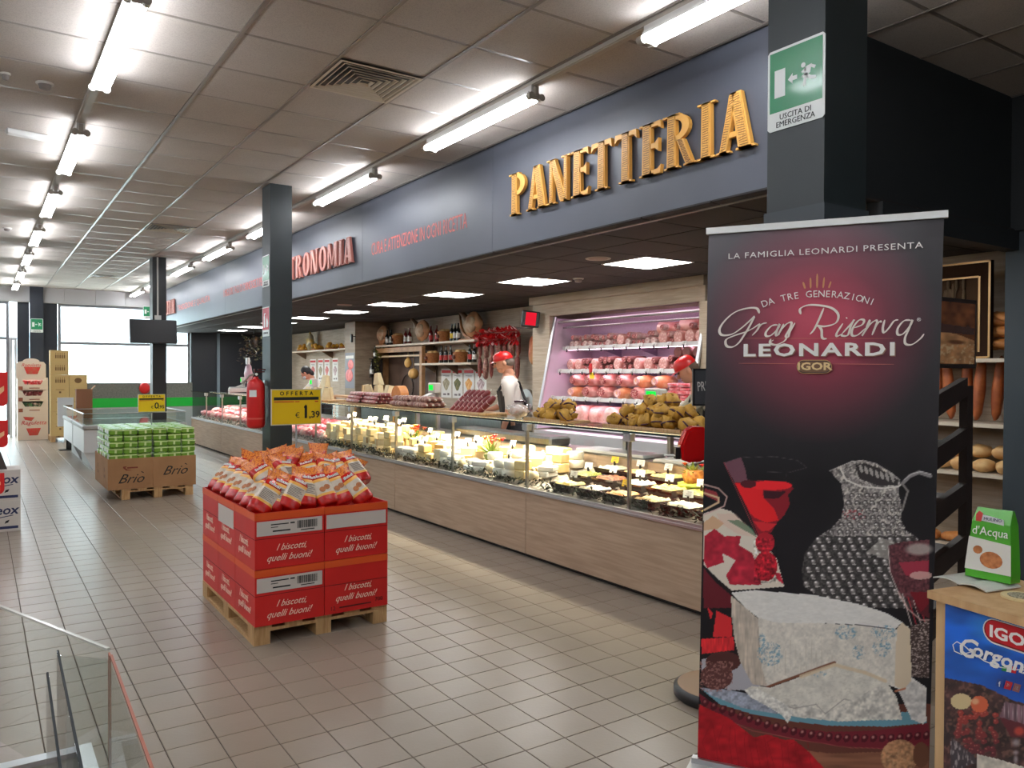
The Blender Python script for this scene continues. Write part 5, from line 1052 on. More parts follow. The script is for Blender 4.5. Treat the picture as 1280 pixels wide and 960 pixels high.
for j in range(4):
    for i in range(5):
        bag((1.43+.125*i+rnd.uniform(-.02,.02), 4.84+.17*j, ZT-.005+(.05 if (i in (1,2,3) and j in (0,1)) else 0)), (R(-28+rnd.uniform(-14,14)),R(rnd.uniform(-26,26)),R(rnd.uniform(-70,50))), (i+j) % 2, f'biscuit bag in the middle heap, {ORD[j]} row from front, {ORD[i]} from left'); k += 1
# yellow price boards
def price_board(x, y, z0, ztop, w, h, price, lab, pole_z):
    t = thing('price_board', lab, 'price sign', (x,y,pole_z)); zc = (z0+ztop)/2-pole_z
    part('pole', MB().cyl((0,.004,0),(0,.004,zc),.006), mat('clear_pole', (200,204,204), .2, trans=.5), t)
    part('board', MB().rbox(-w/2,-.004,zc-h/2,w/2,.002,zc+h/2,.002), YELLOW, t); part('frame', MB().box(-w/2-.005,-.005,zc-h/2-.005,w/2+.005,.003,zc-h/2).box(-w/2-.005,-.005,zc+h/2,w/2+.005,.003,zc+h/2+.005).box(-w/2-.005,-.005,zc-h/2,-w/2,.003,zc+h/2).box(w/2,-.005,zc-h/2,w/2+.005,.003,zc+h/2), mat('clear_frame', (214,210,190), .2), t)
    text('OFFERTA', h*.155, INK, t, (0,-.0048,zc+h*.39), space=1.75, bold=.025); part('black_bar', B(-w*.46,-.0055,zc+h*.2,w*.46,-.004,zc+h*.29), INK, t)
    part('small_print', MB().box(-w*.46,-.0055,zc+h*.14,-w*.05,-.004,zc+h*.165).box(-w*.03,-.0055,zc+h*.14,w*.06,-.004,zc+h*.165).box(w*.38,-.0055,zc+h*.14,w*.45,-.004,zc+h*.17), REDINK, t)
    part('digit_flag', MB().prism([(w*.19-.012,zc+h*.01),(w*.19-.012,zc-h*.04),(w*.19+.002,zc-h*.0),(w*.19+.002,zc+h*.075)], .0012, off=-.006), INK, t) if price[0] == '1' else None; i, d = price.split(','); text('€', h*.22, INK, t, (w*.02,-.0048,zc-h*.25)); text(i, h*.52, INK, t, (w*.19,-.0048,zc-h*.17), ext=.0012, bold=.02); text(','+d, h*.27, INK, t, (w*.37,-.0048,zc-h*.24), ext=.001, bold=.02); return t
price_board(1.663, 4.9, 1.188, 1.405, .315, .217, '1,39', 'yellow OFFERTA price board reading 1,39 above the red biscuit bags', .76)
price_board(1.815, 10.9, 1.011, 1.225, .31, .216, '0,95', 'yellow OFFERTA price board reading 0,95 above the green packs', .70)
# ---------------- Brio pallet ----------------
pallet(1.38, 10.26, .80, 1.2, .125, 'wooden pallet under the brown cardboard trays of green packs')
bx0, by0_, bz0 = 1.232, 10.25, .1255
for iy in range(2):
    for ix in range(2):
        t = thing('cardboard_tray', f'open brown cardboard tray full of green packs, {["left","right"][ix]} one of the {["front","rear"][iy]} row', 'carton', (bx0+.49*ix,by0_+.61*iy,bz0), group='brown trays of green packs'); w, d, h = .488, .608, .365
        part('box', MB().box(0,0,0,w,d,.006).box(0,0,.006,w,.006,h).box(0,d-.006,.006,w,d,h).box(0,.006,.006,.006,d-.006,h).box(w-.006,.006,.006,w,d-.006,h), CARD, t)
        if iy == 0:
            text('Brio', .155, INK, t, (w*.49,-.0008,h*(.33 if ix == 0 else .52)), shear=.5, xs=1.05); part('accent', MB().prism([(w*.49+.118,h*(.33 if ix == 0 else .52)+.075),(w*.49+.148,h*(.33 if ix == 0 else .52)+.06),(w*.49+.148,h*(.33 if ix == 0 else .52)+.068),(w*.49+.123,h*(.33 if ix == 0 else .52)+.085)], .0008, off=-.0009), INK, t)
            if ix == 0: part('brown_emblem', MB().prism([(w*.33,.255),(w*.40,.222),(w*.55,.222),(w*.42,.235),(w*.38,.255),(w*.42,.275),(w*.33,.27)], .0008, off=-.0009).box(w*.42,-.0009,.245,w*.66,-.0001,.262), mat('emblem_brown', (120,50,30), .6), t)
        if ix == 0: part('side_print', MB().box(-.0008,.25,.12,.0,.36,.15).box(-.0008,.28,.19,0,.33,.24), mat('print_brown', (130,94,62), .7), t)
GP = mat('green_pack_paper', (122,170,52), .4, c2=(100,148,42), scale=10); GPL = mat('pale_green_stripe', (204,222,160), .4); GPW = mat('white_pack_part', (222,226,214), .4)
def pack_mesh():
    mb = MB().rbox(-.076,-.11,0,.076,.11,.0725,.012, 0); return mb
def make_pack():
    t = thing('green_pack', 'x', 'food pack', (0,0,0)); part('wrapper', pack_mesh(), GP, t); part('pale_stripe', MB().box(-.0765,-.1105,.050,.0765,.1105,.0625), GPL, t); part('end_tab', MB().box(-.011,-.112,.012,.011,-.1104,.050), GPL, t); part('white_label', MB().box(-.02,-.10,.0722,.05,-.06,.0735).box(-.0772,-.07,.012,-.0762,.07,.050), GPW, t); return t
gp = make_pack(); gp['group'] = 'green paper packs stacked in the trays'; first = True; rnd = random.Random(6)
base_z = bz0+.365-.020
for iy in range(5):
    for ix in range(6):
        for l in range(5):
            if not (iy == 0 or ix == 0 or l == 4): continue
            x = bx0+.09+rnd.uniform(-.005,.005)+.1585*ix+(.01 if ix > 2 else 0); y = by0_+.125+.225*iy+rnd.uniform(-.012,.004); z = base_z+.0742*l; rz_ = rnd.uniform(-.05,.05)
            tilt = rnd.uniform(-.07,.07)+(.13 if (ix == 4 and iy == 0 and l > 3) else 0)
            lab = f'green pack, {ORD[ix]} column from left, {ORD[l]} layer up, {ORD[iy]} row back'
            if first: gp.location = (x,y,z); gp['label'] = lab; first = False
            else: dup(gp, (x,y,z), rot=(rnd.uniform(-.02,.02),tilt,rz_), label=lab)
# ---------------- left edge: boxes and shelf end ----------------
for l in range(2):
    t = thing('white_carton', f'white detergent carton with navy lettering at the left edge, {["lower","upper"][l]} one', 'carton', (-.32,8.82,.002+.292*l), group='white detergent cartons'); w = .635
    part('box', B(0,0,0,w,.40,.29), mat('white_card', (206,200,192), .6), t); text('Deox', .12, BLUEINK, t, (w-.16,-.0008,.20), shear=.2, bold=.02); part('swoosh', MB().prism([(w-.30,.12),(w-.06,.155),(w-.06,.148),(w-.30,.11)], .0008, off=-.0009), BLUEINK, t)
    part('navy_strip', MB().box(.02,-.0009,.025,w-.02,0,.05), BLUEINK, t); part('small_emblem', MB().prism([(w-.13,.075),(w-.10,.085),(w-.09,.11),(w-.12,.10)], .0008, off=-.0009), INK, t)
single('black_pack', MB().add([(-.1,-.12,0),(.13,-.12,0),(.13,.12,0),(-.1,.12,0),(-.06,-.08,.16),(.08,-.08,.16),(.08,.08,.16),(-.06,.08,.16)], [(3,2,1,0),(4,5,6,7),(0,1,5,4),(1,2,6,5),(2,3,7,6),(3,0,4,7)]), mat('dark_brown_pack', (50,34,28), .5), 'dark tapered pack on the white cartons at the left edge', 'pack', (.08,9.0,.586))
single('paper_lid', MB().box(-.30,-.16,0,.26,.18,.004).box(.12,-.2,.004,.27,-.05,.03), OFFW, 'white lid flaps on the upper detergent carton', 'lid', (0,9.03,.5845)) if False else None
def flag(z, h, lab, x=.045, y=8.78):
    w = .2; n = 8; p = [(-w,h)]+[(0,h)]+[(0,.05)]+[(-.05+.05*math.cos(R(-a)), .05+.05*math.sin(R(-a))) for a in range(10,100,20)]+[(-w,0)]
    t = thing('red_shelf_flag', lab, 'shelf flag', (x,y,z), group='red rounded shelf flags'); part('panel', MB().prism(p, .004), mat('flag_red', (214,30,30), .4), t); part('print', MB().prism([(-w*.4,h*.3),(-w*.15,h*.45),(-w*.15,h*.6),(-w*.4,h*.5)], .001, off=-.0012), mat('flag_print', (238,190,140), .5), t); return t
sp = thing('shelf_unit', 'shelf unit end cropped by the left edge', 'shelf unit', (-.97,9.32,0)); part('end_board', MB().box(0,0,0,.93,.04,1.7), OFFW, sp)
for k in range(4): part('shelf', MB().box(0,.04,.25+.42*k,.92,2.5,.28+.42*k), OFFW, sp)
fx = on_y(9.5,480,9.3).x; fx3 = on_y(5.5,600,8.81).x; flag(1.17, .34, 'red rounded shelf flag at the left edge, upper one', fx, 9.31); flag(.76, .27, 'red rounded shelf flag at the left edge, lower one', fx, 9.31); flag(.36, .2, 'red tag on the upper detergent carton at the left edge', fx3, 8.812)
# ---------------- far left: totem, wine cartons, freezers ----------------
CR = mat('cream_card', (222,206,190), .6); t = thing('cardboard_display', 'cream cardboard display tower with red lettering and snack packs', 'display stand', (.68,20.4,0))
part('tower', MB().box(0,0,0,.58,.42,.62).box(0,.02,.62,.04,.42,1.38).box(.54,.02,.62,.58,.42,1.38).box(.04,.38,.62,.54,.42,1.38), CR, t)
part('header_card', MB().prism([(-.02,1.36),(.54,1.36),(.54,1.68),(.50,1.73),(.42,1.74)]+[(.26+.16*math.cos(R(a)), 1.74+.07*math.sin(R(a))) for a in range(15,180,20)]+[(.02,1.73),(-.02,1.69)], .02), CR, t)
for k, (z, c) in enumerate(((1.25,(206,40,50)),(1.0,(110,30,34)),(.76,(60,90,50)))):
    part('tray_front', MB().prism([(.0,z-.14),(.58,z-.14),(.58,z+.10),(.50,z+.10),(.44,z-.02),(.14,z-.02),(.08,z+.10),(0,z+.10)], .02), CR, t)
    pm = mat(f'snack_pack_{k}', c, .4, c2=(230,190,180), scale=18, contrast=(.5,.65))
    for j in range(4): part('snack_pack', MB().rbox(.10+.10*j,.03,z-.12,.19+.10*j,.30,z+.07,.01), pm, t)
    part('small_print', MB().box(.22,-.002,z-.11,.42,0,z-.09).box(.02,-.002,z-.14,.1,0,z-.06), mat('brown_print', (150,84,60), .6), t)
text('Raguletta', .13, mat('script_red', (206,50,54), .5), t, (.30,-.003,.38), shear=.3); text('Raguletta', .10, MATS['script_red'], t, (.26,-.003,1.66), shear=.3)
part('basket_picture', MB().prism([(.12,1.62),(.44,1.62),(.38,1.46),(.18,1.46)], .002, off=-.0025).prism([(.16,.26),(.44,.26),(.38,.10),(.22,.10)], .002, off=-.0025).prism([(.10,.52),(.32,.50),(.26,.42),(.14,.45)], .002, off=-.0025), mat('picture_red_brown', (186,90,66), .5, c2=(206,50,50), scale=14), t)
WB = mat('kraft_wine_carton', (196,166,106), .7); PR = mat('carton_print', (110,80,40), .7)
pallet(1.25, 19.5, .8, .8, .13, 'wooden pallet under the stacked wine cartons')
zz = .1305; n_ = 0
for k in range(7):
    for cx in (0,1):
        if cx == 1 and k > 4: continue
        t = thing('wine_carton', f'kraft wine carton, {["left","right"][cx]} stack, {ORD[k]} from the pallet', 'carton', (1.25+.352*cx,19.5,zz+.264*k), group='kraft wine cartons'); part('box', B(0,0,0,.345,.36,.262), WB, t)
        pr = MB()
        if k > 3 and cx == 0:
            for j in range(5): pr.box(.09+.04*j,-.002,.09,.115+.04*j,0,.16).box(.098+.04*j,-.002,.16,.107+.04*j,0,.21)
        elif k == 4: pr.prism([(.17+.07*math.cos(R(a)), .14+.06*math.sin(R(a))) for a in range(0,360,30)], .002, off=-.002)
        else: pr.box(.16,-.002,.13,.20,0,.17).box(.1,-.002,.2,.26,0,.21)
        part('print', pr, PR, t)
FZ = mat('freezer_white', (206,208,206), .4); FG = mat('freezer_grey', (150,148,142), .5)
def freezer(y, lab, first=None):
    t = thing('chest_freezer', lab, 'freezer', (1.31,y,0), group='white chest freezers'); D = 1.68; Wd = on_y(232,500,13.62).x-1.31
    part('body', MB().box(0,0,.27,Wd,D,.62), FZ, t); part('plinth', MB().box(.12,.1,0,Wd-.1,D-.1,.28), FG, t); part('leg_panel', MB().add([(.0,.02,.28),(.2,.02,.28),(.2,.02,0),(.13,.02,0),(.0,.09,.28),(.2,.09,.28),(.2,.09,0),(.13,.09,0)], [(0,1,2,3),(7,6,5,4),(0,4,5,1),(1,5,6,2),(2,6,7,3),(3,7,4,0)]), FZ, t)
    part('rim', MB().rbox(-.02,-.03,.62,Wd+.02,D+.01,.695,.02), FG, t)
    for k in range(9): part('vent_slat', B(.24,.09,.03+.025*k,Wd-.15,.1,.043+.025*k), BLACK, t)
    part('glass_lid', B(.03,.02,.696,Wd-.03,D-.03,.702), thin_glass('freezer_glass', (240,248,246), .6), t)
    part('glass_guard', MB().box(0,0,.696,.006,D-.02,.865).box(Wd-.006,0,.696,Wd,D-.02,.865).box(.006,0,.696,Wd-.006,.006,.865), GLASS, t); part('guard_rail', MB().box(-.006,-.006,.865,.012,D-.02,.878).box(-.006,-.006,.865,Wd,.012,.878).box(Wd-.012,-.006,.865,Wd+.006,D-.02,.878), STEEL, t); return t
freezer(13.62, 'white chest freezer with grey rim directly behind the green packs'); freezer(15.42, 'white chest freezer with grey rim at the far end of the island')
t = thing('open_carton', 'tall open brown carton standing on the freezer island', 'carton', (1.385,15.52,.7025)); part('box', MB().box(0,0,0,.245,.006,.51).box(0,.2,0,.245,.206,.51).box(0,.006,0,.006,.2,.51).box(.239,.006,0,.245,.2,.51), mat('brown_carton_dark', (140,94,66), .8), t); part('flap', MB().add([(.245,.006,.51),(.245,.2,.51),(.30,.2,.57),(.30,.006,.57),(.245,.006,.514),(.245,.2,.514),(.30,.2,.574),(.30,.006,.574)], [(0,1,2,3),(7,6,5,4),(0,3,7,4),(1,5,6,2),(2,6,7,3),(0,4,5,1)]), CARD, t)
single('white_notice_box', MB().box(0,0,0,.27,.05,on_y(80,497,17.4).z-.46).box(.13,-.002,.38,.25,0,.41,1), [FZ,PR], 'white upright panel with a brown mark beside the freezers', 'panel', (on_y(72,500,17.4).x,17.4,.46), group=None)
single('white_notice_stand', MB().box(.12,0,0,.24,.05,.459).box(.0,-.1,0,.24,.15,.02), BLACK, 'white base under the upright panel beside the freezers', 'stand', (on_y(72,500,17.4).x+.02,17.4,0))
t = thing('low_partition', 'low grey partition with a bright green band below the far window', 'partition', (1.62,21.1,0)); part('grey_panel', B(0,0,.88,2.85,.05,1.25), mat('olive_grey_panel', (110,112,104), .7, c2=(94,96,90), scale=30), t); part('green_band', B(0,-.01,.66,2.85,.05,.879), mat('bright_green', (0,170,50), .4), t); part('lower_panel', B(0,0,0,2.85,.05,.659), mat('pale_grey_panel', (150,160,158), .5), t)
single('red_dome', MB().ball((0,0,0),(.13,.06,.14),14,8), RED, 'small red dome on the partition beside the television column', 'dome', (3.35,21.04,1.12))
# ---------------- clear plastic bin bottom left ----------------
t = thing('promotion_bin', 'white bin with clear plastic screens and orange edge, cropped at the lower left', 'bin', (.0,.9,0)); PL = thin_glass('clear_acrylic', (246,248,246), .25, .03)
part('body', MB().box(-.75,.0,0,.21,.02,.60).box(-.75,1.22,0,.21,1.24,.60).box(.19,.02,0,.21,1.22,.60).box(-.75,.02,0,-.73,1.22,.60).box(-.73,.02,.30,.19,1.22,.32), mat('bin_white', (190,188,180), .4), t)
part('rim', MB().box(-.76,1.215,.60,.22,1.25,.612).box(.185,.0,.60,.22,1.215,.612), ALU, t)
def vpanel(name, p, q, z0, z1, th, m):
    d = (Vector(q)-Vector(p)).normalized(); n = Vector((-d.y,d.x))*th/2; P = [Vector(p)+n,Vector(q)+n,Vector(q)-n,Vector(p)-n]
    return part(name, MB().add([(a.x,a.y-.9,z0) for a in P]+[(a.x,a.y-.9,z1) for a in P], [(3,2,1,0),(4,5,6,7),(0,1,5,4),(1,2,6,5),(2,3,7,6),(3,0,4,7)]), m, t)
vpanel('clear_flap', (.232,1.93), (-.02,2.60), .55, .90, .006, PL); vpanel('flap_edge', (.232,1.93), (-.02,2.60), .90, .905, .008, mat('acrylic_edge', (214,214,204), .2), )
vpanel('clear_side', (.230,1.885), (.205,.92), .60, .90, .006, PL); vpanel('orange_edge', (.232,1.885), (.207,.92), .90, .904, .005, mat('acrylic_orange', (150,74,44), .5)); vpanel('red_edge', (.2315,1.915), (.2305,1.89), .55, .90, .004, mat('acrylic_orange', (150,74,44), .5))
vpanel('inner_divider', (.14,2.0), (.125,1.2), .60, .895, .005, thin_glass('smoked_acrylic', (200,206,210), .5, .05)); vpanel('second_divider', (.118,1.97), (.10,1.2), .60, .86, .005, thin_glass('smoked_acrylic')); vpanel('second_divider_edge', (.118,1.97), (.10,1.2), .86, .863, .004, mat('divider_edge', (40,44,46), .9)); vpanel('divider_edge', (.14,2.0), (.125,1.2), .895, .898, .004, mat('divider_edge', (40,44,46), .9)); vpanel('cross_divider', (.14,1.99), (.228,1.90), .62, .89, .005, PL)
for i, (x, y) in enumerate(((.15,1.30),(.08,1.42),(-.02,1.25),(.12,1.12),(-.12,1.4),(-.1,1.1))): single('pink_pack', MB().rbox(-.05,-.085,0,.05,.085,.05,.012), mat('pink_food_pack', (176,96,84), .3, c2=(210,150,140), scale=24, coat=.6), f'shiny pink food pack in the clear bin, {ORD[i]} of six', 'food pack', (x-.0,y,.3205+.0), rz=.5*i, group='pink packs in the bin') if x < .13 else None
# ---------------- roll-up banner ----------------
BL, BR_ = on_z(872,947,.08), on_z(1160,1008,.08); TL, TR = on_z(886,292,2.045), on_z(1180,271,2.045)
bn = thing('rollup_banner', 'tall roll-up banner with blue cheese, crystal jug and cream lettering', 'banner', ((BL.x+BR_.x)/2,(BL.y+BR_.y)/2,0)); bo = Vector(bn.location)
def onb(x, y):   # a point of the banner sheet behind photo pixel x, y
    o = (BL+BR_+TL+TR)/4; n = (BR_-BL).cross(TL-BL)+(TR-BR_).cross(TL-TR)*-1; n = ((BR_-TL)).cross(TR-BL); d = ray(x, y); return C0+d*((o-C0).dot(n)/d.dot(n))
nB = (BR_-TL).cross(TR-BL).normalized()
if nB.dot(C0-BL) < 0: nB = -nB
NX, NY = 250, 640
s, q = np.meshgrid(np.linspace(0,1,NX), np.linspace(0,1,NY)); s = s[..., None]; q = q[..., None]
A_ = lambda v: np.array(v)
Pb = (A_(BL)*(1-s)+A_(BR_)*s)*(1-q)+(A_(TL)*(1-s)+A_(TR)*s)*q
rel = Pb-A_(C0); dd = rel@A_(_f); X = 640+FPX*(rel@A_(_r))/dd; Y = 480-FPX*(rel@A_(_u))/dd
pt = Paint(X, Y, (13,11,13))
g = np.clip((600-Y)/330, 0, 1)[..., None]; pt.c = pt.c*(1-g)+np.array((92,88,92))*g  # upper grey of the print, with lamp glare painted into it
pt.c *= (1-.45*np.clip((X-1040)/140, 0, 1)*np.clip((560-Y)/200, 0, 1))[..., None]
pt.ell(1025,405,150,150,(168,46,68),1,1.0); pt.ell(1020,400,90,70,(190,80,96),.7,1.0)
Z = 4.267
def K(l, oy=560): return [(870+x/Z, oy+y/Z) for x, y in l]
cream = (206,192,172); crim = (150,20,34); red = (196,26,30)
# cloth and flowers at the left
pt.poly(K([(40,350),(130,320),(190,340),(330,470),(430,590),(470,740),(190,760),(120,700),(40,620)]), cream)
pt.poly(K([(40,400),(90,360),(150,400),(120,430),(40,440)]), (196,150,110)); pt.poly(K([(165,385),(230,385),(300,430),(325,475),(240,430)]), (40,90,62)); pt.poly(K([(110,350),(210,350),(310,450),(325,478),(220,460),(130,400)]), (206,150,130),.35)
for P_ in ([(45,470),(100,430),(150,470),(240,470),(230,520),(300,560),(330,640),(350,730),(180,730),(160,680),(210,600),(140,560),(150,610),(60,640),(40,600)],[(420,660),(450,670),(468,730),(430,700)]):
    m = pt.poly(K(P_), crim); pt.tex(m, .12, .35, 3)
pt.line(K([(45,195),(120,215),(165,260),(150,310),(45,355)]), 1.1, (190,150,140)); pt.poly(K([(45,215),(110,235),(130,290),(45,250)]), (150,40,44),.8); pt.line(K([(45,240),(120,265),(120,290),(45,330)]), 1.6, (196,160,120))
pt.poly(K([(40,640),(110,720),(190,790),(190,853),(40,853)]), (70,14,20)); pt.poly(K([(110,100),(190,140),(190,240),(90,240)],740), red); m = pt.poly(K([(30,250),(200,240),(205,310),(30,330)],740), red); pt.tex(m,.3,.3,2,None,.06); pt.poly(K([(60,80),(90,110),(80,150)],740), red)
# wine glass
pt.poly(K([(150,80),(240,50),(262,110),(275,180),(210,190)]), (120,70,84),.7); pt.line(K([(150,78),(240,50),(420,46),(540,66),(592,104),(500,130),(380,128)]), .45, (120,110,112),.8); pt.line(K([(150,78),(330,475)]), .6, (200,60,66)); pt.line(K([(480,130),(490,250),(440,370)]), .4, (70,60,62),.7)
pt.poly(K([(205,185),(340,172),(480,182),(522,215),(490,250),(500,300),(470,360),(430,400),(400,450),(330,460),(290,360)]), (110,14,22))
pt.poly(K([(205,185),(355,190),(360,265),(415,320),(440,385),(380,400),(310,370),(290,350)]), (216,20,24)); pt.ell(*K([(400,200)])[0],26,6,(226,24,30)); pt.ell(*K([(280,192)])[0],10,5,(60,14,20)); pt.poly(K([(360,228),(480,232),(440,270),(362,270)]), (40,12,18)); pt.poly(K([(305,390),(345,395),(430,405),(390,440),(350,445)]), (190,24,30))
pt.ell(*K([(368,505)])[0],12,13,(150,16,26)); pt.ell(*K([(372,630)])[0],14.5,19,(150,14,24)); m = pt.mask(K([(310,480),(430,480),(430,720),(310,720)])); pt.tex(m,.35,.8,9)
for k in range(7): pt.line(K([(320+k*17,580),(335+k*12,690)]), .4, (60,4,10),.8)
# crystal jug
jug = [(712,122),(770,96),(830,70),(890,66),(960,84),(1040,130),(1090,170),(1080,230),(1100,330),(1090,380),(1120,440),(1170,470),(1230,560),(1243,700),(1243,853),(720,853),(640,780),(575,740),(565,650),(580,560),(640,480),(720,430),(775,370),(790,300),(775,190)]
m = pt.poly(K(jug), (88,82,80)); pt.tex(m,.3,.7,5); pt.tex(m,.5,.5,6,(206,198,188)); neck = pt.mask(K([(700,60),(1110,60),(1110,400),(1180,480),(720,470),(700,420)])) & m; pt.tex(neck,.32,.8,8,(206,196,182))
body = pt.mask(K([(560,470),(1243,470),(1243,853),(560,853)])) & m; pt.c[body] = pt.c[body]*.38
pt.poly(K([(850,90),(905,80),(980,110),(1080,172),(1075,200),(970,200),(870,165)]), (34,30,30)); pt.line(K([(770,110),(800,170),(880,205),(990,215),(1080,205),(1110,180)]), 1.3, (206,200,190)); pt.line(K([(712,122),(830,72),(890,66),(960,84),(1050,140),(1085,170)]), .7, (196,190,182))
for k in range(7): pt.ell(*K([(880+28*k,(110+k*9) if k < 3 else 140+(k-3)*7)])[0], 2.0, 5.5, (150,144,138), .9, 0, -.3)
pt.line(K([(1100,190),(1140,150),(1190,130),(1250,150)]), 2.6, (110,106,106)); pt.line(K([(1110,170),(1150,138),(1200,126),(1252,140)]), .8, (206,202,198)); pt.line(K([(1100,190),(1130,230),(1100,330)]), 1.6, (110,104,100))
rj = random.Random(1)
for row in range(16):
    yy = 255+row*39
    for col in range(18):
        xx = 600+col*(54 if row > 5 else 45)+(27 if row % 2 else 0)+rj.uniform(-7,7)+.05*(row-8)*(col-7)*4; k_ = K([(xx,yy)])[0]
        if not pt.mask(K(jug))[int(np.clip((BL.z+(0)) ,0,0))].any() and False: pass
        r_ = (5.4 if row > 5 else 3.9)*rj.uniform(.85,1.1); only = m
        pt.ell(k_[0],k_[1],r_,r_*.95,(38,34,34),.8,0,0,only); pt.ell(k_[0],k_[1],r_*.72,r_*.66,(128,122,118),.8,.6,0,only); pt.ell(k_[0]-1,k_[1]-r_*.25,r_*.36,r_*.26,(236,230,224),.95,.5,0,only); pt.ell(k_[0]+r_*.2,k_[1]+r_*.62,r_*.5,r_*.16,(196,188,180),.7,0,0,only)
pt.poly(K([(905,560),(990,480),(1060,500),(1035,600),(950,570)]), (190,182,170),.45); m2 = pt.mask(K([(780,330),(900,330),(900,380),(780,380)])) & m; pt.tex(m2,.5,.8,12,(130,24,34))
pt.line(K([(640,835),(900,853)]), .6, (200,190,180))
# second glass at the right
m = pt.poly(K([(1025,520),(1100,500),(1243,490),(1243,853),(1160,853),(1080,760),(1035,660)]), (64,30,34)); pt.tex(m,.4,.6,15); pt.poly(K([(1080,610),(1243,600),(1243,680),(1190,700),(1120,680)]), (130,30,44)); pt.ell(*K([(1190,540)])[0],20,9,(170,160,150),.7,.4); pt.line(K([(1025,525),(1035,660),(1090,800)]), .9, (206,190,180),.8); pt.ell(*K([(1200,680)])[0],14,5,(196,150,140),.8)
for k in range(4): pt.line([(1128+7*k,742+k*4),(1142+6*k,790)], 1.0, (190,30,40) if k % 2 else (206,190,180), .8)
m = pt.poly(K([(1130,190),(1243,150),(1243,460),(1150,450)],740), (48,36,34)); pt.tex(m,.5,.9,18,(170,150,140),1.6)
m = pt.poly(K([(1150,0),(1243,0),(1243,140),(1180,110)],740), (60,16,20)); pt.line(K([(1080,0),(1130,90),(1200,150),(1243,150)],740), 1.2, (196,150,140),.8); pt.poly(K([(1140,0),(1243,0),(1243,60),(1200,110)],740), (90,14,20))
# bottom: wood, red napkin, plate, paper
m = pt.poly([(864,880),(1180,880),(1180,1060),(864,1060)], (72,34,26)); m = pt.poly(K([(540,840),(700,860),(1243,850),(1243,1300),(540,1300)],740), (104,60,42)); pt.tex(m,.02,.35,3,None,.2)
pl_ = K([(15,540),(130,620),(300,680),(460,720),(700,745),(950,740),(1243,700),(1243,820),(1000,838),(700,815),(420,760),(180,690),(30,600)],740); pt.poly(pl_, (86,18,26))
for k in range(26):
    f = k/25; a = (1-f)*np.array((50,590))+f*np.array((1230,765)); a[1] += 95*math.sin(math.pi*f)*.9; c_ = K([tuple(a)],740)[0]; pt.ell(c_[0],c_[1],4.2,5.5,(44,8,14),.8,0,.5); pt.ell(c_[0]-.6,c_[1]-1.5,2.3,2.6,(196,130,120) if k > 4 else (150,80,76),.7,.6,.5)
pt.line(K([(60,640),(300,738),(560,790),(820,830),(1000,835),(1230,815)],740), .8, (140,50,54),.8)
m = pt.poly(K([(20,600),(60,620),(170,670),(270,745),(310,775),(380,760),(470,790),(520,785),(600,850),(700,960),(760,1300),(-40,1300)],740), (150,14,20)); pt.tex(m,.07,.3,22,None,.12); 
for k in range(16): x0 = 20+k*38; pt.line(K([(x0+rj.uniform(-10,30),680+k*10),(x0-40+rj.uniform(0,60),800),(x0+30,980)],740), .8, (100,8,14),.6)
pt.poly(K([(20,510),(150,520),(330,560),(500,640),(1228,640),(1228,700),(1000,718),(700,712),(520,690),(300,650),(130,600)],740), (78,128,146)); m = pt.poly(K([(20,510),(160,520),(330,555),(470,640),(430,650),(250,620),(80,550)],740), (128,134,150)); pt.tex(m,.25,.4,30)
pt.poly(K([(30,360),(180,320),(280,380),(360,470),(330,520),(180,525),(30,470)],740), (150,148,156)); m = pt.poly(K([(1060,480),(1150,455),(1228,510),(1228,690),(1210,705),(1150,680)],740), (200,196,190)); pt.tex(m,.2,.25,31)
pt.ell(*K([(145,372)],740)[0],22,13,(52,24,22)); pt.ell(*K([(110,450)],740)[0],20,17,(64,32,30)); m = pt.mask(K([(20,370),(195,370),(195,530),(20,530)],740)); pt.tex(m,.5,.9,33,(130,84,76))
# cheese
top = K([(187,5),(300,-10),(420,0),(620,15),(850,60),(1010,110),(1100,160),(1060,200),(900,175),(650,165),(430,165),(330,135),(270,90)],740); side = K([(187,20),(270,90),(330,140),(345,260),(350,380),(380,505),(300,490),(235,370),(205,250),(190,130)],740); front = K([(330,135),(430,160),(650,165),(900,180),(1060,200),(1130,180),(1142,240),(1150,470),(1110,520),(1050,505),(900,440),(740,385),(560,440),(380,505),(350,400)],740)
m = pt.poly(side, (176,160,142)); pt.tex(m,.5,.2,40,None,.05); pt.tex(m,.12,.12,41); m = pt.poly(front, (206,198,184)); pt.tex(m,.09,.09,42); pt.tex(m,.35,.12,43); pt.poly(K([(1075,190),(1100,160),(1142,200),(1150,470),(1110,520),(1060,500),(1065,300)],740), (206,184,152)); m = pt.poly(top, (216,212,204)); pt.tex(m,.16,.06,44,None,.5); pt.tex(m,.2,.3,45,(196,190,180),.6)
for cx, cy, rx, ry, sd in ((395,330,16,15,50),(1000,215,17,9,51),(800,215,14,9,52),(990,300,12,11,53),(870,320,9,9,54),(350,250,5,8,55)):
    c_ = K([(cx,cy)],740)[0]; mm_ = (((X-c_[0])/rx)**2+((Y-c_[1])/ry)**2) < 1; pt.tex(mm_,.38,.9,sd,(96,140,160)); pt.tex(mm_,.7,.5,sd+9,(60,96,120))
pt.line(K([(380,508),(560,440),(740,375)],740), 2.0, (96,52,34)); pt.line(K([(1065,528),(1115,515)],740), 1.6, (170,90,60))
for k in range(12): x0 = 420+k*28; pt.line(K([(x0,440+rj.uniform(-40,10)),(x0+rj.uniform(-6,6),300+rj.uniform(-60,60))],740), .7, (150,138,116),.45)
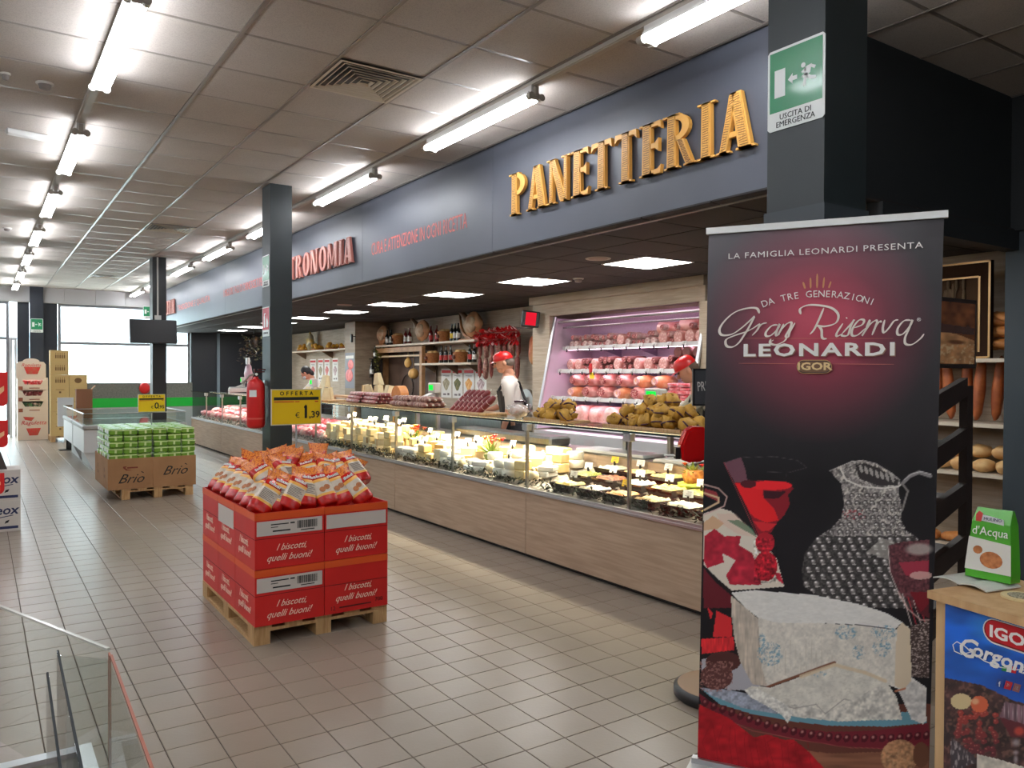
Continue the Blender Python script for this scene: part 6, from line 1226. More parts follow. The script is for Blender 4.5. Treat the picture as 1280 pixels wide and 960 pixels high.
sl = K([(262,520),(300,500),(400,510),(560,450),(740,385),(860,400),(1010,470),(1070,560),(1100,680),(760,690),(640,680),(500,660),(420,620),(330,570)],740); m = pt.poly(sl, (206,200,186)); pt.tex(m,.13,.13,60); pt.tex(m,.35,.4,61,(168,160,146),.7); pt.line(K([(560,450),(740,388),(900,430),(1010,475)],740), 2.6, (206,180,140),.8)
m = pt.poly(K([(420,600),(560,600),(700,640),(860,560),(980,500),(1070,560),(1100,680),(760,690),(500,660)],740), (196,190,178)); pt.tex(m,.2,.35,62); pt.line(K([(430,590),(520,620),(640,600),(690,650),(790,570),(830,580)],740), 1.0, (120,112,104),.7); c_ = K([(660,440)],740)[0]; mm_ = (((X-c_[0])/8)**2+((Y-c_[1])/4)**2) < 1; pt.tex(mm_,.5,.9,70,(96,140,160))
m = pt.poly(K([(255,520),(330,515),(480,600),(520,640),(490,700),(460,660),(380,610),(290,560)],740), (206,202,192)); pt.tex(m,.3,.3,64)
pt.ell(*K([(1085,880)],740)[0],23,22,(150,100,66)); mm_ = (((X-K([(1085,880)],740)[0][0])/23)**2+((Y-K([(1085,880)],740)[0][1])/22)**2) < 1; pt.tex(mm_,.22,.5,80); pt.tex(mm_,.3,.5,81,(190,140,96)); pt.ell(*K([(1200,870)],740)[0],10,16,(80,44,30)); pt.c = 255*(np.clip(pt.c, 0, 255)/255)**(.92-.18*np.clip((Y-480)/200, 0, 1))[..., None]*1.04  # print lifted, more towards the bottom, in place of light the sheet lacks
rip = .004*np.sin(s*9+q*2)*np.clip((q-.7)*3, 0, 1)+.0015*np.sin(s*31)   # gentle waves of the hanging sheet
Pl = Pb-A_(bo)+A_(nB)*rip*np.clip((1-q)*30,0,1)
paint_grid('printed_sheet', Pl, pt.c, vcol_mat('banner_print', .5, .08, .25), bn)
bb = MB()   # grey back of the sheet
k_ = [p-bo-nB*.012 for p in (BL,BR_,TR,TL)]; bb.add(k_+[p-nB*.002 for p in k_], [(0,1,2,3),(7,6,5,4),(0,4,5,1),(1,5,6,2),(2,6,7,3),(3,7,4,0)]); part('back_sheet', bb, mat('banner_back', (110,110,112), .6), bn)
dB = (TR-TL).normalized(); uB = (TL-BL+TR-BR_).normalized()
def bar(p, q_, w, h, name, m_):
    d = (q_-p).normalized(); u_ = Vector((0,0,1)); n_ = d.cross(u_).normalized(); c = [p+n_*w/2,q_+n_*w/2,q_-n_*w/2,p-n_*w/2]; return part(name, MB().add([x-bo for x in c]+[x-bo+u_*h for x in c], [(3,2,1,0),(4,5,6,7),(0,1,5,4),(1,2,6,5),(2,3,7,6),(3,0,4,7)]), m_, bn)
bar(TL-dB*.008-Vector((0,0,.004)), TR+dB*.012-Vector((0,0,.004)), .022, .024, 'top_rail', mat('banner_rail', (214,214,210), .35, .2))
dG = (BR_-BL).normalized(); lo = Vector((0,0,-.078)); bar(BL+lo-dG*.028+nB*.02, BR_+lo+dG*.03+nB*.02, .085, .06, 'base_housing', mat('housing_silver', (196,196,192), .3, .5)); bar(BL+Vector((0,0,-.018))-dG*.02, BR_+Vector((0,0,-.018))+dG*.02, .03, .02, 'base_lip', ALU)
part('base_slot', MB().box(-.012,-.004,.0,.012,.004,.012), BLACK, bn, loc=BL-bo+lo-dG*.012+nB*.064+Vector((0,0,.03)))
PL_ = MB().cyl(Vector((BL+BR_)/2)-bo-nB*.03+lo+Vector((0,0,.04)), Vector((TL+TR)/2)-bo-nB*.03, .008); part('support_pole', PL_, ALU, bn)
# lettering on the sheet
def btext(s_, x, y, size_px, m_, xs=1, shear=0, space=1, ang=0, name='lettering', off=.0072, z=None, bold=0):
    p = onb(x, y); k = (p-C0).dot(_f)/FPX; sz = size_px*k*1.4
    ux = (onb(x+10,y-.0)-onb(x-10,y)); ux = dB.copy(); ux = ux*math.cos(ang)+uB*math.sin(ang); uy = nB.cross(ux).normalized(); ux = uy.cross(nB).normalized()
    o = text(s_, sz, m_, bn, (0,0,0), (0,0,0), .0003, 'CENTER', shear, xs, name, space, 1, bold); M = Matrix((ux*xs,uy,nB)).transposed().to_4x4(); M.translation = p-bo+nB*off; o.matrix_local = M; return o
def ribbon(pts, wd, m_, name, off=.0072):
    P3 = []
    n = len(pts)
    for i in range(n-1):
        p0, p1, p2, p3 = [np.array(pts[min(max(j,0),n-1)], float) for j in (i-1,i,i+1,i+2)]
        for tt in np.linspace(0,1,6,endpoint=(i == n-2)):
            P3.append(.5*((2*p1)+(-p0+p2)*tt+(2*p0-5*p1+4*p2-p3)*tt**2+(-p0+3*p1-3*p2+p3)*tt**3))
    vs = []; N_ = len(P3)
    for i, p in enumerate(P3):
        d = P3[min(i+1,N_-1)]-P3[max(i-1,0)]; d = d/(np.hypot(*d)+1e-6); w_ = wd*(.35+.65*abs(math.sin(math.atan2(d[1],d[0])+.5)))*min(1,.4+i/4,.4+(N_-1-i)/4)
        a = p+np.array((-d[1],d[0]))*w_/2; b = p-np.array((-d[1],d[0]))*w_/2; vs += [onb(*a)-bo+nB*off, onb(*b)-bo+nB*off]
    fs = [(2*i,2*i+1,2*i+3,2*i+2) for i in range(N_-1)]; n2 = len(vs); vs += [v-nB*.0004 for v in vs]; fs += [(2*i+n2,2*i+2+n2,2*i+3+n2,2*i+1+n2) for i in range(N_-1)]
    return part(name, MB().add(vs, fs), m_, bn)
def G(l): return [(870+x/4, 260+y/4) for x, y in l]
btext('LA FAMIGLIA LEONARDI PRESENTA', 1026, 314.5, 7.6, WINK, 1.22, space=1.12)
for i, (a, b) in enumerate((((547,405),(536,372)),((574,403),(573,350)),((606,402),(607,330)),((636,402),(642,348)),((664,402),(676,368)))): ribbon(G([a,((a[0]+b[0])/2,(a[1]+b[1])/2),b]), 2.6, mat('copper_print', (196,130,84), .4), 'ray')
arcs = 'DA TRE GENERAZIONI'
for i, ch in enumerate(arcs):
    f = i/(len(arcs)-1); x = 345+f*535; y = 476-60*math.sin(math.pi*(.12+.76*f))**1+ (22 if False else 0); y = 432+44*((f-.5)*2)**2+(8*(1-f)-4); 
    if ch != ' ': btext(ch, *G([(x,y)])[0], 8.6, WINK, .95, ang=-(f-.5)*.75)
CS = mat('cream_script_print', (232,222,210), .4); SW = 2.7
for st in ([(318,528),(305,503),(260,502),(200,520),(150,560),(120,605),(130,635),(180,632),(230,600),(275,560),(292,545),(270,590),(240,640),(215,675),(185,695),(155,690),(152,660),(190,640),(250,620),(290,600),(320,578)],
           [(322,580),(308,610),(282,638)], [(303,612),(330,582),(356,575)], [(410,585),(380,590),(352,620),(352,640),(375,638),(408,608),(420,580),(405,615),(402,638),(420,632)], [(440,580),(425,612),(408,640)], [(424,612),(455,580),(478,574),(472,600),(450,640),(462,645),(470,620),(496,575)], [(455,650),(440,668),(400,685),(372,675),(376,655)],
           [(525,532),(522,505),(560,487),(620,488),(680,502),(712,535),(700,575),(650,592),(612,590),(600,585)], [(640,500),(615,560),(590,610),(570,632)], [(612,590),(628,610),(632,650),(655,654)],
           [(735,578),(705,625),(706,642),(730,630)], [(730,630),(780,575),(790,560),(775,590),(760,635),(735,640),(725,632)], [(790,600),(830,585),(840,562),(815,562),(785,600),(780,636),(808,636),(850,600)], [(850,600),(870,560),(855,600),(830,640),(868,585),(900,562),(905,575)], [(905,572),(895,600),(880,636)], [(888,612),(905,582),(920,568),(928,572)], [(944,560),(934,600),(940,624),(965,600),(990,566),(1012,560)],
           [(1075,562),(1040,565),(1010,600),(1008,632),(1035,630),(1070,590),(1082,560),(1062,610),(1045,650),(1048,680),(1080,683),(1120,655),(1140,630)], [(755,548),(752,554)], [(390,660),(376,668)]):
    ribbon(G(st), SW*1.25, CS, 'script_stroke')
ribbon(G([(245,652),(600,653),(985,653)]), .8, mat('rose_gold_line', (190,110,90), .4), 'thin_line'); ribbon(G([(215,777),(360,778),(500,779)]), .8, MATS['rose_gold_line'], 'thin_line'); ribbon(G([(682,780),(840,781),(990,782)]), .8, MATS['rose_gold_line'], 'thin_line')
btext('LEONARDI', 1021.5, 439, 15.5, mat('drop_edge', (150,110,90), .5), 1.5, space=1.18, off=.0066, bold=.035).name = 'lettering_edge'; btext('LEONARDI', 1020.5, 438, 15.5, WINK, 1.5, space=1.18, off=.0074, bold=.03)
def pill(cx, cy, w, h, m_, off, name='plaque'):
    pts = [(cx+(w-h)/2*sg+h/2*math.cos(R(a)), cy+h/2*math.sin(R(a))) for sg, r_ in ((1,range(-90,91,18)),(-1,range(90,271,18))) for a in r_]; vs = [onb(*p)-bo+nB*off for p in pts]; n = len(vs); part(name, MB().add(vs+[v-nB*.0005 for v in vs], [tuple(range(n)), tuple(range(2*n-1,n-1,-1))]), m_, bn)
pill(1018,458.5,44,17,mat('plaque_gold', (190,150,90), .4),.0066); pill(1018,458.5,42.4,15.4,mat('plaque_dark', (60,30,30), .4),.007); pill(1018,458.5,40,13,mat('plaque_brown', (110,76,50), .4),.0073); btext('IGOR', 1018, 458.5, 9.2, mat('plaque_letter', (226,196,140), .4), 1.3, off=.0082, bold=.03)
btext('®', 1148.5, 400, 4.5, WINK)
# ---------------- queue ticket stand behind the banner ----------------
t = thing('ticket_stand', 'queue ticket stand with round black base, red dispenser and black PRENDI sign', 'ticket stand', (2.86,2.50,0)); 
part('base', MB().lathe([(.19,0),(.20,.01),(.20,.045),(.185,.055),(.02,.057)], 40), BLACK, t); part('base_top', MB().lathe([(.183,.056),(.18,.058)], 40), mat('polished_beige', (176,150,124), .15, .3), t)
part('pole', MB().cyl((.02,0,.05),(.02,0,1.70),.02), BLACK, t)
pc = on_y(864,553,2.46); rr = pc-Vector((2.86,2.50,0)); 
E2 = MB(); E2.M = Matrix.Translation((rr.x,rr.y,rr.z)) @ Matrix.Rotation(R(-34), 4, 'Z')
prof = [(-.055,-.01),(-.03,.055),(.0,.072),(.045,.072),(.06,.05),(.06,-.07),(.03,-.082),(-.02,-.085),(-.05,-.075)]
ds = []
E2.prism(prof, .07, 0, 'XZ', -.04); E2.prism([(a*.85+.004,b*.85) for a, b in prof], .012, 0, 'XZ', -.05)
part('dispenser', E2, mat('dispenser_red', (206,16,18), .2, coat=.5), t)
E3 = MB(); E3.M = E2.M; E3.box(-.075,-.03,-.072,-.055,.02,-.02); E3.box(-.12,-.02,-.06,-.075,.01,-.055,1); part('ticket_slot', E3, [BLACK,PAPER], t)
sc = on_y(893,484,2.46)-Vector((2.86,2.50,0)); E4 = MB(); E4.M = Matrix.Translation((sc.x,sc.y,sc.z)) @ Matrix.Rotation(R(-34), 4, 'Z'); E4.box(-.1,-.01,-.085,.14,.01,.085); part('sign_frame', E4, BLACK, t)
E5 = MB(); E5.M = E4.M; E5.box(-.092,-.013,-.077,.132,-.0101,.077); part('sign_face', E5, mat('slate_sign', (70,72,76), .5), t)
o = text('PRENDI', .062, WINK, t, (0,0,0), align='LEFT', xs=.8); o.matrix_local = E4.M @ Matrix.Translation((-.082,-.0142,.0)) @ Matrix.Rotation(R(90), 4, 'X') @ Matrix.Rotation(R(5), 4, 'Z') @ Matrix.Diagonal((.52,1,1,1))
# ---------------- wooden stand with blue poster ----------------
ZSN = .9; q0, q1 = on_z(1183,742,ZSN), on_z(1280,770,ZSN); dS = (q1-q0); dS.z = 0; dS.normalize(); nS = Vector((dS.y,-dS.x,0)); nS = nS if nS.dot(C0-q0) > 0 else -nS
pst = on_z(1154,738,ZSN); st = thing('wooden_stand', 'pale wooden stand with a blue poster at the right edge', 'stand', (q0.x,q0.y,0)); so = Vector((q0.x,q0.y,0)); STW2 = mat('stand_wood', (206,170,124), .5, c2=(190,150,104), scale=4, stretch=(6,6,.7))
def sbox(u0, u1, n0, n1, z0, z1, name, m_, parent=st):
    c = [dS*u0+nS*n0, dS*u1+nS*n0, dS*u1+nS*n1, dS*u0+nS*n1]; return part(name, MB().add([(a.x,a.y,z0) for a in c]+[(a.x,a.y,z1) for a in c], [(3,2,1,0),(4,5,6,7),(0,1,5,4),(1,2,6,5),(2,3,7,6),(3,0,4,7)]), m_, parent)
sbox(-.045,.62,-.34,.02,ZSN-.022,ZSN,'tabletop',STW2); sbox(-.03,-.002,-.02,.002,0,ZSN-.0225,'leg',STW2); sbox(-.03,-.002,-.32,-.29,0,ZSN-.0225,'leg',STW2); sbox(.57,.60,-.02,.002,0,ZSN-.0225,'leg',STW2); sbox(.57,.60,-.32,-.29,0,ZSN-.0225,'leg',STW2); sbox(0,.57,-.02,-.004,ZSN-.16,ZSN-.0225,'apron_board',STW2); sbox(-.005,.03,-.03,.001,.42,.46,'stretcher',STW2); sbox(0,.57,-.31,-.30,.2,.26,'stretcher',STW2)
s, q = np.meshgrid(np.linspace(0,1,200), np.linspace(0,1,300)); s = s[..., None]; q = q[..., None]
oS = A_(so)+A_(nS)*.004+np.array((0,0,.12)); Ps = oS+A_(dS)*s*.56+np.array((0,0,1.))*q*.757; rel = Ps-A_(C0); dd = rel@A_(_f); X = 640+FPX*(rel@A_(_r))/dd; Y = 480-FPX*(rel@A_(_u))/dd
pt = Paint(X, Y, (58,34,34)); m = X > 0; pt.tex(m,.09,.7,3); pt.tex(m,.2,.5,5,(150,110,90)); KB = lambda l: [(1150+x/5.646, 790+y/5.646) for x, y in l]
for k in range(60): a, b = random.Random(k).uniform(255,545), random.Random(k+99).uniform(560,860); c_ = KB([(a,b)])[0]; v = random.Random(k+7).random(); pt.ell(c_[0],c_[1],3.6,3.4,(150-60*(b-560)/300,50-24*(b-560)/300,40)); pt.ell(c_[0]-1,c_[1]-1,1.4,1.2,(206,130,110),.7,.6)
pt.ell(*KB([(290,490)])[0],13,10,(206,186,140)); pt.ell(*KB([(420,510)])[0],11,10,(206,96,60),1,0,.5); pt.ell(*KB([(390,490)])[0],6,5,(220,180,140),.8,.5)
m = pt.poly(KB([(600,490),(900,560),(900,680),(740,650),(560,600)]), (120,90,100)); pt.tex(m,.3,.6,8,None,.02)
for k in range(8): x0 = 600+k*30; pt.line(KB([(x0,495+k*7),(x0-8,600+k*7)]), .8, (196,180,180),.7)
m = pt.poly(KB([(560,600),(740,650),(900,680),(900,760),(640,740)]), (90,24,36)); pt.ell(*KB([(700,700)])[0],8,7,(206,70,50),.8,.5); 
for (a,b,r1,r2) in ((678,780,7,7),(676,850,5,4),(676,900,4,8)): pt.ell(*KB([(a,b)])[0],r1,r2,(180,174,178),.7,.7)
m = pt.poly(KB([(400,860),(560,900),(760,960),(900,1000),(900,1300),(400,1300)]), (206,198,184)); pt.tex(m,.15,.2,10); m = pt.poly(KB([(220,740),(380,870),(400,920),(300,960),(215,960)]), (60,52,58)); pt.tex(m,.5,.7,11,(190,184,180),.15)
blue = [(1170,700),(1400,760),(1400,910),(1268,876),(1226,856),(1181,847)]; m = pt.poly(blue, (16,92,190)); pt.tex(m,.025,.25,12,None,.06); pt.ell(1262,792,60,24,(96,190,236),.8,1.0,.28,m); pt.ell(1290,850,60,40,(10,50,130),.7,1.0,0,m)
paint_grid('poster_sheet', Ps-A_(so), pt.c, vcol_mat('poster_print', .3, .4), st)
def stext(s_, x, y, size_px, m_, xs=1, shear=0, off=.0062, ext=.0003, bold=0):
    o_ = so+nS*off; d = ray(x, y); p = C0+d*((o_-C0).dot(nS)/d.dot(nS)); k = (p-C0).dot(_f)/FPX; o = text(s_, size_px*k*1.4, m_, st, (0,0,0), (0,0,0), ext, 'LEFT', shear, xs, 'lettering', 1, 1, bold); M = Matrix((dS*xs,Vector((0,0,1)),nS)).transposed().to_4x4(); M.translation = p-so; o.matrix_local = M; return o
def spill(x0, y0, u, h, m_, off, name='plaque', sl=0):
    o_ = so+nS*off; d = ray(x0, y0); p = C0+d*((o_-C0).dot(nS)/d.dot(nS))-so; vs = []
    for sg, r_ in ((1,range(-90,91,18)),(0,range(90,271,18))):
        for a in r_: vs.append(p+dS*(h/2+sg*(u-h)+h/2*math.cos(R(a)))+Vector((0,0,h/2*math.sin(R(a)))))
    n = len(vs); part(name, MB().add(vs+[v-nS*.0006 for v in vs], [tuple(range(n)), tuple(range(2*n-1,n-1,-1))]), m_, st)
stext('MA COME FANNO A FARLO', 1196, 750, 5.0, WINK, 1.15)
spill(1228.5,785,.215,.066,SIGNWHITE,.0055); spill(1230,785,.208,.060,mat('plaque_red_dark', (120,20,24), .4),.006); spill(1231.5,785,.202,.054,mat('plaque_red', (190,24,34), .35),.0065); stext('IGOR', 1236, 788.5, 14.5, WINK, 1.25, 0, .0072, .0003, .03)
stext('G', 1195, 806, 24, WINK, 1.0, .35, .0062, .0003, .015); stext('orgonzola', 1214, 811, 17.5, WINK, 1.1, .25, .0062, .0003, .025)
def srib(pts, wd, m_, name='swash'):
    vs = []; N_ = len(pts)
    for i, p in enumerate(pts):
        o_ = so+nS*.0064; 
        def P(x, y): d = ray(x, y); return C0+d*((o_-C0).dot(nS)/d.dot(nS))-so
        a, b = pts[max(i-1,0)], pts[min(i+1,N_-1)]; L_ = math.hypot(b[0]-a[0], b[1]-a[1]); nx, ny = -(b[1]-a[1])/L_, (b[0]-a[0])/L_; vs += [P(p[0]+nx*wd/2,p[1]+ny*wd/2), P(p[0]-nx*wd/2,p[1]-ny*wd/2)]
    n2 = len(vs); part(name, MB().add(vs+[v-nS*.0005 for v in vs], [(2*i,2*i+1,2*i+3,2*i+2) for i in range(N_-1)]+[(2*i+n2,2*i+2+n2,2*i+3+n2,2*i+1+n2) for i in range(N_-1)]), m_, st)
srib([(1203,806),(1196,802),(1191,806),(1193,814),(1202,818),(1214,815)], 1.2, WINK); srib([(1204,806),(1214,815),(1230,826),(1250,834),(1268,837),(1290,838)], 1.2, WINK)
for i, m_ in enumerate((mat('flag_green', (20,130,60), .4), SIGNWHITE, mat('flag_red2', (200,30,40), .4))): a = 1252.5+6*i; srib([(a,834.5+i*1.2),(a+3,835+i*1.2),(a+6,835.7+i*1.2)], 8, m_, 'small_flag')
for i, m_ in enumerate((mat('icon_blue', (40,70,140), .4), mat('icon_red', (190,40,50), .4), mat('icon_brown', (140,90,90), .4))): a = 1245.5+10.5*i; srib([(a,852.5+i*3),(a+4,853.7+i*3),(a+8.5,855+i*3)], 10, m_, 'round_icon')
stext('f', 1248, 855, 7, WINK, 1, 0, .0072)
for i in (1, 2): a = 1245.5+10.5*i; srib([(a+2.4,853.2+i*3),(a+6,854.3+i*3)], 4.4, WINK, 'icon_mark')
# magazine, bag and fan on the stand
def onS(x, y, z): return on_z(x, y, z)
a = onS(1212,731,ZSN); t = thing('magazine', 'open magazine lying on the wooden stand', 'magazine', (a.x,a.y,ZSN+.0005), rot=(0,0,math.atan2(dS.y,dS.x)))
for sg, n_ in ((-1,'left'),(1,'right')):
    mb = MB(); vs = []
    for i in range(8):
        u_ = .085*i/7; z = .013*math.sin(math.pi*min(1,u_/.11+.12))*1.0+.003
        for v_ in (-.045,.10): vs.append((sg*u_, v_, z))
    n = len(vs); mb.add(vs+[(x,y,max(z-.004,.0)) for x,y,z in vs], [(2*i,2*i+1,2*i+3,2*i+2) for i in range(7)]+[(2*i+n,2*i+2+n,2*i+3+n,2*i+1+n) for i in range(7)]+[(0,n,n+1,1),(14,15,15+n,14+n)]+[(2*i,2*i+2,2*i+2+n,2*i+n) for i in range(7)]); part('page_block', mb, mat('magazine_page', (214,214,206), .35, c2=(196,200,190), scale=20), t)
a = onS(1238,731,ZSN); BN = mat('pack_green', (70,160,30), .35, coat=.3); t = thing('biscuit_packet', 'green and white packet of biscuits standing on the wooden stand', 'biscuit packet', (a.x+.01,a.y,ZSN+.016), rot=(R(-4),0,math.atan2(dS.y,dS.x)+R(12)))
w_, d_, h_ = .062, .030, .205
part('packet', MB().add([(-w_,-d_,0),(w_,-d_,0),(w_,d_,0),(-w_,d_,0),(-w_*1.0,-d_,.03),(w_*1.0,-d_,.03),(w_*1.0,d_,.03),(-w_,d_,.03),(-w_*.82,-d_*.85,h_*.8),(w_*.86,-d_*.85,h_*.8),(w_*.86,d_*.85,h_*.8),(-w_*.82,d_*.85,h_*.8),(-w_*.74,-.006,h_),(w_*.80,-.006,h_),(w_*.80,.006,h_),(-w_*.74,.006,h_)], [(3,2,1,0),(0,1,5,4),(1,2,6,5),(2,3,7,6),(3,0,4,7),(4,5,9,8),(5,6,10,9),(6,7,11,10),(7,4,8,11),(8,9,13,12),(9,10,14,13),(10,11,15,14),(11,8,12,15),(12,13,14,15)]), BN, t)
def face(u_, v_, o_=.0008):   # point on the packet front
    f_ = v_/(h_*.8) if v_ > .03 else 0; k = 1-(.17*max(0,(v_-.03))/(h_*.8-.03)); return (u_*k, -d_*(1-.15*max(0,v_-.03)/(h_*.8-.03))-o_, v_)
def fpoly(pts, m_, name, o_=.001): vs = [face(a,b,o_) for a, b in pts]; n = len(vs); part(name, MB().add(vs+[(x,y+.0006,z) for x,y,z in vs], [tuple(range(n)), tuple(range(2*n-1,n-1,-1))]), m_, t)
fpoly([(-.064,.022),(.062,.022),(.064,.108),(.01,.112),(-.064,.118)], mat('packet_white', (216,214,204), .35), 'white_panel'); fpoly([(.008+.032*math.cos(R(k)),.058+.024*math.sin(R(k))) for k in range(0,360,20)], BSC, 'biscuit_picture', .0018); fpoly([(-.032+.014*math.cos(R(k)),.082+.012*math.sin(R(k))) for k in range(0,360,30)], BSC, 'biscuit_picture', .0018)
fpoly([(-.03,.168),(.0,.166),(.044,.162),(.044,.178),(.0,.184),(-.03,.186)], SIGNWHITE, 'emblem_band', .0018); fpoly([(-.048,.165),(-.03,.165),(-.026,.19),(-.04,.196),(-.05,.185)], mat('emblem_red', (190,60,50), .4), 'emblem_figure', .0022)
o = text("d'Acqua", .034, WINK, t, (.002,-.0318,.138), (R(86),0,0), xs=.9); o = text('MULINO', .013, BLUEINK, t, (.008,-.0315,.175), (R(84),0,0), xs=1.0)
a = onS(1277,748,ZSN); single('paper_fan', MB().cyl((0,0,0),(0,0,.006),.05,None,28).cyl((0,0,.006),(0,0,.007),.034,None,20,1), [mat('fan_cream', (220,200,150), .5), mat('fan_print', (196,186,160), .5, c2=(70,60,50), scale=180)], 'round cream card with dotted centre at the corner of the wooden stand', 'card', (a.x,a.y,ZSN+.001), rot=None)
# ---------------- bread department behind the banner ----------------
DW = mat('dark_wenge', (36,25,21), .5, c2=(44,31,26), scale=6); yc = 1.95
def X_(px, y): return on_y(px, 550, y).x
xl, xr = X_(1150,yc), X_(1216,yc); t = thing('bread_rack', 'dark wooden bread rack with tilted trays and a bread picture on top', 'rack', (xl,yc,0)); wd = xr-xl
for dy in (0,.55):
    part('post', B(wd-.055,dy,0,wd,dy+.04,1.46), DW, t); part('post', B(0,dy,0,.06,dy+.04,1.46), DW, t)
    for z in (.25,.52,.78,1.05,1.30): part('cheek', MB().prism([(.06,z-.02),(wd-.055,z+.11),(wd-.055,z+.20),(.06,z+.09)], .035, off=dy), DW, t)
for z in (.25,.52,.78,1.05,1.30): part('tilted_tray', MB().add([(.03,.04,z),(wd-.03,.04,z+.12),(wd-.03,.55,z+.12),(.03,.55,z),(.03,.04,z+.012),(wd-.03,.04,z+.132),(wd-.03,.55,z+.132),(.03,.55,z+.012)], [(3,2,1,0),(4,5,6,7),(0,1,5,4),(1,2,6,5),(2,3,7,6),(3,0,4,7)]), DW, t); 
zt0, zt1 = on_y(1190,455,yc).z, on_y(1190,378,yc).z
part('picture_board', MB().box(-.05,-.01,zt0-.02,wd,.02,zt1+.02), DW, t)
s, q = np.meshgrid(np.linspace(0,1,70), np.linspace(0,1,90)); pb = Paint(s*70, (1-q)*90, (120,70,40)); mk = s > -1; pb.tex(mk,.08,.4,2); pb.poly([(0,48),(20,44),(45,46),(70,55),(70,90),(0,90)], (206,150,100)); pb.poly([(0,30),(70,36),(70,46),(0,44)], (84,56,48)); pb.tex(pb.Y > 46,.12,.25,4); pb.tex(pb.Y > 60,.3,.8,6,(236,206,160)); pb.ell(45,58,14,4,(96,56,34),.8,.5)
Pg = np.stack([-.03+s*(wd+.01), np.full_like(s,-.014), zt0+q*(zt1-zt0)], -1); paint_grid('bread_picture', Pg, pb.c, vcol_mat('bread_print', .25, .3), t)
ys0, ys1 = 2.76, 4.6; t = thing('bread_shelves', 'wall shelves stacked with bread by the right wall', 'shelf', (6.947,ys0,0)); 
SZ = [on_x(1235,y,6.5).z for y in (690,593,530,448)]
for z in SZ: part('board', B(-.45,0,z-.03,0,ys1-ys0,z), mat('shelf_cream', (196,184,164), .5), t)
part('side_panel', B(-.45,ys1-ys0,0,0,ys1-ys0+.03,2.2), WOODW, t)
LB = [mat('crust_gold', (196,130,66), .6, c2=(170,100,46), scale=14), mat('crust_pale', (214,176,120), .6, c2=(196,150,96), scale=14), mat('crust_dark', (170,92,44), .6, c2=(140,70,34), scale=14)]
loafm = MB().ball((0,0,0),(.05,.045,.26),12,8,0,.2,3).mesh('loaf', LB[2]); rollm = MB().ball((0,0,.05),(.085,.09,.055),12,8,0,.2,5).mesh('loaf', LB[1]); blm = MB().ball((0,0,.04),(.07,.12,.045),12,8,0,.2,8).mesh('loaf', LB[0])
rnd = random.Random(17)
for j in range(11): y = 2.9+.12*j; tag(link('loaf', loafm, None, (6.68+.05*(j%2),y,SZ[2]+.262), (rnd.uniform(-.1,.1),rnd.uniform(-.1,.1),0)), f'upright dark loaf on the bread shelf, {ORD[j]} from the right wall', 'bread', 'upright loaves on the bread shelves')
for j in range(8):
    for l in range(2): tag(link('loaf', rollm, None, (6.62+.08*l,2.9+.17*j+.06*l,SZ[1]+.003+.105*l), (0,0,rnd.uniform(0,3))), f'pale round roll, {["lower","upper"][l]} layer, {ORD[j]} from the right wall', 'bread', 'round rolls on the bread shelves')
for j in range(8): tag(link('loaf', blm, None, (6.66,2.9+.2*j,SZ[0]+.001), (0,0,rnd.uniform(0,3))), f'golden loaf on the lowest bread shelf, {ORD[j]} from the right wall', 'bread', 'golden loaves on the lowest shelf')
for j in range(5):
    for l in range(3): tag(link('loaf', blm, None, (6.62,2.93+.06*j*1.5,SZ[3]+.012+.1*l+.06), (R(10*l),0,rnd.uniform(-.5,.5))), f'golden loaf on the top bread shelf, {["bottom","middle","top"][l]} layer, {ORD[j]} from the wall', 'bread', 'golden loaves on the top shelf')
t = thing('flower_pot', 'small vase with blue and yellow flowers on the top bread shelf', 'vase', (6.56,3.2,SZ[3]+.001)); part('vase', MB().lathe([(.035,0),(.045,.05),(.035,.09)], 12), STEEL, t)
for k in range(8): part('flower', MB().ball((.04*math.cos(k*.9),.05*math.sin(k*.9),.11+.02*(k%3)),.02,7,5), [mat('flower_blue',(60,80,130),.5),mat('flower_yellow',(220,170,40),.5),mat('flower_pink',(200,90,100),.5)][k % 3], t)
fx0, fx1 = on_x(1238,400,6.5).y, on_x(1155,400,6.5).y; fz0, fz1 = SZ[3]+.002, on_x(1235,325,6.5).z
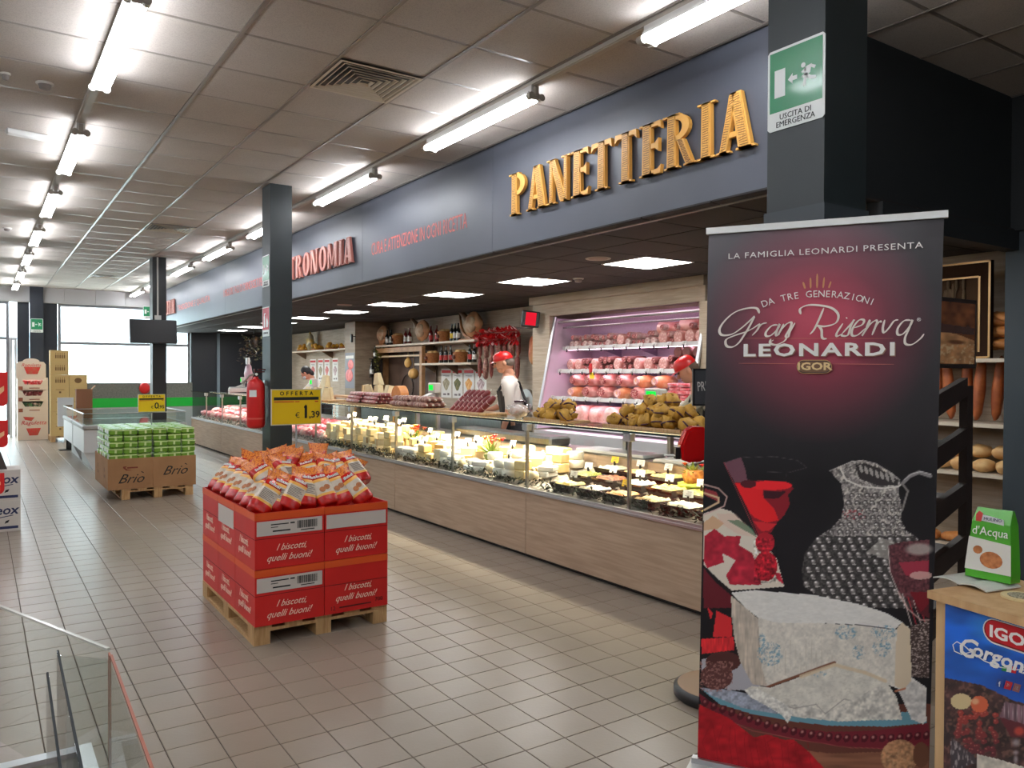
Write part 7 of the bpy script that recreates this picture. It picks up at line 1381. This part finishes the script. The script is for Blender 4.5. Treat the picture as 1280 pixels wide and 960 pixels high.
t = thing('picture_frame', 'large dark and gold frame holding wheat ears and loaves', 'picture frame', (6.5,fx0,fz0)); H_ = fz1-fz0; W_ = fx1-fx0
FR2 = mat('frame_dark_brown', (48,32,22), .9, spec=.1); FRG = mat('frame_gold_edge', (190,150,96), .35, .3)
part('frame_side', B(0,0,0,.05,.09,H_), FR2, t); part('frame_side', B(0,W_-.09,0,.05,W_,H_), FR2, t); part('frame_rail', B(0,.09,H_-.12,.05,W_-.09,H_), FR2, t); part('frame_rail', B(0,.09,0,.05,W_-.09,.05), FR2, t); part('gold_edge', MB().box(-.006,0,0,0,.015,H_).box(-.006,.075,.05,0,.09,H_-.12).box(-.006,0,H_-.015,0,W_,H_).box(-.006,.09,H_-.13,0,W_-.09,H_-.115).box(-.006,0,0,0,W_,.015), FRG, t); part('backing', B(.035,.09,.05,.045,W_-.09,H_-.12), mat('picture_back', (70,52,38), .9, spec=.1), t)
wh = MB(); rnd = random.Random(44)
for k in range(26): y = rnd.uniform(.25,W_-.15); z1 = rnd.uniform(.35,H_-.16); d = rnd.uniform(-.06,.06); wh.cyl((.02,y,.06),(.02,y+d,z1),.004,None,5).ball((.02,y+d,z1),(.01,.014,.05),6,5)
part('wheat_ears', wh, mat('dark_wheat', (84,64,40), .7), t)
for k, (y, z) in enumerate(((.34,.30),(.48,.34),(.66,.32),(.22,.20))): part('loaf', MB().ball((.01,y,z),(.02,.06,.09),10,7), LB[0], t)
# wheat and a dim warm lamp line are not visible; the cladding behind the bread

# ---------------- turn the lettering into plain meshes ----------------
bpy.context.view_layer.update(); dg = bpy.context.evaluated_depsgraph_get()
for o in [o for o in bpy.data.objects if o.type == 'FONT']:
    me = bpy.data.meshes.new_from_object(o.evaluated_get(dg)); nm = o.name; p = o.parent; mb_ = o.matrix_basis.copy(); mp = o.matrix_parent_inverse.copy(); me.name = nm
    bpy.data.objects.remove(o); n = bpy.data.objects.new(nm.split('.')[0], me); COL.objects.link(n); n.parent = p; n.matrix_parent_inverse = mp; n.matrix_basis = mb_
